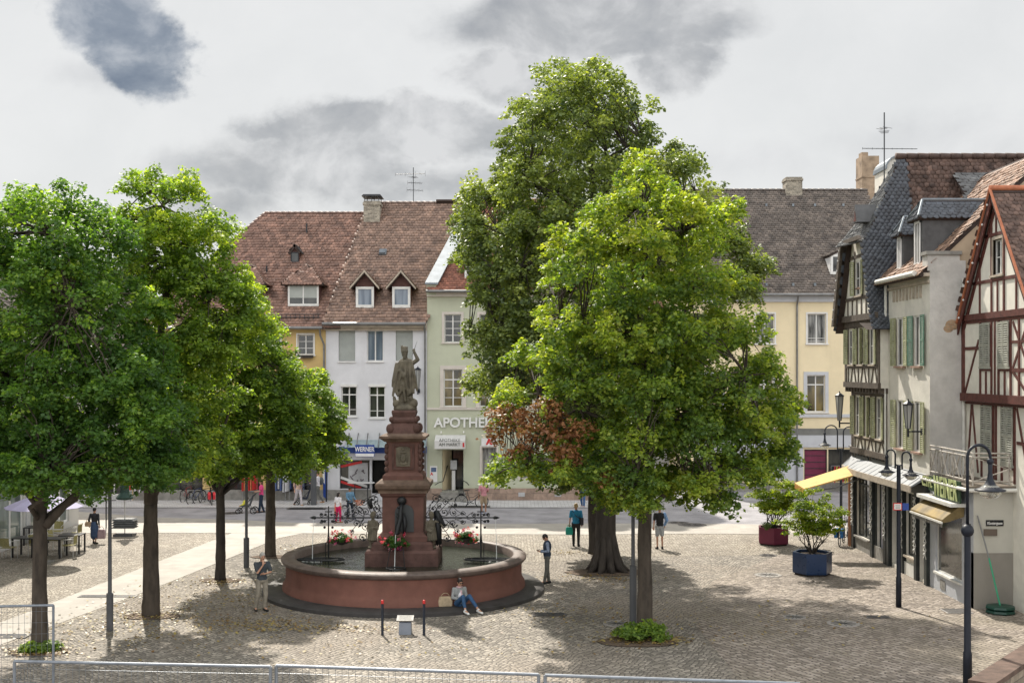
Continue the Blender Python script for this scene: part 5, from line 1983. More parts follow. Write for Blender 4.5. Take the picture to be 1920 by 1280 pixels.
b.hexa([(AX + .02, q, EZl - .22), (AX + .07, q, EZl - .22), (AX + .07, GM, apex - .2), (AX + .02, GM, apex - .2),
  (AX + .02, q, EZl - .0), (AX + .07, q, EZl - .0), (AX + .07, GM, apex + .03), (AX + .02, GM, apex + .03)])
b.build('barge_board', M_beam_red, T)
b = MB()
for i in range(7):
 f = (i + .4) / 7
 b.ell((AX - .03, GM + 2.78 * f, apex - .12 + (EZl - apex) * f), .035, 6, 5)
b.build('fairy_light', M_white, T)

# hidden neighbour behind, so that the row is closed from the side as well
# ---- wall lanterns
def wall_lantern(base, outward, label, h=1.15):
 n = Vector(outward)
 base = Vector(base)
 t = thing('wall_lantern', base, label, 'lantern')
 c = base + n * .55
 b = MB()
 b.tube([base, c], .03, 6)
 b.tube([c + Vector((0, 0, -.18)), c + Vector((0, 0, .1))], .035, 8)
 b.obox(base + n * .03, (.14, .14, .22))
 b.build('bracket', M_lamp, t)
 b = MB()
 b.lathe([(.075, .1), (.08, .14), (.16, h - .05), (.155, h - .03)], c, 6, True)
 b.build('glass', glass_mat('lantern_glass', (.25, .25, .25), (.50, .50, .48), .15), t)
 b = MB()
 for i in range(6):
  a = i * pi / 3
  b.tube([c + Vector((.078 * cos(a), .078 * sin(a), .1)), c + Vector((.165 * cos(a), .165 * sin(a), h - .05))], .012, 4)
 b.lathe([(.19, h - .05), (.19, h - .01), (.10, h + .05), (.03, h + .10), (.02, h + .16)], c, 6)
 b.build('lantern_frame', M_lamp, t)
 return t
wall_lantern((FX - .05, 49.1, 5.05), (-1, 0, 0), 'tall tapered glass wall lantern at the far corner of the timber-framed house')
wall_lantern((FX, 40.75, 5.15), (-1, 0, 0), 'tapered glass wall lantern between the two lower windows of the cream plaster house', .95)
wall_lantern((X(785), FY, 6.05), (0, -1, 0), 'grey tapered wall lantern on the white house beside the stone figure', 1.2)

# ------------------------------------------------------------------ trees
M_bark = W_('bark', (.070, .056, .044), .9, .35, 5, .9, 18, stretch=(1, 1, .35))
M_bark_d = W_('dark_bark', (.045, .037, .031), .9, .35, 5, .9, 18, stretch=(1, 1, .35))
M_leaf = leaf_mat('linden_leaf', [(0, (0.061, 0.116, 0.027)), (0.4, (0.142, 0.227, 0.043)), (0.75, (0.254, 0.353, 0.058)), (1, (0.46, 0.522, 0.083))])
M_leaf_c = leaf_mat('cool_linden_leaf', [(0, (0.041, 0.095, 0.027)), (0.45, (0.095, 0.186, 0.043)), (0.8, (0.182, 0.297, 0.057)), (1, (0.324, 0.432, 0.074))])
M_leaf_y = leaf_mat('young_linden_leaf', [(0, (0.063, 0.116, 0.034)), (0.4, (0.151, 0.228, 0.046)), (0.75, (0.302, 0.365, 0.057)), (1, (0.36, 0.38, 0.09))])
M_leaf_o = leaf_mat('chestnut_leaf', [(0, (0.052, 0.083, 0.041)), (0.4, (0.126, 0.171, 0.062)), (0.75, (0.222, 0.281, 0.082)), (1, (0.362, 0.412, 0.111))], .35)
M_leaf_dead = leaf_mat('dead_leaf', [(0, (.15, .065, .032)), (.5, (.26, .12, .055)), (1, (.38, .21, .09))], .25)


def leaves(name, clumps, rng, mats, parent, dens=1.0, size=.13):
 """clumps: rows of (x, y, z, r, tone, material)"""
 P, N, T, MI = [], [], [], []
 for (x, y, z, r, tone, mi, *od) in clumps:
  n = max(6, int(225 * dens * (r / .6) ** 2))
  d = rng.standard_normal((n, 3))
  d /= np.linalg.norm(d, axis=1)[:, None]
  rad = .45 + .6 * rng.random(n) ** .6
  q = d * rad[:, None] * [r, r, r * .5]
  if od:
   k = rng.random(n) ** .8
   q = q * (.95 - .55 * k)[:, None] + np.array(od) * (k * r * 1.5 - r * .35)[:, None]
  q[:, 2] -= .25 * (q[:, 0] ** 2 + q[:, 1] ** 2) / r      # the spray droops at its rim
  P.append(q + [x, y, z])
  nn = d * .5 + np.array([0, 0, .95]) + .45 * rng.standard_normal((n, 3))
  N.append(nn)
  T.append(np.clip(tone + .17 * rng.standard_normal(n), 0, 1))
  MI.append(np.full(n, mi))
 P, N, T, MI = np.vstack(P), np.vstack(N), np.concatenate(T), np.concatenate(MI)
 N /= np.linalg.norm(N, axis=1)[:, None]
 n = len(P)
 t = rng.standard_normal((n, 3)) + [0, 0, -.5]
 t -= N * (t * N).sum(1)[:, None]
 t /= np.linalg.norm(t, axis=1)[:, None]
 s = np.cross(N, t)
 L = size * (.6 + .75 * rng.random(n))[:, None]
 a = P - t * L * .5
 b = P + s * L * .42 - N * L * .10
 c = P + t * L * .55 - N * L * .16
 d_ = P - s * L * .42 - N * L * .10
 e = P + N * L * .03
 V = np.stack([a, b, c, d_], 1).reshape(-1, 3)
 o = np_mesh(name, V, np.full(n, 4), np.arange(4 * n), mats, parent, np.repeat(T, 4), MI)
 return o


def bend(p, q, rng, k=.12, n=4):
 p, q = Vector(p), Vector(q)
 L = (q - p).length
 out = [p]
 for i in range(1, n):
  f = i / n
  out.append(p.lerp(q, f) + Vector((rng.standard_normal() * L * k * .4, rng.standard_normal() * L * k * .4, L * k * sin(pi * f))))
 out.append(q)
 return out


def tree(name, label, base_px, lobes, r0, mats, barkm, seed, dens=1.0, size=.13, fork=None, clump=.43, dead=(), tone_up=0.0, limbs=None, tone0=.38, lean=(0, 0), flare=1.35, fill=1.15, rim=.62, topz=None, group=None):
 rng = np.random.default_rng(seed)
 B = gp(*base_px)
 Y = B.y
 t = thing(name, (B.x, B.y, 0), label, 'tree', group)
 k = Y / FPX
 Ls = []
 for i, l in enumerate(list(lobes) + list(dead)):
  x, y, rx, ry = l[:4]
  dy = l[4] if len(l) > 4 else None
  c = px(x, y, Y)
  rdx, rdz = rx * k * .98, ry * k * .98
  cx = B.x
  if dy is None:
   dy = 0.0
  Ls.append((c + Vector((0, dy, 0)), Vector((rdx, max(rdx, rdz) * 1.0, rdz)), 1 if i >= len(lobes) else 0))
 # the crown is as deep as it is wide: echo of the outer lobes in front of and behind the trunk
 xs = [c.x for c, r, d in Ls]
 zs = [c.z for c, r, d in Ls]
 W = (max(c.x + r.x for c, r, d in Ls) - min(c.x - r.x for c, r, d in Ls)) / 2
 mx = sum(xs) / len(xs)
 ext = []
 for c, r, d in Ls:
  room = sqrt(max(0.05, 1 - min(1, abs(c.x - mx) / W) ** 2)) * W * .62
  if d:
   ext.append((Vector((c.x, c.y - room * .9, c.z)), r, d))
   continue
  ext.append((c, r, d))
  if room > r.x * .7:
   for s_ in (-1, 1):
    ye = c.y + s_ * (room - r.y * .35)
    kk = min(1, ye / Y)
    ext.append((Vector((B.x + (c.x - B.x) * kk + rng.uniform(-.3, .3), ye, CAMH + (c.z - CAMH) * kk - .15 * r.z)), Vector((r.x * .9, r.y * .8, r.z * .85)), d))
 Ls = ext
 C = np.array([list(c) for c, r, d in Ls])
 R = np.array([list(r) for c, r, d in Ls])
 zmin, zmax = (C[:, 2] - R[:, 2]).min(), (C[:, 2] + R[:, 2]).max()
 clumps = []
 limb_ends = []
 for i in range(len(Ls)):
  r = R[i]
  area = 4 * pi * (((r[0] * r[1]) ** 1.6 + (r[0] * r[2]) ** 1.6 + (r[1] * r[2]) ** 1.6) / 3) ** (1 / 1.6)
  n = max(5, int(area / (pi * clump ** 2) * fill))
  d = rng.standard_normal((n, 3))
  d /= np.linalg.norm(d, axis=1)[:, None]
  rc_ = clump * (.65 + .7 * rng.random(n))
  f = (1 - 1.08 * rc_[:, None] / np.maximum(r, rc_[:, None] * 1.05)) * (1 + .16 * rng.standard_normal((n, 1)).clip(-1.2, 1.8))
  p = C[i] + d * r * f
  keep = np.ones(n, bool)
  for j in range(len(Ls)):
   if j != i:
    q = (p - C[j]) / np.maximum(R[j] - clump * .5, .1)
    keep &= (q ** 2).sum(1) > rim ** 2
  keep &= p[:, 2] > 1.9
  tl = tone0 + .09 * rng.standard_normal() + .15 * rng.standard_normal(n)
  od = d + [0, 0, .45] + .35 * rng.standard_normal((n, 3))
  od /= np.linalg.norm(od, axis=1)[:, None]
  for pp, rr, tt, oo in zip(p[keep], rc_[keep], tl[keep], od[keep]):
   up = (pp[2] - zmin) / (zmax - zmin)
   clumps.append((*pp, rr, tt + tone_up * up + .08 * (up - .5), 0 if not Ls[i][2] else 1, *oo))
 if dead:
  # some green shoots survive in the dead sprays, some dead ones in the green
  clumps = [c if rng.random() > .22 or c[5] == 0 else (*c[:5], 0, *c[6:]) for c in clumps]
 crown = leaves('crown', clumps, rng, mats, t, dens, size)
 # trunk, limbs and twigs
 b = MB()
 if name == 'linden_tree' and base_px[0] == 75:
  a_, c_ = px(86, 985, Y), px(200, 885, Y)
  b.tube([a_, a_.lerp(c_, .35) + Vector((0, 0, .12)), a_.lerp(c_, .7) + Vector((0, -.1, .1)), c_], [.13, .10, .08, .05], 8)
 zc = zmin + .25 * (zmax - zmin) if fork is None else fork
 topz = topz or (zmin + .82 * (zmax - zmin))
 tp = [Vector((B.x, B.y, -.05)), Vector((B.x, B.y, .10)), Vector((B.x + rng.uniform(-.03, .03), B.y, .25)), Vector((B.x + rng.uniform(-.05, .05), B.y, 1.2)), Vector((B.x + lean[0] * .5 + rng.uniform(-.06, .06), B.y, zc * .7)), Vector((B.x + lean[0], B.y, zc))]
 tp2 = [tp[0], tp[1]]
 rr2 = [r0 * flare, r0 * (1 + flare) / 2]
 wob = Vector((0, 0, 0))
 for i in range(1, 13):
  z = zc * i / 12
  wob = wob * .8 + Vector((rng.normal(), rng.normal(), 0)) * r0 * .045
  tp2.append(Vector((B.x + lean[0] * (i / 12), B.y, z)) + wob)
  rr2.append(r0 * (1.10 - .24 * i / 12) * (1 + .035 * rng.normal()))
 tp = tp2
 b.tube(tp, rr2, 14)
 F_ = tp[-1]
 crown_x = float(np.average(C[:, 0]))
 T2 = Vector((crown_x * .5 + F_.x * .5, F_.y, topz))
 main = bend(F_, T2, rng, .03, 6)
 b.tube(main, [r0 * .9 * (1 - .82 * i / 6) for i in range(7)], 10)
 cl = np.array([c[:3] for c in clumps])
 nl = limbs or 9
 ends = []
 for i in range(nl):
  c = C[rng.integers(len(C))]
  f = min(.95, max(0.0, (c[2] - zc - 1.2) / max(.5, topz - zc)))
  s_ = main[int(f * 6)] if f > 0 else tp[-1] - Vector((0, 0, .3))
  e = Vector(c)
  pth = bend(s_, e, rng, .14, 5)
  rr = r0 * (.42 - .25 * f)
  b.tube(pth, [rr * (1 - .75 * k_ / 5) for k_ in range(6)], 7)
  ends += pth[2:]
 E = np.array([list(p) for p in ends + main[1:]])
 idx = rng.permutation(len(cl))[:min(1100, int(len(cl) * .6))]
 for i in idx:
  q = cl[i]
  dd = ((E - q) ** 2).sum(1)
  a = E[dd.argmin()]
  if dd.min() < 16:
   b.tube(bend(a, q, rng, .1, 3), [.030, .022, .015, .007], 4, False)
 if limbs is not None and limbs > 0:
  pass
 tr = b.build('trunk', barkm, t, True)
 return t, len(clumps)


LIND = 'row of lindens along the slab path'
T1 = tree('linden_tree', 'nearest linden of the row, low forked trunk standing beside the site fence corner', (75, 1216),
     [(45, 400, 56, 62), (125, 385, 56, 52), (180, 440, 75, 70), (20, 470, 80, 80), (95, 500, 90, 80), (190, 560, 100, 90), (40, 620, 110, 100), (150, 690, 115, 95), (255, 690, 85, 85), (30, 770, 110, 90),
      (290, 770, 70, 75), (180, 800, 110, 70), (90, 850, 110, 60), (220, 870, 90, 45), (-60, 680, 90, 120), (-30, 860, 80, 55), (300, 850, 55, 45), (150, 895, 120, 34), (310, 885, 55, 28), (20, 900, 80, 30)],
     .19, [M_leaf_c], M_bark, 11, .85, .100, fork=3.6, tone_up=.10, tone0=.40, group=LIND)
T2 = tree('linden_tree', 'linden with the thickest trunk of the row, its tall crown reaching highest among them', (283, 1153),
     [(282, 345, 38, 42), (350, 350, 34, 40), (255, 410, 40, 50), (330, 430, 70, 60), (400, 430, 40, 48), (300, 500, 80, 65), (400, 510, 65, 60), (450, 540, 50, 45), (330, 600, 90, 80), (420, 620, 75, 70), (470, 590, 38, 40),
      (300, 720, 80, 80), (370, 720, 70, 80), (330, 830, 75, 60), (270, 860, 70, 45), (390, 830, 45, 60)],
     .225, [M_leaf], M_bark, 12, .85, .100, fork=3.3, tone_up=.05, tone0=.50, group=LIND, clump=.41)
T3 = tree('linden_tree', 'slender dark-stemmed linden of the row with the man in the polo shirt nearby', (413, 1087),
     [(400, 640, 60, 60), (480, 630, 60, 50), (515, 668, 38, 38), (430, 720, 75, 65), (520, 720, 65, 65), (400, 790, 70, 60), (480, 800, 75, 65), (560, 790, 50, 60), (440, 865, 85, 38), (540, 865, 60, 38), (380, 870, 50, 32)],
     .16, [M_leaf], M_bark_d, 13, .85, .105, fork=3.2, tone0=.46, group=LIND)
T4 = tree('linden_tree', 'furthest linden of the row, its crown overlapping the front of the white house', (507, 1043),
     [(592, 722, 36, 32), (552, 742, 50, 42), (610, 765, 38, 38), (530, 780, 60, 55), (600, 800, 48, 48), (630, 800, 28, 38), (560, 850, 60, 38), (615, 855, 34, 28), (500, 850, 55, 45)],
     .19, [M_leaf], M_bark, 14, .85, .108, fork=3.4, tone0=.44, group=LIND)
T5 = tree('chestnut_tree', 'huge old tree with a massive flared trunk, towering over the roofs in mid square', (1137, 1070),
     [(1049, 150, 69, 42), (1114, 150, 61, 42), (1014, 205, 67, 45), (1164, 200, 58, 45), (1084, 220, 89, 55), (984, 265, 58, 42), (1189, 255, 40, 42), (1094, 310, 95, 60), (974, 330, 67, 50), (1194, 330, 67, 50), (1280, 300, 42, 38), (940, 355, 48, 38),
      (1060, 400, 90, 60), (1180, 400, 90, 60), (1310, 380, 62, 58), (935, 430, 75, 50), (885, 360, 36, 40), (876, 410, 36, 44), (880, 465, 44, 46), (1000, 490, 80, 60), (1120, 510, 100, 70), (1260, 480, 85, 70), (1370, 450, 42, 42), (1410, 500, 48, 38),
      (1380, 540, 60, 38), (960, 590, 50, 50), (1050, 620, 80, 70), (1200, 640, 100, 80), (1330, 620, 65, 60), (930, 670, 55, 55), (1000, 700, 70, 60), (960, 640, 60, 50), (905, 715, 40, 40), (950, 735, 48, 34), (940, 610, 50, 50), (990, 650, 60, 60), (905, 545, 42, 40), (965, 555, 60, 50), (1010, 420, 70, 60), (960, 300, 36, 34), (1060, 480, 70, 60), (930, 500, 56, 44), (1250, 300, 44, 44), (1130, 760, 90, 70), (880, 625, 30, 22), (890, 720, 26, 26)],
     .37, [M_leaf_o], M_bark_d, 15, .55, .118, fork=5.2, clump=.48, tone0=.52, tone_up=.03, limbs=26, flare=1.5, fill=1.0, rim=.5)
T6 = tree('linden_tree', 'bright yellow-green linden in front with a rust-brown dead patch and ivy leaves at its foot', (1209, 1186),
     [(1187, 310, 24, 34), (1170, 365, 42, 42), (1235, 370, 42, 44), (1268, 392, 40, 42), (1130, 400, 34, 34), (1205, 440, 66, 54), (1110, 450, 50, 46), (1300, 430, 54, 50), (1350, 400, 26, 34), (1060, 505, 46, 44), (1052, 450, 34, 34), (1115, 385, 26, 30), (1170, 530, 84, 64),
      (1290, 520, 76, 58), (1370, 520, 34, 34), (1050, 600, 58, 46), (1140, 620, 88, 70), (1270, 630, 94, 70), (1370, 610, 56, 54), (1000, 670, 56, 38), (1080, 700, 84, 58), (1200, 720, 104, 70), (1330, 720, 84, 62), (1425, 690, 46, 50), (1465, 760, 46, 52),
      (1400, 790, 72, 54), (1280, 810, 104, 62), (1150, 820, 84, 60), (1470, 840, 40, 40), (990, 870, 62, 34), (1070, 880, 76, 40), (1400, 870, 76, 42), (1300, 900, 84, 38), (1190, 900, 84, 46), (1340, 940, 46, 24), (1170, 940, 60, 26), (930, 890, 28, 20), (955, 740, 24, 20)],
     .20, [M_leaf_y, M_leaf_dead], M_bark, 16, .85, .100, fork=3.6, clump=.38, tone_up=.14, tone0=.42, limbs=14,
     dead=[(948, 778, 38, 34), (1005, 785, 54, 46), (1052, 838, 42, 38), (985, 835, 34, 32), (930, 800, 26, 24), (1075, 800, 34, 30), (1030, 765, 34, 26), (1122, 880, 16, 10)])
T7 = tree('slim_tree', 'slimmer grey trunk standing just behind the massive old trunk', (1116, 1037),
     [(1060, 800, 60, 50), (1110, 740, 60, 60), (1130, 820, 60, 50), (1100, 890, 80, 36)], .24, [M_leaf_o], M_bark_d, 17, .6, .15, fork=4.0, tone0=.35)
print('clumps', [t[1] for t in (T1, T2, T3, T4, T5, T6, T7)], flush=True)

# buttress roots of the old tree
b = MB()
B = gp(1137, 1070)
rng = random.Random(3)
for i in range(9):
 a = 2 * pi * i / 9 + rng.uniform(-.2, .2)
 d = Vector((cos(a), sin(a), 0))
 b.tube([B + d * .22 + Vector((0, 0, 1.4)), B + d * .34 + Vector((0, 0, .6)), B + d * .52 + Vector((0, 0, .18)), B + d * (.72 + rng.random() * .22) + Vector((0, 0, -.03))], [.10, .15, .14, .06], 8)
b.build('root', M_bark_d, T5[0], True)


def leaf_cluster(name, pts, mats, parent, n, size, seed, tone=.5):
 rng = np.random.default_rng(seed)
 cl = [(*p[:3], p[3], tone + .1 * rng.standard_normal(), 0) for p in pts]
 return leaves(name, cl, rng, mats, parent, n, size)


# undergrowth at the foot of trees
def foot_bush(base, rx, ry, h, label, seed, mats, n=26, dens=.6, size=.09):
 rng = np.random.default_rng(seed)
 t = thing('ground_shrub', (base.x, base.y, 0), label, 'shrub')
 pts = []
 for i in range(n):
  a, r = rng.random() * 2 * pi, sqrt(rng.random())
  pts.append((base.x + cos(a) * r * rx, base.y + sin(a) * r * ry, .10 + rng.random() * h * (1 - .5 * r), .16 + .12 * rng.random()))
 leaf_cluster('foliage', pts, mats, t, dens * 6, size, seed, .45)
 b = MB()
 for p in pts[::2]:
  b.tube([(base.x + (p[0] - base.x) * .3, base.y + (p[1] - base.y) * .3, 0), p[:3]], [.012, .005], 4)
 b.build('stems', M_bark_d, t)
 return t
foot_bush(gp(1200, 1200), .72, .34, .45, 'low leafy green sprouts around the base of the front linden', 31, [M_leaf])
foot_bush(gp(75, 1220), .38, .22, .22, 'small tuft of green sprouts at the base of the forked linden', 32, [M_leaf], 12)
# tree pits: bare earth squares
for nm, x, y, sx, sy in (('tree_pit', 1195, 1203, 2.1, 1.3), ('tree_pit', 75, 1222, 1.5, 1.1), ('tree_pit', 283, 1155, 1.7, 1.0), ('tree_pit', 413, 1088, 1.5, .9), ('tree_pit', 507, 1044, 1.5, .9), ('tree_pit', 1137, 1073, 2.9, 1.6)):
 c = gp(x, y)
 rng = random.Random(x)
 pts = [(c.x + sx / 2 * cos(a) * (1 + rng.uniform(-.08, .08)), c.y + sy / 2 * sin(a) * (1 + rng.uniform(-.08, .08))) for a in [2 * pi * i / 18 for i in range(18)]]
 sheet(nm, pts, .020 + x * 1e-6, W_('pit_earth', (.12, .085, .06), .95, .35, 4, .6, 25))

# ------------------------------------------------------------------ planters
def planter(base, r, h, m, label, rz, shrub_label, spread, top, seed, mats, tilt=0, nst=11):
 t = thing('hexagonal_planter', base, label, 'planter')
 b = MB()
 b.lathe([(r * .88, .0), (r * .9, .07)], base, 6, True, rz)
 b.build('base', M_wood, t)
 b = MB()
 b.lathe([(r * .985, .072), (r, .12), (r, h), (r * .88, h), (r * .88, h - .1)], base, 6, False, rz)
 b.build('tub', m, t)
 b = MB()
 b.lathe([(r * .88, h - .1), (.01, h - .06)], base, 6, False, rz)
 b.build('soil', W_('potting_soil', (.05, .035, .025), .95, .3, 12, .8, 30), t)
 rng = np.random.default_rng(seed)
 s_ = thing('planter_shrub', (base.x, base.y, h - .08), shrub_label, 'shrub')
 b = MB()
 pts = []
 z0 = h - .08
 for i in range(nst):
  a = 2 * pi * i / nst + rng.uniform(-.3, .3)
  rr = spread * (.35 + .65 * rng.random())
  e = Vector((base.x + cos(a) * rr + tilt * spread, base.y + sin(a) * rr * .8, z0 + top * (.62 + .38 * rng.random())))
  p = bend((base.x + cos(a) * .08, base.y + sin(a) * .08, z0), e, rng, -.08, 5)
  b.tube(p, [.028, .022, .017, .013, .009, .005], 5, False)
  for j in range(2, 6):
   for _ in range(5):
    q = p[j] + Vector((rng.normal() * .22, rng.normal() * .22, abs(rng.normal()) * .12 + .02))
    b.tube([p[j], q], [.008, .003], 3, False)
    if q.z > z0 + top * .38:
     pts.append((q.x, q.y, q.z, .13 + .13 * rng.random()))
 b.build('stems', M_bark_d, s_)
 leaf_cluster('foliage', pts, mats, s_, 2.6, .075, seed, .66)
 return t


M_maple = leaf_mat('maple_leaf', [(0, (.05, .10, .012)), (.5, (.12, .20, .02)), (1, (.30, .33, .03))], .5)
planter(gp(1523, 1076), .70, .80, W_('blue_paint', (.012, .035, .095), .3, .12, 2, spec=.5), 'dark blue hexagonal planter standing out on the cobbles', .0, 'multi-stemmed green shrub in the blue planter', 1.25, 2.05, 41, [M_maple])
planter(gp(1450, 1020), .68, .74, W_('magenta_paint', (.145, .022, .05), .45, .12, 2), 'dusty magenta hexagonal planter at the kerb of the street', .35, 'yellow-green bushy shrub in the magenta planter', 1.15, 1.85, 42, [M_maple], .1, 13)
g_ = thing('grass_tuft', (gp(1425, 1015).x, gp(1450, 1020).y - .45, .72), 'small grassy tuft spilling over the rim of the magenta planter', 'grass tuft')
b = MB()
rng = random.Random(8)
c0 = Vector((gp(1425, 1015).x + .05, gp(1450, 1020).y - .42, .66))
for i in range(160):
 a = rng.random() * 2 * pi
 L = rng.uniform(.2, .36)
 p = c0 + Vector((rng.uniform(-.1, .1), rng.uniform(-.1, .1), 0))
 q = p + Vector((cos(a) * L * .5, sin(a) * L * .5, L * .9))
 e = q + Vector((cos(a) * L * .35, sin(a) * L * .35, -L * .3))
 w_ = Vector((-sin(a), cos(a), 0)) * .007
 b.poly([p - w_, p + w_, q + w_, q - w_])
 b.poly([q - w_, q + w_, e])
b.build('blades', W_('grass_blades', (.13, .19, .05), .7, .3), g_)

# ------------------------------------------------------------------ the fountain
FC_ = Vector((-3.55, 39.7, 0))
M_redpil = W_('pillar_sandstone', (.165, .082, .066), .8, .22, 2.2, .4, 20, dirt=.5, streak=.5)
M_redsand = W_('red_sandstone', (.20, .088, .066), .8, .16, 1.6, .3, 20, dirt=.4, streak=.55)
M_redsand_d = W_('weathered_red_sandstone', (.115, .062, .052), .85, .28, 3, .5, 20, dirt=.5)
M_capst = W_('weathered_capstone', (.17, .115, .085), .85, .3, 3, .5, 20, dirt=.5)
M_greyst = W_('grey_statue_stone', (.15, .13, .097), .9, .25, 4, .5, 25, dirt=.45)
M_rimst = W_('worn_rim_stone', (.14, .105, .090), .55, .25, 4, .3, 25, dirt=.4)
M_basalt = W_('basalt_plinth', (.050, .046, .045), .6, .25, 2, .3, 30)
M_water = water_mat()

T = thing('market_fountain', FC_, 'round red sandstone market fountain with a wide water basin and a tall square pillar', 'fountain')
b = MB()
b.lathe([(4.62, -.02), (4.62, .10), (4.52, .15), (3.7, .17)], FC_, 96, False)
b.build('plinth', M_basalt, T, False)
shade_auto(T.children[0])
b = MB()
b.lathe([(3.99, .16), (3.97, .30), (3.90, .40), (3.87, .50), (3.87, .98)], FC_, 96, False)
b.build('basin_wall', M_redsand, T)
b = MB()
b.lathe([(3.84, .972), (3.92, .978), (3.97, 1.00), (4.02, 1.06), (4.03, 1.12), (3.98, 1.17), (3.86, 1.19), (3.62, 1.185), (3.58, 1.15), (3.57, .6)], FC_, 96, False)
b.build('rim', M_rimst, T)
for c in T.children:
 shade_auto(c, 50)
b = MB()
ns = 64
b.lathe([(3.6, .93), (2.4, .93), (1.2, .93)], FC_, ns, False)
b.build('water', M_water, T)

def sq(b, prof, c, rot=0.0, kx=1.0):
 """square lathe: prof of (half width, z)"""
 rings = []
 for r, z in prof:
  k = len(b.v)
  for sx, sy in ((-1, -1), (1, -1), (1, 1), (-1, 1)):
   b.v.append((c[0] + sx * r * kx, c[1] + sy * r, z))
  rings.append(k)
 for a, d in zip(rings, rings[1:]):
  for j in range(4):
   j2 = (j + 1) % 4
   b.face((a + j, a + j2, d + j2, d + j))
 b.face([rings[-1] + j for j in range(4)])
 b.face([rings[0] + 3 - j for j in range(4)])
 return b

b = sq(MB(), [(1.18, .4), (1.18, 1.36), (1.14, 1.43), (1.0, 1.44), (.98, 1.62), (.92, 1.68)], FC_, kx=1.0)
b.build('pillar_base', M_redsand_d, T)
b = sq(MB(), [(.80, 1.66), (.80, 1.84), (.71, 1.92), (.67, 1.95), (.67, 3.10), (.73, 3.16), (.75, 3.26)], FC_)
b.build('pillar_shaft', M_redpil, T)
b = sq(MB(), [(.80, 3.24), (.79, 3.32), (.87, 3.40), (.89, 3.50), (.87, 3.56), (.66, 3.66)], FC_)
b.build('lower_cornice', M_capst, T)
b = sq(MB(), [(.66, 3.64), (.66, 3.80), (.58, 3.88), (.54, 3.92), (.54, 4.86), (.58, 4.92)], FC_)
b.build('coat_of_arms_block', M_redpil, T)
b = sq(MB(), [(.60, 4.90), (.70, 4.98), (.76, 5.02), (.76, 5.09), (.52, 5.17)], FC_)
b.build('upper_cornice', M_capst, T)
b = sq(MB(), [(.52, 5.16), (.50, 5.22), (.40, 5.50), (.44, 5.56), (.44, 5.62), (.36, 5.70), (.40, 5.86), (.38, 5.92)], FC_)
b.build('statue_base', M_redsand_d, T)
b = MB()
for sx in (-1, 1):
 for sy in (-1, 1):
  b = MB()
  b.ell(FC_ + Vector((sx * .44, sy * .44, 5.32)), (.13, .13, .17), 10, 8)
  b.ell(FC_ + Vector((sx * .40, sy * .40, 5.62)), (.08, .08, .10), 8, 6)
  for z in (4.0, 4.2, 4.4, 4.6, 4.75):
   b.ell(FC_ + Vector((sx * .545, sy * .545, z)), (.07, .07, .10), 8, 6)
  b.build('scroll_ornament', M_redsand_d, T, True)
# framed panel, arms in relief, niche plate
FF = Face((FC_.x, FC_.y - .545, 0), (1, 0, 0), (0, -1, 0))
b = MB()
FF.box(b, -.36, .36, 4.0, 4.06, 0, .05)
FF.box(b, -.36, .36, 4.76, 4.82, 0, .05)
FF.box(b, -.36, -.30, 4.06, 4.76, 0, .05)
FF.box(b, .30, .36, 4.06, 4.76, 0, .05)
b.build('panel_frame', M_redsand_d, T)
b = MB()
pts = [(-.22, 4.10), (.22, 4.10), (.24, 4.3), (.22, 4.62), (.24, 4.70), (.12, 4.74), (-.12, 4.74), (-.24, 4.70), (-.22, 4.62), (-.24, 4.3)]
b.prism(pts, lambda u, z, q: FF(u, z, q), 0, .03)
ca = b.build('coat_of_arms', M_greyst, T)
b = MB()
R_ = random.Random(5)
b.ell(FF(0, 4.36, .04), (.10, .03, .12), 10, 8)
b.ell(FF(-.13, 4.36, .035), (.035, .025, .13), 8, 6)
b.ell(FF(.13, 4.36, .035), (.035, .025, .13), 8, 6)
b.ell(FF(0, 4.56, .035), (.12, .025, .035), 8, 6)
b.ell(FF(0, 4.65, .035), (.06, .025, .045), 8, 6)
b.ell(FF(0, 4.18, .035), (.16, .02, .03), 8, 6)
for i in range(10):
 a = 2 * pi * i / 10
 b.ell(FF(.13 * cos(a), 4.38 + .18 * sin(a), .033), (.025, .018, .025), 6, 4)
b.build('relief', M_greyst, ca, True)
FL = Face((FC_.x, FC_.y - .675, 0), (1, 0, 0), (0, -1, 0))
b = MB()
pts = [(-.26, 1.98), (.36, 1.98)] + [(.05 + .31 * cos(a), 2.60 + .28 * sin(a)) for a in [pi * i / 10 for i in range(11)]]
b.prism(pts, lambda u, z, q: FL(u, z, q), 0, .025)
b.build('niche_door', W_('slate_plate', (.060, .065, .068), .6, .15), T)
# mask and dragon-shaped spout with a falling jet
b = MB()
b.ell(FL(-.03, 3.0, .08), (.16, .14, .14), 10, 8)
b.tube([FL(-.03, 2.95, .1), FL(-.04, 2.7, .28), FL(-.05, 2.45, .36), FL(-.12, 2.2, .42), FL(-.14, 2.02, .60), FL(-.16, 2.0, .75)], [.05, .07, .08, .09, .07, .04], 8)
b.tube([FL(.02, 2.6, .2), FL(.10, 2.3, .3), FL(.06, 1.9, .35)], [.05, .08, .04], 8)
for i in range(9):
 b.ell(FL(-.1 + .05 * sin(i * 2), 2.0 + i * .1, .45 - i * .025), (.055, .05, .045), 6, 5)
b.build('dragon_spout', M_iron, T, True)
M_jet = bpy.data.materials.new('water_jet')
M_jet.use_nodes = True
pb = M_jet.node_tree.nodes['Principled BSDF']
pb.inputs['Base Color'].default_value = (.75, .78, .78, 1)
pb.inputs['Roughness'].default_value = .15
pb.inputs['Alpha'].default_value = .55
b = MB()
jx = [FL(-.16, 2.0, .78)]
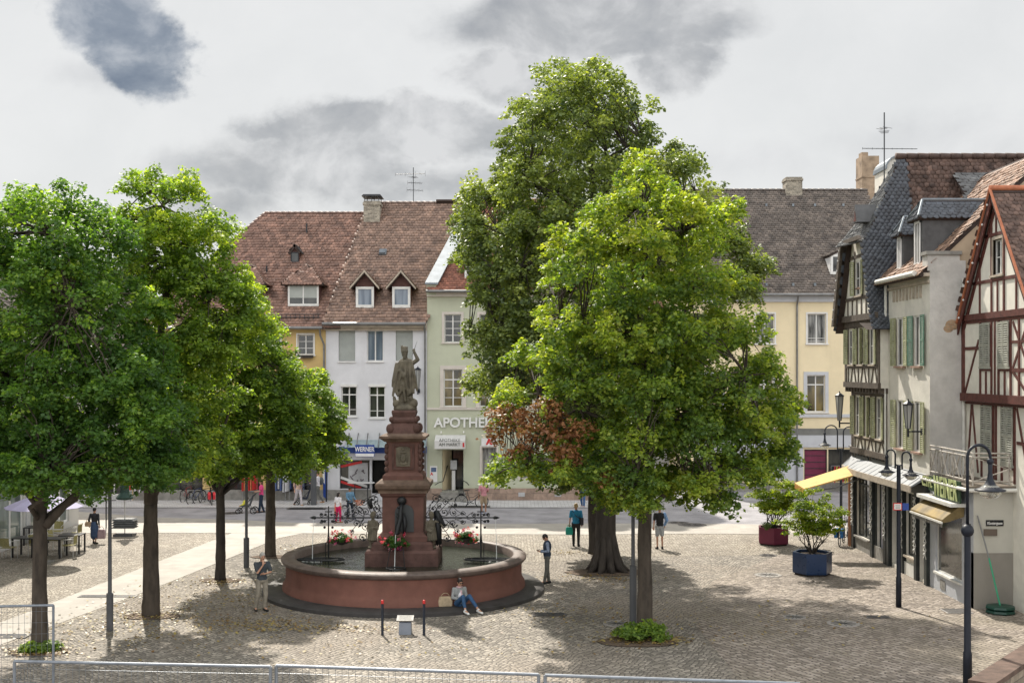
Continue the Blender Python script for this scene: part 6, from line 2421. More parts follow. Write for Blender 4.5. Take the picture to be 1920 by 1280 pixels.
b.tube([FL(-.16, 2.0, .78), FL(-.165, 1.6, .90), FL(-.17, .92, 1.02)], [.012, .014, .02], 5)
for sx in (-1, 1):
 x = FC_.x + sx * 3.0
 b.tube([(x, FC_.y - .05, 2.33), (x + sx * .03, FC_.y - .08, 1.7), (x + sx * .04, FC_.y - .1, .92)], [.010, .012, .018], 5)
b.build('water_jets', M_jet, T)
# splash rings (cast drip trays) and water foam
def torus(b, c, R, r, n=28, m=6, ky=1.0):
 b.tube([Vector(c) + Vector((R * cos(a), R * ky * sin(a), 0)) for a in [2 * pi * i / n for i in range(n + 1)]], r, m, False)
b = MB()
for sx in (-1, 1):
 c = FC_ + Vector((sx * 2.75, -.1, 1.0))
 torus(b, c, .78, .025, ky=.42)
 torus(b, c, .55, .018, ky=.42)
 b.tube([c + Vector((-.78, 0, 0)), c + Vector((.78, 0, 0))], .018, 5)
 b.tube([c + Vector((0, 0, 0)), c + Vector((0, 0, -.4))], .04, 6)
c = FL(-.1, 1.02, 1.35)
torus(b, c, .30, .025, ky=.8)
for a in (0, 2.1, 4.2):
 b.tube([c + Vector((.3 * cos(a), .24 * sin(a), 0)), c + Vector((.34 * cos(a), .28 * sin(a), -.4))], .02, 5)
b.tube([c + Vector((-.28, 0, 0)), c + Vector((-.2, .35, .6))], .014, 5)
b.tube([c + Vector((.28, 0, 0)), c + Vector((.2, .35, .6))], .014, 5)
b.build('drip_tray', M_iron, T)
b = MB()
rng = random.Random(2)
for sx in (-1, 1):
 for i in range(26):
  a = rng.random() * 2 * pi
  r = rng.random() ** .7 * .32
  b.ell((FC_.x + sx * 3.02 + r * cos(a), FC_.y - .12 + r * sin(a) * .6, .935), (rng.uniform(.02, .07), rng.uniform(.02, .05), .012), 6, 4)
for i in range(14):
 a = rng.random() * 2 * pi
 r = rng.random() ** .7 * .18
 b.ell((FC_.x - .17 + r * cos(a), FC_.y - 1.72 + r * sin(a) * .6, .935), (rng.uniform(.02, .05), rng.uniform(.02, .04), .012), 6, 4)
b.build('foam', W_('foam', (.75, .77, .77), .3, .1), T, True)

# wrought-iron arms with scrollwork
def spiral(b, c, r, turns, a0, sgn, w=.015, n=22, y=0.0):
 pts = []
 for i in range(n + 1):
  t = i / n
  a = a0 + sgn * turns * 2 * pi * t
  rr = r * (1 - .86 * t)
  pts.append((c[0] + rr * cos(a), FC_.y + y, c[1] + rr * sin(a)))
 b.tube(pts, w, 4, False)
 e = pts[-1]
 b.ell(e, (.035, .02, .035), 6, 5)
 return Vector(pts[0])

def leafshape(b, p, a, L):
 d = Vector((cos(a), 0, sin(a)))
 q = Vector((-sin(a), 0, cos(a)))
 p = Vector(p)
 b.hexa([p, p + d * L * .5 + q * L * .2 + Vector((0, -.01, 0)), p + d * L, p + d * L * .5 - q * L * .2 + Vector((0, -.01, 0)),
   p + Vector((0, .01, 0)), p + d * L * .5 + q * L * .2 + Vector((0, .01, 0)), p + d * L + Vector((0, .008, 0)), p + d * L * .5 - q * L * .2 + Vector((0, .01, 0))])

for sx, side in ((-1, 'white house'), (1, 'pharmacy')):
 b = MB()
 x0, x1 = FC_.x + sx * .7, FC_.x + sx * 3.0
 zb = 2.36
 b.tube([(x0, FC_.y, zb), (x1, FC_.y, zb)], [.028, .024], 6)
 b.lathe([(.0, -.09), (.05, -.05), (.06, 0), (.04, .06), (.0, .16)], (0, 0, 0), 8)
 k = 8 * 5
 for i in range(len(b.v) - k, len(b.v)):
  v = b.v[i]
  b.v[i] = (x1 + sx * v[2], FC_.y + v[1], zb + v[0])
 xp = FC_.x + sx * 2.52
 rng = random.Random(7)
 # scrolls climbing towards the pillar, above and below the bar
 specs = [(.95, .30, .17), (.98, -.22, .16), (1.30, .18, .15), (1.28, -.30, .18), (1.05, .62, .17), (1.36, .52, .13), (1.62, .16, .12), (1.60, -.20, .14), (1.05, -.62, .17), (1.40, -.66, .14), (1.66, .42, .10), (1.92, .13, .09),
             (1.92, -.14, .09), (1.1, -.92, .13), (.90, .05, .10), (1.15, .38, .10), (2.3, .10, .09), (2.75, .10, .07), (2.3, -.12, .09), (2.75, -.12, .07), (1.75, -.45, .09)]
 for u, v, r in specs:
  c = (FC_.x + sx * u, zb + v)
  s0 = spiral(b, c, r, 1.35, rng.uniform(0, 6.28), sx * (1 if v > 0 else -1))
  # stalk joining the scroll to the bar or its neighbour
  tgt = Vector((FC_.x + sx * (u - .25), FC_.y, zb + v * .3))
  m_ = (s0 + tgt) / 2 + Vector((sx * .05, 0, .05 * (1 if v > 0 else -1)))
  b.tube([s0, m_, tgt], .014, 4, False)
  if r > .12:
   leafshape(b, s0, rng.uniform(0, 6.28), .16)
 b.tube([(FC_.x + sx * .9, FC_.y, zb - 1.0), (FC_.x + sx * 1.12, FC_.y, zb - .5), (FC_.x + sx * 1.5, FC_.y, zb - .1), (FC_.x + sx * 1.9, FC_.y, zb - .02)], .012, 4, False)
 b.tube([(FC_.x + sx * .9, FC_.y, zb + .8), (FC_.x + sx * 1.3, FC_.y, zb + .62), (FC_.x + sx * 1.75, FC_.y, zb + .22), (FC_.x + sx * 2.1, FC_.y, zb + .02)], .012, 4, False)
 # post standing in the water
 b.tube([(xp, FC_.y, .4), (xp, FC_.y, 1.5), (xp, FC_.y, 1.6), (xp, FC_.y, 1.8), (xp, FC_.y, zb + .38)], [.028, .028, .05, .028, .018], 6)
 b.tube([(xp + sx * .1, FC_.y, .4), (xp + sx * .1, FC_.y, 1.5), (xp, FC_.y, 1.62)], .014, 5)
 b.tube([(xp - .12, FC_.y, zb + .2), (xp + .12, FC_.y, zb + .2)], .02, 5)
 for q in (-1, 1):
  b.ell((xp + q * .13, FC_.y, zb - .12), (.05, .03, .05), 6, 5)
  b.ell((xp + q * .13, FC_.y, zb - .32), (.045, .03, .045), 6, 5)
  b.ell((xp + q * .1, FC_.y, zb + .1), (.045, .03, .045), 6, 5)
 # ring holding the flower basket
 bx_ = FC_.x + sx * 2.08
 b.tube([(xp, FC_.y, 1.55), (xp - sx * .2, FC_.y, 1.50), (bx_, FC_.y, 1.52)], .015, 5)
 b.build('iron_arm', M_iron, T)


M_gerl = leaf_mat('geranium_leaf', [(0, (.02, .06, .012)), (.5, (.045, .12, .02)), (1, (.10, .20, .03))], .3)
M_pink = leaf_mat('geranium_bloom', [(0, (.55, .03, .06)), (.3, (.60, .05, .12)), (.6, (.65, .16, .32)), (.85, (.45, .12, .42)), (1, (.85, .45, .50))], .3)
def flower_basket(c, r, label, seed):
 t = thing('flower_basket', c, label, 'flower basket')
 c = Vector(c)
 b = MB()
 b.lathe([(.05, -.16), (r * .5, -.10), (r * .62, .0), (r * .64, .02)], c, 14)
 b.build('bowl', M_wood, t)
 rng = np.random.default_rng(seed)
 pts = []
 for i in range(16):
  a, q = rng.random() * 2 * pi, sqrt(rng.random())
  pts.append((c.x + r * .75 * q * cos(a), c.y + r * .75 * q * sin(a), c.z + .12 + .14 * (1 - q) - .14 * q, .14))
 leaf_cluster('foliage', pts, [M_gerl], t, 5.5, .085, seed, .45)
 P_, T_ = [], []
 for i in range(26):
  d = rng.standard_normal(3)
  d /= np.linalg.norm(d)
  p = np.array(c) + d * [r, r, r * .62] * rng.uniform(.85, 1.12) + [0, 0, .08]
  tn = rng.random()
  n = 16
  q = p + rng.standard_normal((n, 3)) * .028
  P_.append(q)
  T_.append(np.clip(tn + .08 * rng.standard_normal(n), 0, 1))
 P_, T_ = np.vstack(P_), np.concatenate(T_)
 n = len(P_)
 A_ = rng.standard_normal((n, 3))
 A_ /= np.linalg.norm(A_, axis=1)[:, None]
 B_ = np.cross(A_, rng.standard_normal((n, 3)))
 B_ /= np.linalg.norm(B_, axis=1)[:, None]
 s = .021
 V = np.stack([P_ - A_ * s, P_ + B_ * s, P_ + A_ * s, P_ - B_ * s], 1).reshape(-1, 3)
 np_mesh('blossoms', V, np.full(n, 4), np.arange(4 * n), M_pink, t, np.repeat(T_, 4))
 return t
flower_basket((FC_.x - 2.08, FC_.y, 1.62), .40, 'pink and red geranium basket on the iron arm nearer the white house', 1)
flower_basket((FC_.x + 2.05, FC_.y, 1.66), .42, 'mauve and red geranium basket on the iron arm nearer the pharmacy', 2)
flower_basket((FC_.x - .20, FC_.y - 1.22, 1.70), .46, 'geranium basket hanging in front of the fountain pillar', 3)


# ------------------------------------------------------------------ sculpted figures (one fused surface)
def fuse(name, b, m, parent, voxel, smooth=6):
 """closed overlapping shells melted into one continuous skin"""
 me = bpy.data.meshes.new(name)
 me.from_pydata(b.v, [], b.f)
 tmp = bpy.data.objects.new(name, me)
 col.objects.link(tmp)
 r = tmp.modifiers.new('r', 'REMESH')
 r.mode = 'VOXEL'
 r.voxel_size = voxel
 if smooth:
  s_ = tmp.modifiers.new('s', 'SMOOTH')
  s_.factor = .5
  s_.iterations = smooth
 dg = bpy.context.evaluated_depsgraph_get()
 ev = bpy.data.meshes.new_from_object(tmp.evaluated_get(dg))
 bpy.data.objects.remove(tmp)
 ev.materials.clear()
 ev.materials.append(m)
 ev.polygons.foreach_set('use_smooth', [True] * len(ev.polygons))
 return link(bpy.data.objects.new(name, ev), parent)


def statue():
 c = Vector((FC_.x + .02, FC_.y, 5.92))
 t = thing('stone_statue', c, 'weathered stone figure in cloak and winged helmet raising a spear atop the fountain', 'statue')
 b = MB()
 A = lambda x, y, z: c + Vector((x, y, z))
 # rocky foot with two crouching beasts
 b.ell(A(0, 0, .05), (.40, .36, .16), 14, 8)
 b.ell(A(-.28, -.12, .20), (.13, .14, .14))
 b.ell(A(.27, -.12, .22), (.16, .15, .17))
 b.cone(A(-.30, -.14, .15), A(-.36, -.1, .42), .08, .05)
 b.cone(A(.30, -.1, .15), A(.20, -.2, .40), .1, .07)
 # legs under drapery, body, shoulders
 b.cone(A(-.12, -.02, .15), A(-.07, 0, 1.0), .11, .15)
 b.cone(A(.13, .0, .15), A(.08, 0, 1.0), .13, .16)
 b.ell(A(0, .02, .95), (.27, .20, .42))
 b.ell(A(.02, .03, 1.35), (.28, .19, .36))
 b.ell(A(.02, .03, 1.58), (.25, .15, .14))
 # cloak: long folds hanging from the shoulders
 R_ = random.Random(3)
 for i in range(13):
  f = i / 12
  a = -1.0 + 2.0 * f
  top = A(.23 * sin(a * 1.3) + .02, -.10 - .06 * cos(a), 1.62 - .06 * abs(a))
  mid = A(.30 * a + .02, -.17 - .05 * cos(i * 2.1), 1.15)
  low = A(.33 * a + .05 * sin(i * 1.7) + (-.06 if a < 0 else .02), -.15 - .05 * cos(i * 1.3), .48 + .18 * abs(sin(i * .9)))
  b.cone(top, mid, .038, .048, 8)
  b.cone(mid, low, .048, .042, 8)
 b.cone(A(-.27, -.1, 1.5), A(-.36, -.14, .95), .07, .08)
 b.cone(A(-.36, -.14, 1.0), A(-.42, -.12, .78), .07, .03)
 b.cone(A(-.40, -.12, .85), A(-.22, -.18, .50), .05, .06)
 b.ell(A(-.02, -.24, 1.12), (.07, .07, .09))
 b.cone(A(-.15, -.2, 1.3), A(-.01, -.27, 1.12), .055, .045)
 b.cone(A(.02, -.24, 1.05), A(.12, -.2, .5), .05, .04)
 b.cone(A(-.06, -.24, .85), A(.02, -.2, .3), .045, .04)
 # arm raised with the spear
 b.cone(A(.25, -.03, 1.55), A(.42, -.05, 1.66), .08, .065)
 b.cone(A(.42, -.05, 1.66), A(.30, -.10, 1.92), .065, .045)
 b.ell(A(.29, -.1, 1.97), (.05, .045, .06))
 # neck, bearded head, helmet with wings
 b.cone(A(.0, .0, 1.6), A(-.01, .0, 1.78), .09, .075)
 b.ell(A(-.02, -.02, 1.86), (.105, .12, .13))
 b.ell(A(-.02, -.02, 1.93), (.125, .13, .09))
 b.cone(A(-.02, .0, 1.95), A(-.02, .0, 2.02), .115, .10)
 b.ell(A(-.02, -.09, 1.74), (.06, .05, .09))
 b.cone(A(-.11, 0, 1.98), A(-.15, .02, 2.14), .04, .012)
 b.cone(A(-.12, 0, 2.06), A(-.08, .02, 2.16), .03, .01)
 b.cone(A(.05, 0, 2.0), A(.09, .02, 2.11), .03, .01)
 fuse('figure', b, M_greyst, t, .018, 2)
 b = MB()
 b.tube([A(.22, -.14, 1.75), A(.30, -.1, 1.98), A(.40, -.07, 2.28)], [.014, .014, .004], 6)
 b.build('spear', M_gutter, t)
 return t
statue()

def side_figure(x, rz, label, lean):
 t = thing('stone_figure', (x, FC_.y - .55, 1.44), label, 'statue')
 c = Vector((x, FC_.y - .60, 1.44))
 Rm = Matrix.Rotation(rz, 3, 'Z')
 A = lambda a, b_, z: c + Rm @ Vector((a, b_, z))
 b = MB()
 b.ell(A(0, 0, .03), (.18, .17, .06))
 b.cone(A(-.08, -.02, .06), A(-.07, 0, .45), .05, .085)
 b.cone(A(.07, .04, .06), A(.06, 0, .45), .05, .085)
 b.ell(A(0, 0, .50), (.15, .12, .20))
 b.ell(A(0, .01, .76), (.145, .11, .19))
 b.cone(A(0, 0, .88), A(0, -.01, 1.0), .055, .05)
 b.ell(A(0, -.02, 1.07), (.085, .095, .11))
 b.ell(A(0, .02, 1.12), (.095, .095, .085))
 b.cone(A(-.15, 0, .86), A(-.19, -.03, .62), .05, .042)
 b.cone(A(-.19, -.03, .62), A(-.08, -.14, .55), .042, .03)
 b.cone(A(.15, 0, .86), A(.20 + lean * .1, -.02, .64 + lean * .2), .05, .042)
 b.cone(A(.20 + lean * .1, -.02, .64 + lean * .2), A(.12 + lean * .25, -.12, .70 - lean * .05), .042, .03)
 for i in range(6):
  a = -1.2 + i * .48
  b.cone(A(.13 * sin(a), -.10 * cos(a), .66), A(.17 * sin(a), -.13 * cos(a), .28), .03, .035, 6)
 fuse('figure', b, M_greyst, t, .016, 2)
 return t
side_figure(FC_.x - .98, -.5, 'small stone child figure on the fountain base, nearer the white house', .0)
side_figure(FC_.x + .92, .5, 'small stone robed figure on the fountain base, nearer the pharmacy', 1.0)
b = MB()
c = Vector((FC_.x + 1.08, FC_.y - .45, 1.44))
b.tube([c + Vector((0, 0, 1.15)), c + Vector((.08, 0, .95)), c + Vector((.22, 0, .75)), c + Vector((.30, -.02, .72))], [.10, .12, .07, .03], 8)
b.tube([c + Vector((.0, 0, 1.2)), c + Vector((.05, .02, .6)), c + Vector((.08, 0, .1))], [.09, .12, .10], 8)
b.build('dark_side_spout', M_iron, T, True)
b = MB()
c = Vector((FC_.x - 1.02, FC_.y - .35, 1.44))
b.tube([c + Vector((-.05, 0, 1.6)), c + Vector((-.10, 0, 1.45)), c + Vector((-.04, 0, 1.25))], [.04, .08, .04], 8)
b.build('dark_side_spout', M_iron, T, True)

# ------------------------------------------------------------------ people
M_skin = W_('skin', (.50, .28, .19), .55, .06)
M_skin_d = W_('tanned_skin', (.36, .19, .12), .55, .06)
M_hair_g = W_('grey_hair', (.42, .40, .37), .7, .2, 20)
M_hair_d = W_('dark_hair', (.018, .013, .011), .55, .3, 20)
M_hair_b = W_('brown_hair', (.10, .055, .03), .6, .3, 20)
M_hair_f = W_('fair_hair', (.38, .28, .15), .6, .3, 20)
CL = {}
def cloth(name, c):
 if name not in CL:
  CL[name] = W_(name, c, .85, .18, 9, .3, 30)
 return CL[name]


def person(label, loc, H, face, pose=None, top=None, bottom=None, shoes=None, hair=None, skin=None, sleeve='short', legs='long', hairstyle='short', fine=False, extra=None, waist=.95):
 t = thing('person', loc, label, 'person')
 s = H / 1.75
 J = dict(pel=(0, 0, .96), che=(0, 0, 1.30), nck=(0, .0, 1.46), hed=(0, -.02, 1.625),
             ls=(.19, 0, 1.41), le=(.235, .03, 1.13), lw=(.235, -.03, .89), rs=(-.19, 0, 1.41), re=(-.235, .03, 1.13), rw=(-.235, -.03, .89),
             lh=(.09, 0, .93), lk=(.10, -.01, .50), la=(.10, .02, .085), rh=(-.09, 0, .93), rk=(-.10, -.01, .50), ra=(-.10, .02, .085),
             lf=(.12, -.16, .035), rf=(-.12, -.16, .035), look=(0, -1, -.05), lhd=(0, -.1, -1), rhd=(0, -.1, -1))
 J.update(pose or {})
 Rm = Matrix.Rotation(face, 3, 'Z')
 base = Vector(loc)
 def W(p):
  return base + Rm @ (Vector(p) * s)
 j = {k: W(v) for k, v in J.items() if k not in ('look', 'lhd', 'rhd')}
 look = (Rm @ Vector(J['look'])).normalized()
 q = look.to_track_quat('-Y', 'Z').to_matrix()
 vox = .009 if fine else .013
 up = (j['nck'] - j['pel']).normalized()
 side = (j['ls'] - j['rs']).normalized()
 fwd = side.cross(up)
 TR = Matrix((side, -fwd, up)).transposed() if False else Matrix((side, up.cross(side), up)).transposed()

 def torso(b, g):
  b.ell(j['pel'], ((.160 + g) * s, (.115 + g) * s, .13 * s), 14, 9, TR)
  m = j['pel'].lerp(j['che'], .5)
  b.ell(m, ((.140 + g) * s, (.105 + g) * s, .20 * s), 14, 9, TR)
  b.ell(j['che'], ((.165 + g) * s, (.115 + g) * s, .19 * s), 14, 9, TR)
  b.cone(j['ls'].lerp(j['rs'], .06) - up * .012 * s, j['rs'].lerp(j['ls'], .06) - up * .012 * s, (.050 + g) * s, (.050 + g) * s)
  b.cone(j['che'].lerp(j['nck'], .5), j['nck'] - up * .02 * s, (.09 + g) * s, (.055 + g) * s)

 def arm(b, g, L, full=True, frac=1.0):
  S_, E_, W2 = j[L + 's'], j[L + 'e'], j[L + 'w']
  if full:
   b.cone(S_, E_, (.050 + g) * s, (.040 + g) * s)
   b.cone(E_, E_.lerp(W2, frac), (.040 + g) * s, (.028 + g) * s)
  else:
   b.cone(S_, S_.lerp(E_, frac), (.052 + g) * s, (.050 + g) * s)

 def leg(b, g, L, frac=1.0):
  H_, K_, A_ = j[L + 'h'], j[L + 'k'], j[L + 'a']
  b.cone(H_, K_, (.082 + g) * s, (.056 + g) * s)
  if frac > .5:
   b.cone(K_, K_.lerp(A_, frac), (.055 + g) * s, (.040 + g) * s)

 # --- body: one continuous skin
 b = MB()
 b.ell(j['hed'], (.076 * s, .096 * s, .115 * s), 16, 12, q)
 b.ell(j['hed'] + q @ Vector((0, -.035, -.055)) * s, (.052 * s, .058 * s, .055 * s), 12, 8, q)
 b.cone(j['hed'] + q @ Vector((0, -.088, .0)) * s, j['hed'] + q @ Vector((0, -.104, -.022)) * s, .011 * s, .014 * s, 8)
 for e in (-1, 1):
  b.ell(j['hed'] + q @ Vector((e * .078, .01, -.005)) * s, (.012 * s, .022 * s, .032 * s), 8, 6, q)
 b.cone(j['nck'] - up * .04 * s, j['hed'] + q @ Vector((0, .015, -.05)) * s, .056 * s, .052 * s)
 torso(b, -.012)
 for L in 'lr':
  arm(b, -.006, L)
  leg(b, -.008, L)
  w_, e_ = j[L + 'w'], j[L + 'e']
  hd = (Rm @ Vector(J[L + 'hd'])).normalized()
  pal = hd.cross(side)
  pal = pal.normalized() if pal.length > .2 else hd.orthogonal().normalized()
  wid = hd.cross(pal).normalized()
  if wid.dot(fwd) < 0:
   wid = -wid
  hm = Matrix((wid, pal, hd)).transposed()
  b.ell(w_ + hd * .05 * s, (.040 * s, .018 * s, .055 * s), 10, 8, hm)
  b.cone(e_.lerp(w_, .9), w_ + hd * .02 * s, .026 * s, .026 * s)
  for i, (o, ln) in enumerate(((-.030, .062), (-.010, .075), (.010, .078), (.029, .070))):
   p0 = w_ + hd * .085 * s + wid * o * s
   p1 = p0 + (hd + pal * .25) .normalized() * ln * .5 * s
   p2 = p1 + (hd * .6 + pal * .8).normalized() * ln * .5 * s
   b.cone(p0, p1, .0095 * s, .0088 * s, 7)
   b.cone(p1, p2, .0088 * s, .0075 * s, 7)
  p0 = w_ + hd * .03 * s + wid * .036 * s
  p1 = p0 + (hd * .7 + wid * .7).normalized() * .04 * s
  b.cone(p0, p1, .011 * s, .010 * s, 7)
  b.cone(p1, p1 + (hd + wid * .1 + pal * .3).normalized() * .03 * s, .010 * s, .008 * s, 7)
  b.cone(j[L + 'a'], j[L + 'f'] + Vector((0, 0, .01 * s)), .036 * s, .030 * s)
 body = fuse('body', b, skin or M_skin, t, vox * s, 2)
 # eyes, brows and mouth
 b = MB()
 for e in (-1, 1):
  b.ell(j['hed'] + q @ Vector((e * .030, -.088, .012)) * s, (.011 * s, .007 * s, .006 * s), 8, 6, q)
  b.ell(j['hed'] + q @ Vector((e * .030, -.090, .034)) * s, (.017 * s, .006 * s, .004 * s), 8, 6, q)
 b.ell(j['hed'] + q @ Vector((0, -.091, -.055)) * s, (.020 * s, .006 * s, .004 * s), 8, 6, q)
 b.build('face_features', M_hair_d, body)
 # --- hair
 if hair:
  b = MB()
  b.ell(j['hed'] + q @ Vector((0, .012, .022)) * s, (.086 * s, .100 * s, .108 * s), 16, 12, q)
  if hairstyle == 'long':
   b.ell(j['hed'] + q @ Vector((0, .05, -.05)) * s, (.085 * s, .06 * s, .13 * s), 12, 9, q)
  if hairstyle == 'bun':
   b.ell(j['hed'] + q @ Vector((0, .08, .08)) * s, (.045 * s, .045 * s, .045 * s), 10, 8, q)
  # keep the crown and nape only: trim what would cover the face
  k = MB()
  k.v = b.v
  inv = q.inverted()
  for f in b.f:
   c = sum((Vector(b.v[i]) for i in f), Vector()) / len(f)
   l = inv @ (c - j['hed']) / s
   if (l.y > -.045 or l.z > .055) and l.z > (-.03 if hairstyle == 'short' else -.3) - .06 * (l.y > .03):
    k.face(f)
  h = k.build('hair', hair, t, True)
  m_ = h.modifiers.new('thickness', 'SOLIDIFY')
  m_.thickness = .012
 # --- clothing
 if top:
  b = MB()
  torso(b, .012)
  for L in 'lr':
   if sleeve == 'long':
    arm(b, .010, L, True, .95)
   elif sleeve == 'short':
    arm(b, .012, L, False, .75)
   elif sleeve == 'half':
    arm(b, .010, L, True, .12)
  fuse('shirt', b, top, t, (vox + .002) * s, 2)
 if bottom:
  b = MB()
  if legs == 'skirt':
   mid = (j['lk'] + j['rk']) / 2
   b.cone(j['pel'] + up * .02 * s, j['pel'].lerp(mid, .5), .15 * s, .20 * s, 16)
   b.cone(j['pel'].lerp(mid, .4), mid - Vector((0, 0, .12 * s)), .18 * s, .20 * s, 16)
  else:
   fr_ = {'long': .95, 'cropped': .72, 'shorts': 0}[legs]
   b.ell(j['pel'] - up * .03 * s, (.168 * s, .125 * s, .12 * s), 14, 9, TR)
   for L in 'lr':
    if legs == 'shorts':
     H_, K_ = j[L + 'h'], j[L + 'k']
     b.cone(H_, H_.lerp(K_, .82), .100 * s, .085 * s)
    else:
     leg(b, .014, L, fr_)
  fuse('trousers' if legs != 'skirt' else 'skirt', b, bottom, t, (vox + .002) * s, 2)
 if shoes:
  for L in 'lr':
   b = MB()
   a_, f_ = j[L + 'a'], j[L + 'f']
   d = (f_ - a_)
   flat = Vector((d.x, d.y, d.z * .3)).normalized()
   b.cone(a_ + Vector((0, 0, -.035 * s)) - flat * .04 * s, f_ + flat * .01 * s, .048 * s, .040 * s)
   b.cone(a_ + Vector((0, 0, .01 * s)), a_ + Vector((0, 0, -.02 * s)), .044 * s, .048 * s)
   fuse('shoe', b, shoes, t, .012 * s, 2)
 if extra:
  extra(t, j, W, q, s)
 return t


def F_(deg):
 return radians(deg)


def tote(t, name, c, w, h, m, strap=None, rz=0.0):
 o = thing(name, c, t, 'bag')
 b = MB()
 M_ = Matrix.Translation(c) @ Matrix.Rotation(rz, 4, 'Z')
 pts = [(-w * .5, 0), (w * .5, 0), (w * .54, h * .5), (w * .42, h), (-w * .42, h), (-w * .54, h * .5)]
 b.prism(pts, lambda u, z, q: M_ @ Vector((u, q, z)), -w * .22, w * .22)
 bd = b.build('bag_body', m, o)
 bv = bd.modifiers.new('soft', 'BEVEL')
 bv.width = w * .08
 bv.segments = 3
 b = MB()
 b.tube([M_ @ Vector((w * .3 * cos(a), 0, h + strap * sin(a))) for a in [pi * i / 8 for i in range(9)]], .010, 6)
 b.build('handle', m, o)
 return o


# 1 elderly man, chin in hand
g1 = gp(491, 1145)
person('elderly man in dark grey polo shirt and pale trousers with one hand at his chin', g1, 1.78, F_(28),
       dict(rs=(-.19, 0, 1.41), re=(-.17, -.15, 1.17), rw=(-.02, -.21, 1.40), rhd=(.05, .05, 1), ls=(.19, 0, 1.41), le=(.25, -.06, 1.15), lw=(.02, -.22, 1.13), lhd=(-1, -.1, .1),
   hed=(0, -.05, 1.62), look=(.15, -1, -.22), lk=(.10, -.06, .50), la=(.09, .02, .085), rk=(-.12, .0, .5), ra=(-.16, .12, .085), rf=(-.18, -.04, .035)),
       cloth('slate_polo', (.055, .065, .075)), cloth('stone_trousers', (.28, .25, .20)), cloth('black_shoes', (.02, .02, .02)), M_hair_g, M_skin, 'short', 'long', fine=True)
# 3 man with phone
def phone(t, j, W, q, s):
 b = MB()
 c = (j['lw'] + j['rw']) / 2 + Vector((-.09, 0, .05))
 b.obox(c, (.14, .07, .012), 0, 0, -.3)
 o = tag(b.build('mobile_phone', M_black), 'small black mobile phone held by the man in the dark vest', 'phone')
person('man in grey-blue shirt with dark vest and grey trousers looking down at his phone', gp(1026, 1094), 1.72, F_(-90),
       dict(re=(-.23, .03, 1.15), rw=(-.10, -.22, 1.12), rhd=(.4, -1, .1), le=(.23, .03, 1.15), lw=(.10, -.22, 1.12), lhd=(-.4, -1, .1), hed=(0, -.07, 1.60), look=(0, -1, -.75), nck=(0, -.02, 1.46),
   lk=(.10, -.02, .5), la=(.09, -.10, .085), lf=(.10, -.28, .035), rk=(-.09, .01, .5), ra=(-.09, .06, .085), rf=(-.1, -.12, .035)),
       cloth('blue_grey_shirt', (.23, .28, .38)), cloth('grey_trousers', (.13, .13, .115)), cloth('black_shoes', (.02, .02, .02)), M_hair_d, M_skin, 'long', 'long', fine=True,
       extra=lambda t, j, W, q, s: (fuse('vest', (lambda b: (b.ell(W((0, 0, 1.28)), (.15 * s, .19 * s, .24 * s), 14, 9), b.ell(W((0, 0, 1.03)), (.14 * s, .185 * s, .16 * s), 14, 9), b)[2])(MB()), cloth('navy_vest', (.035, .05, .08)), t, .012, 2), phone(t, j, W, q, s)))
# 2 seated woman
wc = gp(873, 1140, .16)
ang = atan2(wc.y - FC_.y, wc.x - FC_.x)
wc = Vector((FC_.x + 4.12 * cos(ang), FC_.y + 4.12 * sin(ang), .155))
def specs(t, j, W, q, s):
 b = MB()
 for e in (-1, 1):
  b.ell(j['hed'] + q @ Vector((e * .032, -.096, .010)) * s, (.030 * s, .010 * s, .022 * s), 10, 8, q)
 b.tube([j['hed'] + q @ Vector((-.08, -.02, .012)) * s, j['hed'] + q @ Vector((-.06, -.09, .014)) * s, j['hed'] + q @ Vector((.06, -.09, .014)) * s, j['hed'] + q @ Vector((.08, -.02, .012)) * s], .004, 5)
 b.build('sunglasses', M_black, t, True)
 b = MB()
 for i in range(9):
  a = pi * 2 * i / 9
  b.cone(j['nck'] + Vector((.075 * cos(a), .07 * sin(a), .01)), j['nck'] + Vector((.075 * cos(a + .7), .07 * sin(a + .7), .0)), .026, .026, 7)
 b.cone(W((.02, -.11, .49)), W((.03, -.14, .30)), .035, .03)
 fuse('scarf', b, cloth('pink_scarf', (.62, .42, .45)), t, .014, 2)
 b = MB()
 b.ell(W((.0, -.095, .34)), (.08, .055, .15), 12, 9)
 fuse('white_top', b, cloth('white_top', (.70, .68, .72)), t, .014, 2)
person('seated woman in sunglasses, grey cardigan and blue jeans leaning against the basin wall', wc, 1.68, F_(22),
       dict(pel=(0, 0, .12), che=(0, .0, .44), nck=(0, -.02, .60), hed=(0, -.07, .755), look=(.25, -1, -.35),
   ls=(.18, 0, .55), le=(.22, -.06, .28), lw=(.05, -.24, .30), lhd=(-.8, -.6, .1), rs=(-.18, 0, .55), re=(-.23, -.03, .28), rw=(-.05, -.22, .26), rhd=(.8, -.6, .1),
   lh=(.09, -.02, .10), lk=(.20, -.38, .36), la=(.40, -.66, -.03), lf=(.46, -.80, -.10), rh=(-.09, -.02, .10), rk=(-.02, -.40, .36), ra=(-.02, -.62, -.03), rf=(.02, -.78, -.10)),
       cloth('grey_cardigan', (.30, .31, .31)), cloth('blue_jeans', (.035, .09, .19)), cloth('white_shoes', (.72, .72, .70)), M_hair_d, M_skin, 'long', 'cropped', hairstyle='bun', fine=True, extra=specs)
tote('beige canvas shoulder bag lying on the plinth beside the seated woman', 'canvas_bag', wc + Vector((-.42, -.04, 0)), .40, .30, cloth('beige_canvas', (.46, .36, .24)), .10, .2)
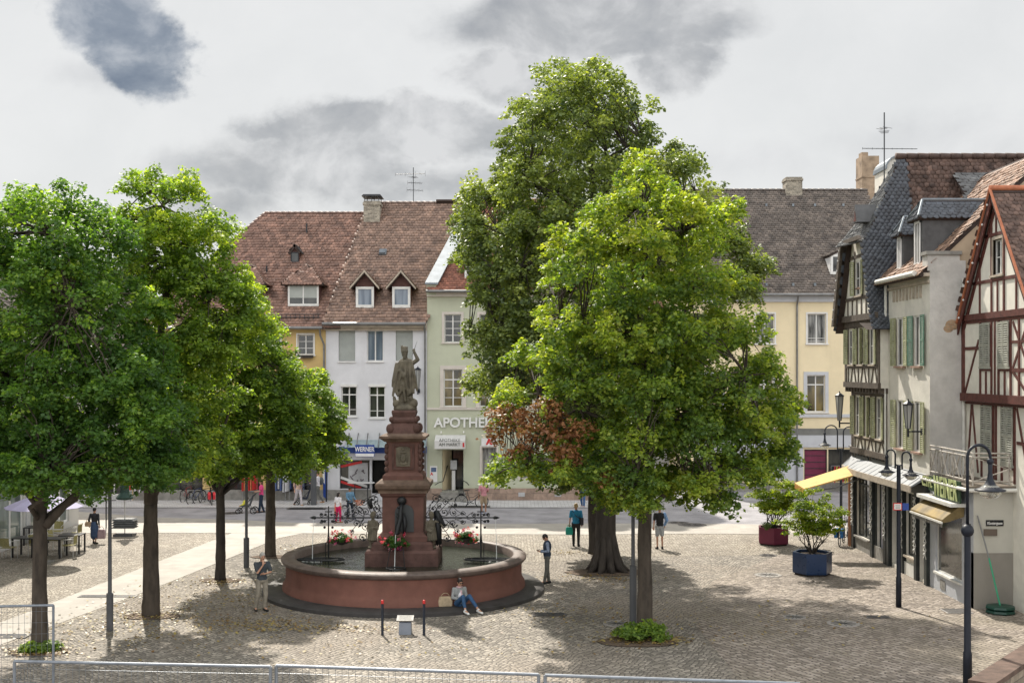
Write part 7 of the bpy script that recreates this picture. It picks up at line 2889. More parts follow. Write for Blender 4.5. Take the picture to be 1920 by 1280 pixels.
# 4 man in blue shirt
def carry(t, j, W, q, s):
 b = MB()
 b.obox(W((-.20, -.02, 1.02)), (.12, .26, .30), F_(20))
 b.tube([W((.14, .05, 1.45)), W((.0, .13, 1.25)), W((-.2, .06, 1.1))], .018, 6)
 o = thing('dark_shoulder_bag', W((-.2, 0, .9)), 'dark shoulder bag with crumpled clothes carried by the man in bright blue', 'bag')
 b.build('bag_body', cloth('dark_bag', (.03, .03, .04)), o)
person('man in bright blue shirt and black trousers seen from behind, carrying bags', gp(1080, 1024), 1.78, F_(175),
       dict(rw=(-.23, -.10, .93), lw=(.26, -.02, .88), look=(-.1, -1, 0), lk=(.1, -.03, .5), la=(.10, -.06, .085), lf=(.12, -.24, .035), ra=(-.1, .05, .085), rf=(-.13, -.12, .035)),
       cloth('bright_blue_shirt', (.02, .18, .33)), cloth('black_trousers', (.02, .02, .022)), cloth('black_shoes', (.02, .02, .02)), M_hair_f, M_skin_d, 'short', 'long', extra=carry)
p_ = gp(1080, 1024) + Vector((-.28, -.02, .48))
tote('turquoise carrier bag in the hand of the man in the bright blue shirt', 'carrier_bag', p_, .28, .32, W_('turquoise_plastic', (.01, .30, .24), .35, .1), .10, .1)
# 5 man in pink checked shirt and shorts
person('man in pink checked shirt and khaki shorts standing behind the black bicycle', gp(907, 964), 1.74, F_(200),
       dict(re=(-.23, .0, 1.15), rw=(-.12, -.20, 1.08), le=(.25, .02, 1.13), lw=(.22, -.12, .93), look=(.1, -1, -.2)),
       cloth('pink_check', (.55, .25, .28)), cloth('khaki_shorts', (.36, .27, .18)), cloth('grey_trainers', (.25, .26, .32)), M_hair_b, M_skin_d, 'short', 'shorts')
# 6 girl in bright pink trousers
person('girl with dark hair in white top and vivid pink trousers with an orange jacket', gp(634, 980), 1.46, F_(140),
       dict(look=(.3, -1, -.2), la=(.08, .10, .085), lf=(.1, -.08, .035), ra=(-.09, -.08, .085), rf=(-.1, -.25, .035), rk=(-.1, -.08, .5)),
       cloth('white_top', (.70, .68, .72)), cloth('hot_pink', (.62, .015, .12)), cloth('tan_sandals', (.36, .2, .1)), M_hair_d, M_skin, 'short', 'long', hairstyle='long',
       extra=lambda t, j, W, q, s: fuse('tied_jacket', (lambda b: (b.cone(W((.16, .02, .98)), W((.20, .03, .55)), .07, .05), b)[1])(MB()), cloth('orange_cloth_jacket', (.62, .16, .08)), t, .016, 2))
# 7 boy straddling a bicycle
person('boy in denim shirt standing astride his pale city bicycle', gp(656, 974), 1.60, F_(42),
       dict(re=(-.22, -.05, 1.18), rw=(-.20, -.27, 1.05), rhd=(0, -1, -.2), le=(.22, -.05, 1.18), lw=(.20, -.27, 1.05), lhd=(0, -1, -.2), lk=(.16, -.03, .5), la=(.20, 0, .085), lf=(.22, -.17, .035), rk=(-.16, -.06, .5), ra=(-.20, -.04, .085), rf=(-.22, -.2, .035), look=(.2, -1, -.3)),
       cloth('denim_shirt', (.12, .24, .36)), cloth('dark_trousers', (.03, .04, .06)), cloth('grey_trainers', (.25, .26, .32)), M_hair_d, M_skin_d, 'long', 'long')
# 8 woman in pink shirt pushing a pushchair
person('woman in hot pink T-shirt and dark jeans standing behind a pushchair', gp(490, 961), 1.68, F_(-85),
       dict(re=(-.23, -.02, 1.16), rw=(-.16, -.28, 1.12), rhd=(0, -1, .1), le=(.23, -.02, 1.16), lw=(.16, -.28, 1.12), lhd=(0, -1, .1), lk=(.1, -.05, .5), la=(.1, -.1, .085), lf=(.1, -.28, .035), ra=(-.1, .12, .085), rf=(-.1, -.05, .035)),
       cloth('pink_tshirt', (.62, .06, .20)), cloth('dark_jeans', (.02, .035, .065)), cloth('black_shoes', (.02, .02, .02)), M_hair_b, M_skin, 'short', 'long', hairstyle='long')
# 9 woman in light clothes mid-stride
person('woman in light trousers and peach top striding past the clothes rails', gp(559, 948), 1.66, F_(35),
       dict(lk=(.1, -.16, .50), la=(.10, -.24, .085), lf=(.1, -.42, .05), rk=(-.1, .06, .5), ra=(-.1, .30, .11), rf=(-.1, .16, .035), le=(.25, .08, 1.14), lw=(.22, .0, .92)),
       cloth('peach_top', (.52, .36, .28)), cloth('white_trousers', (.52, .48, .50)), cloth('tan_sandals', (.36, .2, .1)), M_hair_b, M_skin, 'half', 'long', hairstyle='long')
# 10 man with rucksack pushing the second pushchair
def rucksack(t, j, W, q, s):
 o = thing('rucksack', W((0, .2, 1.1)), 'grey rucksack on the back of the person pushing the dark pushchair', 'rucksack')
 b = MB()
 b.ell(W((0, .17, 1.22)), (.15, .12, .22), 12, 9)
 fuse('pack', b, cloth('grey_pack', (.10, .11, .12)), o, .018, 2)
person('person in white top and grey trousers with a rucksack, pushing the dark pushchair', gp(596, 944), 1.76, F_(-80),
       dict(re=(-.22, -.05, 1.18), rw=(-.16, -.32, 1.10), rhd=(0, -1, 0), le=(.22, -.05, 1.18), lw=(.16, -.32, 1.10), lhd=(0, -1, 0), lk=(.1, -.12, .5), la=(.1, -.1, .085), lf=(.1, -.28, .035), rk=(-.1, .05, .5), ra=(-.1, .28, .12), rf=(-.1, .12, .04)),
       cloth('white_top', (.70, .68, .72)), cloth('grey_slacks', (.16, .16, .15)), cloth('tan_sandals', (.36, .2, .1)), M_hair_b, M_skin, 'half', 'long', extra=rucksack)
# 11 old person in dark clothes and cap
person('person in dark jacket, cap and blue skirt walking away past the café tables', gp(177, 1019), 1.52, F_(170),
       dict(lk=(.1, -.05, .5), la=(.1, -.1, .085), lf=(.12, -.26, .035), ra=(-.12, .12, .085), rf=(-.14, -.04, .035), le=(.26, .05, 1.13), lw=(.28, -.02, .90)),
       cloth('black_jacket', (.025, .025, .03)), cloth('blue_skirt', (.04, .07, .14)), cloth('black_shoes', (.02, .02, .02)), cloth('black_cap', (.02, .02, .022)), M_skin_d, 'long', 'skirt')
tote('pale patterned shopping bag held by the person in the dark cap', 'shopping_bag', gp(177, 1019) + Vector((.30, .0, .22)), .30, .38, cloth('patterned_bag', (.36, .26, .28)), .12, 0)
tote('tan shoulder bag at the hip of the person in the dark cap', 'shoulder_bag', gp(177, 1019) + Vector((-.26, .02, .72)), .26, .20, cloth('tan_bag', (.42, .30, .20)), .12, 0)
# 12 person behind the front linden
person('person in dark top with pale blue sleeves and grey shorts behind the front linden trunk', gp(1237, 1029), 1.76, F_(185),
       dict(re=(-.28, .04, 1.16), rw=(-.22, -.1, .95)),
       cloth('black_top', (.02, .02, .022)), cloth('grey_shorts', (.36, .38, .40)), cloth('black_shoes', (.02, .02, .02)), M_hair_b, M_skin, 'short', 'shorts',
       extra=lambda t, j, W, q, s: fuse('blue_sleeve', (lambda b: (b.cone(j['rs'], j['re'], .075, .07), b.cone(j['re'], j['rw'], .06, .05), b)[2])(MB()), cloth('pale_blue_cloth', (.20, .34, .58)), t, .014, 2))
# 13 person in the road
person('person in green and red top with jeans crossing the road beyond the trees', gp(1093, 951), 1.72, F_(-20),
       dict(lk=(.1, -.1, .5), la=(.1, -.14, .085), lf=(.1, -.32, .035), ra=(-.1, .16, .085), rf=(-.1, 0, .035)),
       cloth('green_red_top', (.14, .16, .08)), cloth('mid_jeans', (.05, .11, .24)), cloth('grey_trainers', (.25, .26, .32)), M_hair_b, M_skin, 'short', 'long')

# ------------------------------------------------------------------ bicycles
M_tyre = W_('tyre_rubber', (.015, .015, .015), .8, .2)
M_chrome = W_('spoke_metal', (.35, .36, .37), .3, .1, metal=.8)


def bicycle(frame_m, label, basket=None, group=None, step=True, saddlebag=None):
 t = proto('bicycle')
 tag(t, label, 'bicycle', group)
 R = .34
 for x in (-.53, .53):
  b = MB()
  pts = [Vector((x + R * cos(a), 0, R + R * sin(a))) for a in [2 * pi * i / 28 for i in range(29)]]
  b.tube(pts, .019, 6, False)
  w = b.build('wheel', M_tyre, t, True)
  b = MB()
  b.tube([Vector((x + (R - .025) * cos(a), 0, R + (R - .025) * sin(a))) for a in [2 * pi * i / 28 for i in range(29)]], .008, 4, False)
  for i in range(14):
   a = 2 * pi * i / 14
   b.tube([(x, .02 * (-1) ** i, R), (x + (R - .02) * cos(a), 0, R + (R - .02) * sin(a))], .0028, 3, False)
  b.tube([(x, -.05, R), (x, .05, R)], .02, 6)
  b.build('rim', M_chrome, w)
 b = MB()
 bb, st, hd_ = (-.06, 0, .30), (-.20, 0, .78), (.38, 0, .82)
 hb = (.42, 0, .66)
 b.tube([bb, st], .016, 6)
 if step:
  b.tube([bb, (.12, 0, .42), hb], .018, 6)
  b.tube([(-.13, 0, .55), (.10, 0, .58), (.40, 0, .76)], .014, 6)
 else:
  b.tube([bb, hb], .018, 6)
  b.tube([(-.19, 0, .74), hd_], .016, 6)
 b.tube([hb, hd_], .020, 6)
 for s_ in (-1, 1):
  b.tube([bb, (-.53, .045 * s_, R)], .010, 5)
  b.tube([(-.18, 0, .70), (-.53, .045 * s_, R)], .009, 5)
  b.tube([hb, (.47, .045 * s_, .5), (.53, .045 * s_, R)], .012, 5)
 b.build('frame', frame_m, t)
 b = MB()
 b.tube([hd_, (.36, 0, .96)], .014, 6)
 b.tube([(.20, -.27, .99), (.32, -.22, 1.0), (.38, -.06, .96), (.38, .06, .96), (.32, .22, 1.0), (.20, .27, .99)], .012, 6)
 b.tube([st, (-.22, 0, .90)], .013, 6)
 for s_ in (-1, 1):
  b.tube([(-.06, .06 * s_, .30), (-.06 + .15 * s_, .08 * s_, .22)], .010, 5)
  b.box(-.06 + .15 * s_ - .05, -.06 + .15 * s_ + .05, min(.08 * s_, .16 * s_), max(.08 * s_, .16 * s_), .205, .235)
 b.tube([(-.06 + .09 * cos(a), .03, .30 + .09 * sin(a)) for a in [2 * pi * i / 16 for i in range(17)]], .008, 4, False)
 b.tube([(-.85 + .02, 0, .40), (-.80, 0, .56), (-.66, 0, .68), (-.50, 0, .715), (-.36, 0, .69)], .022, 5)
 b.tube([(.88, 0, .42), (.80, 0, .58), (.66, 0, .69), (.50, 0, .715)], .022, 5)
 b.tube([(-.25, .05, .72), (-.75, .05, .72), (-.53, .05, .36)], .007, 4)
 b.tube([(-.25, -.05, .72), (-.75, -.05, .72), (-.53, -.05, .36)], .007, 4)
 b.build('handlebar_and_fittings', M_iron, t)
 b = MB()
 b.hexa([(-.36, -.085, .91), (-.10, -.02, .92), (-.10, .02, .92), (-.36, .085, .91), (-.36, -.08, .965), (-.10, -.018, .95), (-.10, .018, .95), (-.36, .08, .965)])
 b.build('saddle', M_black, t)
 if basket:
  x0 = basket[0]
  b = MB()
  for i in range(5):
   z = .74 + i * .055 if x0 < 0 else .80 + i * .055
   w = .12 + .012 * i
   b.tube([(x0 - w, -w, z), (x0 + w, -w, z), (x0 + w, w, z), (x0 - w, w, z), (x0 - w, -w, z)], .007, 4, False)
  for i in range(12):
   a = i / 12
   k = a * 4
   sd = int(k)
   f = (k - sd) * 2 - 1
   ca = [(f, -1), (1, f), (-f, 1), (-1, -f)][sd]
   zb = .74 if x0 < 0 else .80
   b.tube([(x0 + ca[0] * .12, ca[1] * .12, zb), (x0 + ca[0] * .17, ca[1] * .17, zb + .22)], .006, 4, False)
  b.poly([(x0 - .12, -.12, .75 if x0 < 0 else .81), (x0 + .12, -.12, .75 if x0 < 0 else .81), (x0 + .12, .12, .75 if x0 < 0 else .81), (x0 - .12, .12, .75 if x0 < 0 else .81)])
  b.build('basket', basket[1], t)
 if saddlebag:
  for s_ in (-1, 1):
   b = MB()
   b.prism([(-.80, .36), (-.34, .36), (-.32, .66), (-.36, .72), (-.78, .72), (-.82, .6)], lambda u, z, q: (u, q, z), *sorted((.06 * s_, .18 * s_)))
   b.build('pannier', saddlebag, t)
 return t


def place(t, p, rz, lean=0.0):
 t.location = p
 t.rotation_euler = (lean, 0, rz)
 return t


M_bike_black = W_('black_frame', (.015, .015, .017), .3, .1)
M_bike_red = W_('red_frame', (.25, .02, .02), .3, .1)
M_bike_blue = W_('blue_frame', (.03, .05, .16), .3, .1)
M_bike_silver = W_('silver_frame', (.45, .46, .48), .3, .1, metal=.3)
M_bike_yellow = W_('yellow_frame', (.65, .40, .01), .3, .1)
M_redbag = W_('red_pannier', (.60, .03, .04), .6, .1)
place(bicycle(M_bike_black, 'black step-through bicycle with a rear basket parked in front of the pharmacy', (-.55, M_iron)), gp(884, 952), .08, .06)
place(bicycle(M_bike_silver, 'pale city bicycle with an orange front basket that the boy is standing astride', (.55, W_('orange_basket', (.50, .16, .06), .7, .15, 12))), gp(660, 976), F_(-42))
GB = 'bicycles parked in a cluster beyond the lindens'
sp_ = [(352, 940, 1.35, M_bike_red, 'red-framed bicycle at the outer end of the parked cluster by the low wall', None), (368, 944, 1.2, M_bike_blue, 'blue-framed bicycle second from the red one in the parked cluster', None),
       (384, 943, 1.0, M_bike_black, 'black bicycle in the middle of the parked cluster', None), (395, 946, 1.9, M_bike_black, 'bicycle with bright red panniers in the parked cluster', M_redbag)]
for x, y, rz, m, lab, bag in sp_:
 place(bicycle(m, lab, None, GB, False, bag), gp(x, y), rz)
place(bicycle(M_bike_silver, 'silver bicycle standing alone just behind the slender dark linden stem', None, None, False), gp(417, 935), .25)
place(bicycle(M_bike_yellow, 'yellow and black bicycle with a blue bag parked at the corner of the shopfront', None, None, False, W_('blue_pannier', (.02, .14, .38), .6, .1)), gp(1578, 1020), 1.15)
place(bicycle(M_bike_black, 'black bicycle leaning beside the yellow one at the shopfront corner', (.55, M_iron), None, True), gp(1590, 1017), 1.3)


# ------------------------------------------------------------------ pushchairs
def pushchair(loc, rz, fabric, label):
 t = proto('pushchair')
 tag(t, label, 'pushchair')
 b = MB()
 for s_ in (-1, 1):
  b.tube([(-.38, .24 * s_, .15), (.10, .24 * s_, .62), (.46, .24 * s_, 1.02)], .013, 6)
  b.tube([(.36, .26 * s_, .15), (-.02, .25 * s_, .50)], .013, 6)
 b.tube([(.46, -.24, 1.02), (.46, .24, 1.02)], .016, 6)
 b.tube([(-.38, -.24, .15), (-.38, .24, .15)], .012, 6)
 b.tube([(.36, -.26, .15), (.36, .26, .15)], .012, 6)
 b.build('chassis', M_darkmetal, t)
 for x, r in ((-.40, .11), (.36, .15)):
  for s_ in (-1, 1):
   b = MB()
   b.tube([Vector((x + r * cos(a), .29 * s_, r + .01 + r * sin(a))) for a in [2 * pi * i / 18 for i in range(19)]], .024, 6, False)
   w = b.build('wheel', M_tyre, t, True)
   b = MB()
   b.tube([(x, .27 * s_, r + .01), (x, .31 * s_, r + .01)], r * .35, 8)
   b.build('hub', M_chrome, w)
 b = MB()
 b.hexa([(-.30, -.2, .36), (.12, -.2, .34), (.12, .2, .34), (-.30, .2, .36), (-.30, -.2, .42), (.14, -.2, .42), (.14, .2, .42), (-.30, .2, .42)])
 b.hexa([(.10, -.2, .36), (.16, -.2, .36), (.16, .2, .36), (.10, .2, .36), (.28, -.2, .92), (.33, -.2, .92), (.33, .2, .92), (.28, .2, .92)])
 b.build('seat', fabric, t)
 b = MB()
 for i in range(8):
  a0, a1 = .35 + i * .2, .35 + (i + 1) * .2
  c = (.22, .78)
  r = .32
  b.hexa([(c[0] - r * cos(a0), -.21, c[1] + r * sin(a0)), (c[0] - r * cos(a1), -.21, c[1] + r * sin(a1)), (c[0] - r * cos(a1), .21, c[1] + r * sin(a1)), (c[0] - r * cos(a0), .21, c[1] + r * sin(a0)),
    (c[0] - (r + .02) * cos(a0), -.22, c[1] + (r + .02) * sin(a0)), (c[0] - (r + .02) * cos(a1), -.22, c[1] + (r + .02) * sin(a1)), (c[0] - (r + .02) * cos(a1), .22, c[1] + (r + .02) * sin(a1)), (c[0] - (r + .02) * cos(a0), .22, c[1] + (r + .02) * sin(a0))])
 b.build('hood', fabric, t)
 t.location = loc
 t.rotation_euler = (0, 0, rz)
 return t
pushchair(gp(463, 962), .05, W_('grey_fabric', (.10, .11, .12), .8, .1), 'grey three-box pushchair in front of the woman in the hot pink T-shirt')
bpy.context.scene.objects['pushchair']['label'] = 'grey pushchair standing in front of the woman in the hot pink T-shirt'
pushchair(gp(571, 947), .05, W_('navy_fabric', (.035, .04, .07), .8, .1), 'dark navy pushchair beside the woman striding in light trousers')
# child in the first pushchair
pc = gp(463, 962)
b = MB()
b.ell(pc + Vector((-.08, 0, .52)), (.12, .1, .15))
b.ell(pc + Vector((-.02, 0, .74)), (.075, .075, .085))
b.cone(pc + Vector((-.14, .07, .46)), pc + Vector((-.36, .08, .36)), .05, .035)
b.cone(pc + Vector((-.14, -.07, .46)), pc + Vector((-.36, -.08, .36)), .05, .035)
kid = thing('person', pc + Vector((0, 0, .42)), 'small child in yellow sitting in the grey pushchair', 'person')
fuse('body', b, M_skin, kid, .014, 3)
b = MB()
b.ell(pc + Vector((-.08, 0, .52)), (.14, .12, .16))
b.cone(pc + Vector((-.14, .07, .46)), pc + Vector((-.30, .08, .39)), .062, .05)
b.cone(pc + Vector((-.14, -.07, .46)), pc + Vector((-.30, -.08, .39)), .062, .05)
fuse('romper', b, cloth('yellow_romper', (.60, .55, .06)), kid, .014, 2)
b = MB()
b.ell(pc + Vector((.0, 0, .77)), (.082, .082, .075))
b.build('hair', M_hair_b, kid, True)

# ------------------------------------------------------------------ lamp posts
def bell(b, c, s=1.0, n=18):
 b.lathe([(.035 * s, .62 * s), (.05 * s, .60 * s), (.045 * s, .40 * s), (.07 * s, .24 * s), (.13 * s, .12 * s), (.24 * s, .05 * s), (.33 * s, .02 * s), (.335 * s, .0), (.32 * s, -.01 * s)], c, n)


def swan(t, b, foot, r, h, dirv, s, lampm):
 """upright then a half-circle swan neck carrying a bell shade and glass bowl"""
 d = Vector(dirv).normalized()
 pts = [foot, foot + Vector((0, 0, h))] + [foot + Vector((0, 0, h)) + d * (r - r * cos(a)) + Vector((0, 0, r * sin(a))) for a in [pi * i / 12 for i in range(1, 13)]]
 end = pts[-1] + Vector((0, 0, -.08 * s))
 b.tube(pts + [end], .035 * s, 8)
 return end


def street_lamp(loc, label, arms, hpost, r0=.06, s=1.0, group=None, ball=True):
 loc = Vector(loc)
 t = thing('street_lamp', loc, label, 'street lamp', group)
 b = MB()
 b.lathe([(r0 * 1.35, 0), (r0 * 1.3, .9), (r0 * 1.05, .95), (r0 * .95, hpost - .05), (r0 * .9, hpost)], loc, 12)
 if ball:
  b.ell(loc + Vector((0, 0, hpost - .1)), (r0 * 1.9, r0 * 1.9, r0 * 2.0), 14, 9)
 b.build('post', M_lamp, t, True)
 for d, off, h, r in arms:
  f = loc + Vector((0, 0, hpost)) + Vector(d).normalized() * off
  b = MB()
  if off > 0:
   b.tube([loc + Vector((0, 0, hpost - .02)), f], .022, 6)
   b.tube([f + Vector((0, 0, -.12)), f], .028, 6)
  e = swan(t, b, f, r, h, d, s, None)
  a = b.build('arm', M_lamp, t, True)
  b = MB()
  b.ell(e + Vector((0, 0, -.02)), (.075 * s, .075 * s, .08 * s), 12, 8)
  bell(b, e + Vector((0, 0, -.66 * s)), s)
  sh = b.build('lamp_shade', M_lamp, a, True)
  b = MB()
  b.ell(e + Vector((0, 0, -.68 * s)), (.24 * s, .24 * s, .17 * s), 16, 10)
  b.build('glass_bowl', M_bowl, a, True)
 return t
M_bowl = bpy.data.materials.new('glass_bowl')
M_bowl.use_nodes = True
pb = M_bowl.node_tree.nodes['Principled BSDF']
pb.inputs['Base Color'].default_value = (.75, .74, .68, 1)
pb.inputs['Roughness'].default_value = .08
pb.inputs['Transmission Weight'].default_value = .75
pb.inputs['IOR'].default_value = 1.2

nearp = px(1814, 1298, 27.0)
nearp.z = 0
street_lamp(nearp, 'nearest blue-grey lamp post with a single large bell shade on a swan neck', [((1, .12, 0), .0, 1.55, .27)], 3.75, .075, 1.02)
street_lamp(gp(1685, 1138), 'twin-headed blue-grey lamp post in front of the black shopfront with a red and white sign', [((-.62, .78, 0), .12, .30, .15), ((.62, -.78, 0), .12, .26, .15)], 4.35, .065, .75, ball=False)
street_lamp(px(1577, 1000, 52.5) * Vector((1, 1, 0)) if False else Vector((px(1577, 1000, 53.0).x, 53.0, 0)), 'far twin-headed lamp post beyond the yellow awning', [((-1, 0, 0), .16, .75, .28), ((1, -.1, 0), .10, .72, .24)], 3.75, .06, .82, ball=False)
# small signs fixed to the middle post
q_ = gp(1685, 1138)
sg = thing('post_sign', (q_.x, q_.y - .1, 3.1), 'small white sign with a red border on the twin-headed lamp post', 'sign')
Fp = Face((q_.x, q_.y - .10, 0), (1, 0, 0), (0, -1, 0))
b = MB()
Fp.box(b, -.20, .06, 2.98, 3.20, 0, .02)
b.build('border', M_red, sg)
b = MB()
Fp.box(b, -.175, .035, 3.005, 3.175, .021, .026)
b.build('panel', M_white, sg)
b = MB()
for i in range(3):
 Fp.box(b, -.14, 0.0, 3.04 + i * .04, 3.052 + i * .04, .0265, .029)
b.build('small_print', M_print, sg)
b = MB()
Fp.box(b, .08, .27, 2.98, 3.19, 0, .02)
o = tag(b.build('blue_sign', M_blue), 'small square blue sign beside the red-bordered one on the lamp post', 'sign')


def plain_post(x, y, h, label, r=.055, basew=.095, baseh=1.05, top=None, group=None):
 p = gp(x, y)
 t = thing('lamp_post', p, label, 'lamp post', group)
 b = MB()
 b.lathe([(basew, 0), (basew, baseh - .02), (r * 1.05, baseh), (r, baseh + .01), (r * .8, h)], p, 14, True)
 shade_auto(b.build('post', M_postgrey, t))
 b = MB()
 b.lathe([(.05, h - .05), (.05, h + .18), (.40, h + .22), (.42, h + .25), (.38, h + .28), (.10, h + .34)], p, 24)
 b.build('lamp_disc', M_poster if top else M_postgrey, t, True)
 b = MB()
 b.lathe([(.10, h - .02), (.14, h + .10), (.12, h + .20)], p, 16)
 b.build('lamp_glass', M_white, t, True)
 return t
M_postgrey = W_('post_grey_paint', (.085, .088, .095), .45, .1)
GL = 'grey lamp posts with a stout base'
plain_post(206, 1181, 5.0, 'tall dark grey lamp post with a stout base between the two nearest lindens', group=GL)
plain_post(462, 1063, 5.0, 'dark grey lamp post with a stout base between the slender linden and the furthest one', .055, .105, 1.1, group=GL)
plain_post(1187, 1175, 5.05, 'dark grey lamp post with a pale disc lamp hidden in the front linden crown', .055, .10, 1.75, True, group=GL)
plain_post(588, 948, 5.0, 'thick grey post beside the clothes shop at the edge of the far pavement', .12, .16, 2.0, group=GL)
# thin sign pole by the parasol base
p = gp(199, 990)
t = thing('sign_pole', p, 'thin black pole with a small crossbar at the edge of the café court', 'pole')
b = MB()
b.tube([p, p + Vector((0, 0, 2.6))], .03, 8)
b.build('pole', M_iron, t)
b = MB()
b.tube([p + Vector((-.15, 0, 1.25)), p + Vector((.45, 0, 1.28))], .015, 6)
b.build('crossbar', M_iron, t)

# ------------------------------------------------------------------ bollards and plaque stand
for x, lab in ((717, 'slim black bollard with a red cap, nearer the lindens'), (795, 'slim black bollard with a red cap, nearer the seated woman')):
 p = gp(x, 1190)
 t = thing('bollard', p, lab, 'bollard', 'slim bollards in front of the fountain')
 b = MB()
 b.lathe([(.045, 0), (.042, .02), (.036, .03), (.036, .86)], p, 12)
 b.build('post', M_lamp, t, True)
 b = MB()
 b.lathe([(.038, .861), (.040, .87), (.040, .93), (.034, .955), (.015, .965)], p, 12)
 b.build('red_cap', M_red, t, True)
p = gp(760, 1187)
t = thing('plaque_stand', p, 'low grey stone stand with a tilted inscribed metal plate in front of the fountain', 'plaque')
b = MB()
b.hexa([p + Vector(q) for q in ((-.17, -.15, 0), (.17, -.15, 0), (.17, .15, 0), (-.17, .15, 0), (-.16, -.13, .32), (.16, -.13, .32), (.16, .13, .44), (-.16, .13, .44))])
b.build('base', W_('blue_grey_stone', (.20, .22, .26), .7, .15), t)
b = MB()
b.obox(p + Vector((0, -.02, .42)), (.46, .30, .035), 0, .3)
pl = b.build('plate', W_('worn_plate', (.17, .16, .145), .5, .2, 6), t)
b = MB()
for i in range(5):
 b.obox(p + Vector((0, -.02 + (i - 2) * .05, .42 + (i - 2) * .0155 + .019)), (.38 - .05 * (i % 2), .018, .004), 0, .3)
b.build('inscription', M_print, pl)

# ------------------------------------------------------------------ café: tables, chairs, parasol
M_tabletop = W_('black_table', (.022, .022, .025), .35, .15)
M_alu = W_('aluminium', (.55, .55, .53), .35, .1, metal=.6)
M_weave = W_('olive_weave', (.30, .27, .12), .8, .2, 20)
def cafe_table():
 t = proto('cafe_table')
 b = MB()
 b.box(-.42, .42, -.40, .40, .71, .745)
 b.build('table_top', M_tabletop, t)
 for sx in (-1, 1):
  for sy in (-1, 1):
   b = MB()
   b.box(sx * .385 - .03, sx * .385 + .03, sy * .365 - .03, sy * .365 + .03, 0, .709)
   b.build('leg', M_tabletop, t)
 return t
def cafe_chair():
 t = proto('cafe_chair')
 b = MB()
 b.box(-.22, .22, -.22, .22, .43, .455)
 b.build('seat', M_weave, t)
 b = MB()
 for i in range(6):
  a = -.6 + i * .24
  x0, x1 = .24 * sin(a) * 1.2, .24 * sin(a + .24) * 1.2
  b.hexa([(x0, .20 + .04 * cos(a * 2), .50), (x1, .20 + .04 * cos(a * 2 + .48), .50), (x1, .23 + .04 * cos(a * 2 + .48), .50), (x0, .23 + .04 * cos(a * 2), .50),
    (x0, .24 + .04 * cos(a * 2), .82), (x1, .24 + .04 * cos(a * 2 + .48), .82), (x1, .27 + .04 * cos(a * 2 + .48), .82), (x0, .27 + .04 * cos(a * 2), .82)])
 b.build('backrest', M_weave, t)
 b = MB()
 for s_ in (-1, 1):
  b.tube([(.24 * s_, -.22, .66), (.25 * s_, .0, .68), (.25 * s_, .2, .70), (.22 * s_, .27, .84), (0, .32, .86)], .013, 6)
 b.build('arm_rail', M_alu, t)
 for sx in (-1, 1):
  for sy in (-1, 1):
   b = MB()
   b.tube([(sx * .24, sy * .22, 0), (sx * .24, sy * .22, .66 if sy < 0 else .70)], .013, 6)
   b.build('leg', M_alu, t)
 return t
tb, ch = cafe_table(), cafe_chair()
GT, GC = 'black café tables on the café terrace', 'olive café chairs on the café terrace'
tl = [((gp(135, 1036).x, gp(135, 1036).y, 0), .05, 'black café table nearest the walking person in the cap'), ((gp(100, 1044).x, gp(100, 1044).y, 0), .0, 'black café table partly behind the forked linden trunk'),
      ((gp(50, 1042).x, gp(50, 1042).y, 0), -.05, 'black café table closest to the corner of the picture by the glass door'), ((gp(68, 1020).x, gp(68, 1020).y, 0), .1, 'black café table set behind the others under the lavender parasol')]
for i, (p, r, lab) in enumerate(tl):
 if i == 0:
  tb.location, tb.rotation_euler = p, (0, 0, r)
  tag(tb, lab, 'table', GT)
 else:
  copy_thing(tb, p, r, lab, GT)
cl_ = [((-18.25, 48.0), 1.5, 'olive café chair between the two tables nearest the walking person'), ((-18.45, 46.6), 1.4, 'olive café chair beside the table behind the forked trunk'), ((-17.2, 46.6), -1.5, 'pale-framed café chair just beyond the forked trunk'),
       ((-19.95, 46.2), 1.6, 'olive café chair at the table by the glass door'), ((-19.3, 46.0), 3.0, 'olive café chair drawn up in front of the table by the glass door'), ((-18.2, 49.9), -1.6, 'café chair beside the rear table under the parasol'), ((-19.2, 50.6), .1, 'café chair behind the rear table under the parasol')]
for i, (p, r, lab) in enumerate(cl_):
 if i == 0:
  ch.location, ch.rotation_euler = (*p, 0), (0, 0, r)
  tag(ch, lab, 'chair', GC)
 else:
  copy_thing(ch, (*p, 0), r, lab, GC)
uc = Vector((-17.55, 45.0, 0))
t = thing('parasol', uc, 'open pale lavender café parasol over the black tables', 'parasol')
b = MB()
b.tube([uc, uc + Vector((0, 0, 2.62))], .025, 8)
b.build('pole', M_alu, t)
b = MB()
b.box(uc.x - .3, uc.x + .3, uc.y - .3, uc.y + .3, 0, .07)
b.build('base', M_plinth, t)
b = MB()
n = 8
k = len(b.v)
rings = [(.05, 2.62), (.55, 2.46), (1.05, 2.27), (1.42, 2.10)]
for r, z in rings:
 for j in range(n * 2):
  a = 2 * pi * j / (n * 2) + .2
  f = 1.0 if j % 2 == 0 else .945
  b.v.append((uc.x + r * f * cos(a), uc.y + r * f * sin(a), z + (0 if j % 2 == 0 else -.03)))
for i in range(3):
 for j in range(n * 2):
  a, c = k + i * n * 2, k + (i + 1) * n * 2
  b.face((a + j, a + (j + 1) % (n * 2), c + (j + 1) % (n * 2), c + j))
cn = b.build('canopy', W_('lavender_cloth', (.42, .39, .55), .8, .06), t)
m_ = cn.modifiers.new('thickness', 'SOLIDIFY')
m_.thickness = .012
b = MB()
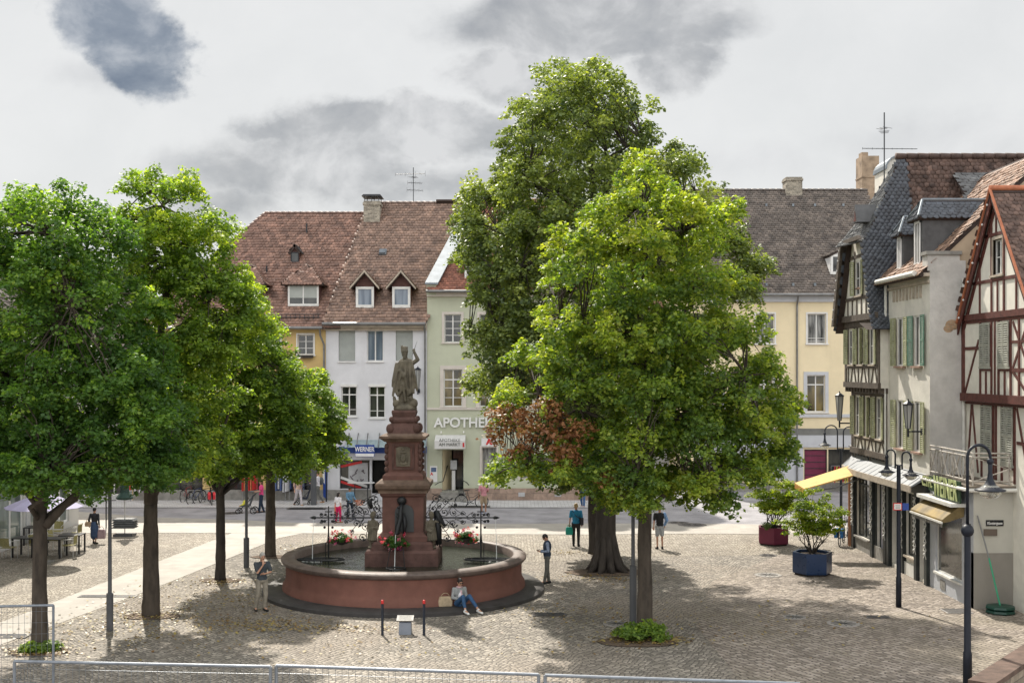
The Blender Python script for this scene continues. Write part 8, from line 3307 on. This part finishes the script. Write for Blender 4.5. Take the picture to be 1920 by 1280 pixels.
for j in range(n):
 a = 2 * pi * j / n + .2
 b.tube([uc + Vector((0, 0, 2.57)), uc + Vector((1.38 * cos(a), 1.38 * sin(a), 2.07))], .008, 4)
b.build('ribs', M_alu, t)

# closed market parasol on a weighted stand
p = gp(234, 1004)
t = thing('closed_parasol', p, 'closed dark parasol on a thin pole with a stack of grey weights around its foot', 'parasol')
b = MB()
b.tube([p, p + Vector((0, 0, 3.1))], .022, 8)
b.build('pole', M_alu, t)
b = MB()
b.box(p.x - .42, p.x + .42, p.y - .3, p.y + .3, .0, .10)
b.build('foot', M_postgrey, t)
b = MB()
for i in range(4):
 z = .36 + i * .105
 b.hexa([(p.x - .50, p.y - .35, z), (p.x + .50, p.y - .35, z), (p.x + .5, p.y + .35, z), (p.x - .5, p.y + .35, z), (p.x - .40, p.y - .30, z + .085), (p.x + .40, p.y - .30, z + .085), (p.x + .4, p.y + .3, z + .085), (p.x - .4, p.y + .3, z + .085)])
b.build('weights', W_('grey_weights', (.10, .105, .11), .6, .3, 6), t)
b = MB()
b.lathe([(.05, 1.55), (.34, 1.60), (.38, 1.68), (.20, 1.9), (.16, 2.6), (.05, 3.1)], p, 12)
b.build('furled_cloth', W_('dark_green_cloth', (.03, .06, .05), .85, .2), t)

# café building along the edge of the picture
Fc = Face((-20.3, 0, 0), (0, 1, 0), (1, 0, 0))
hs = [(53.0, 55.0, .3, 3.1), (50.6, 52.6, .2, 3.1), (47.5, 49.9, .2, 3.1), (44.5, 46.6, .2, 3.1), (41, 43.6, .2, 3.1), (38, 40.4, .2, 3.1), (53.0, 54.2, 4.6, 6.3), (50, 51.2, 4.6, 6.3), (47, 48.2, 4.6, 6.3), (44, 45.2, 4.6, 6.3)]
t = thing('cafe_building', (-22, 46, 0), 'pale café building with tall glazed doors behind the café tables', 'building')
b = MB()
Fc.wall(b, 28, 56.2, 0, 9.2, hs, .3)
b.poly([Fc(56.2, 0), Fc(56.2, 0, -12), Fc(56.2, 9.2, -12), Fc(56.2, 9.2)])
b.poly([Fc(28, 0), Fc(28, 0, -12), Fc(28, 9.2, -12), Fc(28, 9.2)])
b.build('wall', W_('cafe_render', (.52, .51, .49), .85, .06, 1, .1), t)
M_glass_c = glass_mat('cafe_glass', (.06, .08, .075), (.22, .26, .24), .08, 1.0)
for h in hs[:6]:
 window(Fc, h, t, M_white, M_glass_c, 2, (), .82, 0, None, 0, name='glazed_door', inset=.08, fw=.09)
for h in hs[6:]:
 window(Fc, h, t, M_frame, M_glass, 2, (), .7, .08, M_white)
b = MB()
for u in (46.95, 50.25, 43.9):
 Fc.box(b, u - .18, u + .18, 0, 3.3, 0, .06)
b.build('grey_pilaster', M_poster, t)
quad_roof('roof', (-19.8, 28, 9.1), (-19.8, 56.6, 9.1), (-24.5, 56.6, 13.2), (-24.5, 28, 13.2), .3, .28, M_tile_dark, t, M_deck, .03, 111)
b = MB()
b.poly([Fc(56.2, 9.2), Fc(56.2, 9.2, -8.4), Fc(56.2, 13, -4.2)])
b.build('gable_wall', M_w_white, t)

# ------------------------------------------------------------------ shops under the trees: clothes rails, low walls, bistro tables
def rack(loc, L, label, cols, seed):
 t = thing('clothes_rail', loc, label, 'clothes rail')
 loc = Vector(loc)
 b = MB()
 for s_ in (-1, 1):
  b.tube([loc + Vector((s_ * L / 2, 0, 0)), loc + Vector((s_ * L / 2, 0, 1.5))], .015, 6)
  b.tube([loc + Vector((s_ * L / 2, -.25, .03)), loc + Vector((s_ * L / 2, .25, .03))], .015, 6)
 b.tube([loc + Vector((-L / 2, 0, 1.5)), loc + Vector((L / 2, 0, 1.5))], .015, 6)
 b.build('rail_frame', M_chrome, t)
 R_ = random.Random(seed)
 n = int(L / .13)
 for i in range(n):
  x = -L / 2 + .1 + i * (L - .2) / max(1, n - 1)
  c = cols[R_.randrange(len(cols))]
  b = MB()
  h = R_.uniform(.7, 1.0)
  o = loc + Vector((x, 0, 1.47))
  w = R_.uniform(.17, .22)
  b.prism([(-w, -.12), (-.03, 0), (.03, 0), (w, -.12), (w * 1.1, -h), (-w * 1.1, -h)], lambda u, z, q: o + Vector((q + u * .35, u, z)), -.022, .022)
  b.build('garment', c, t)
 return t
C_w, C_b, C_k, C_r, C_o = cloth('rail_white', (.62, .62, .64)), cloth('rail_blue', (.08, .12, .26)), cloth('rail_black', (.02, .02, .025)), cloth('rail_red', (.50, .03, .03)), cloth('rail_orange', (.55, .18, .08))
rack(gp(525, 941) , 1.0, 'clothes rail with white and navy shirts in front of the ochre house', [C_w, C_b, C_k], 1)
rack(gp(552, 940), 1.0, 'clothes rail with dark and striped garments nearest the blue flag banner', [C_k, C_b, C_w], 2)
rack(gp(468, 940), .8, 'short rail of red garments just behind the pushchair', [C_r, C_r, C_o], 3)
rack(gp(262, 941), 1.0, 'clothes rail with colourful garments at the far end of the pavement', [C_r, C_w, cloth('rail_pink', (.5, .08, .3))], 4)
rack(Vector((px(1580, 900, 70.6).x, 70.7, .05)), 1.3, 'clothes rail with red and yellow garments in front of the cream house beyond the awning', [C_r, cloth('rail_yellow', (.5, .4, .05)), C_k, C_b], 5)
b = MB()
w0, w1 = gp(425, 938), gp(620, 938)
for x0, x1, lab in ((425, 458, 'low grey concrete wall by the lone silver bicycle'), (528, 560, 'low grey concrete block beside the clothes rails')):
 a, c = gp(x0, 938), gp(x1, 938)
 b = MB()
 b.box(a.x, c.x, a.y + .1, a.y + .5, 0.05, .95 if x0 < 500 else .62)
 b.box(a.x - .03, c.x + .03, a.y + .07, a.y + .53, .951 if x0 < 500 else .621, 1.0 if x0 < 500 else .66)
 tag(b.build('low_wall', M_poster), lab, 'wall')
for x, lab in ((667, 'round white high table nearer the shop window with ribbons'), (691, 'round white high table nearer the fountain pillar')):
 p = gp(x, 939) + Vector((0, -.4, 0))
 t = thing('bistro_table', p, lab, 'table', 'white high tables on the far pavement')
 b = MB()
 b.lathe([(.38, 1.03), (.40, 1.05), (.40, 1.07), (.1, 1.08)], p, 24)
 b.build('table_top', M_white, t)
 b = MB()
 b.lathe([(.22, 0.05), (.2, .07), (.03, .1), (.025, 1.03)], p, 12)
 b.build('pedestal', M_darkmetal, t)

# ------------------------------------------------------------------ site fences
M_galv = W_('galvanised_steel', (.20, .22, .25), .45, .15, 6, metal=.3)
def fence(a, c, h, label, lean=0.0):
 a, c = Vector(a), Vector(c)
 t = thing('site_fence', (a + c) / 2, label, 'fence', 'mobile site fence panels')
 d = (c - a)
 L = d.length
 d.normalize()
 up = Vector((0, 0, 1))
 b = MB()
 b.tube([a, a + up * h], .030, 8)
 b.tube([c, c + up * h], .030, 8)
 b.tube([a + up * h, c + up * h], .030, 8)
 b.tube([a + up * .12, c + up * .12], .021, 8)
 b.build('tube_frame', M_galv, t)
 b = MB()
 n = int(L / .12)
 for i in range(1, n):
  p = a + d * (L * i / n)
  b.tube([p + up * .12, p + up * h], .0040, 3, False)
 for i in range(1, int(h / .26) + 1):
  z = .12 + i * .25
  if z < h:
   b.tube([a + up * z, c + up * z], .0040, 3, False)
 b.build('wire_mesh', M_galv, t)
 for p in (a, c):
  b = MB()
  b.obox(p + Vector((0, 0, .065)), (.6, .24, .13), atan2(d.y, d.x) + pi / 2)
  b.build('concrete_foot', M_plinth, t)
def top_at(x, y, h):
 Y = FPX * (CAMH - h) / (y - HY)
 return Vector(((x - CX) / FPX * Y, Y, 0))
fence(top_at(-140, 1139, 2.0), top_at(100, 1134, 2.0), 2.0, 'short galvanised fence panel whose corner stands in front of the forked linden trunk')
fence(top_at(27, 1239, 2.0), top_at(507, 1249, 2.0), 2.0, 'galvanised mesh fence panel whose top rail runs below the lindens')
fence(top_at(518, 1247, 2.0), top_at(1010, 1264, 2.0), 2.0, 'middle galvanised mesh fence panel below the fountain bollards')
fence(top_at(1022, 1265, 2.0), top_at(1500, 1281, 2.0), 2.0, 'galvanised mesh fence panel at the bottom under the front linden')
# low rubble wall with sandstone coping in the near corner
t = thing('ramp_wall', (11, 26.5, 0), 'low rubble stone wall with a red sandstone coping in the near corner', 'wall')
a, c = top_at(1822, 1276, 1.0), top_at(1925, 1210, 1.0)
d = (c - a).normalized()
c = a + d * 9
n_ = Vector((-d.y, d.x, 0))
b = MB()
b.hexa([a, c, c - n_ * .4, a - n_ * .4, a + Vector((0, 0, .92)), c + Vector((0, 0, .92)), c - n_ * .4 + Vector((0, 0, .92)), a - n_ * .4 + Vector((0, 0, .92))])
b.build('wall', stone_mat('rubble', (.27, .23, .18), .42, .24, (.13, .11, .09), var=.4), t)
b = MB()
o1 = n_ * .06
b.hexa([a + o1 - d * .05 + Vector((0, 0, .922)), c + o1 + Vector((0, 0, .922)), c - n_ * .46 + Vector((0, 0, .922)), a - n_ * .46 - d * .05 + Vector((0, 0, .922)),
  a + o1 - d * .05 + Vector((0, 0, 1.03)), c + o1 + Vector((0, 0, 1.03)), c - n_ * .46 + Vector((0, 0, 1.03)), a - n_ * .46 - d * .05 + Vector((0, 0, 1.03))])
b.build('coping', W_('worn_coping', (.115, .075, .058), .85, .35, 3, .5, 20, dirt=.5), t)
# parasol foot with a green pole leaning on the grey wall
p = Vector((14.55, 35.75, 0))
t = thing('green_parasol_foot', p, 'green plastic stand foot with a green and grey pole leaning on the pale wall', 'parasol stand')
b = MB()
for i in range(2):
 z = .02 + i * .12
 b.lathe([(.40, z), (.44, z + .03), (.42, z + .09), (.30, z + .11)], p, 8)
b.build('foot', W_('green_plastic', (.012, .055, .04), .4, .2, 5), t)
b = MB()
b.tube([p + Vector((0, 0, .2)), p + Vector((-.22, .3, 1.6))], .026, 6)
b.build('green_pole', W_('bright_green', (.03, .30, .16), .4, .1), t)
b = MB()
b.tube([p + Vector((-.22, .3, 1.6)), p + Vector((-.46, .58, 2.85))], .022, 6)
b.build('grey_pole', M_gutter, t)
bpy.context.view_layer.update()
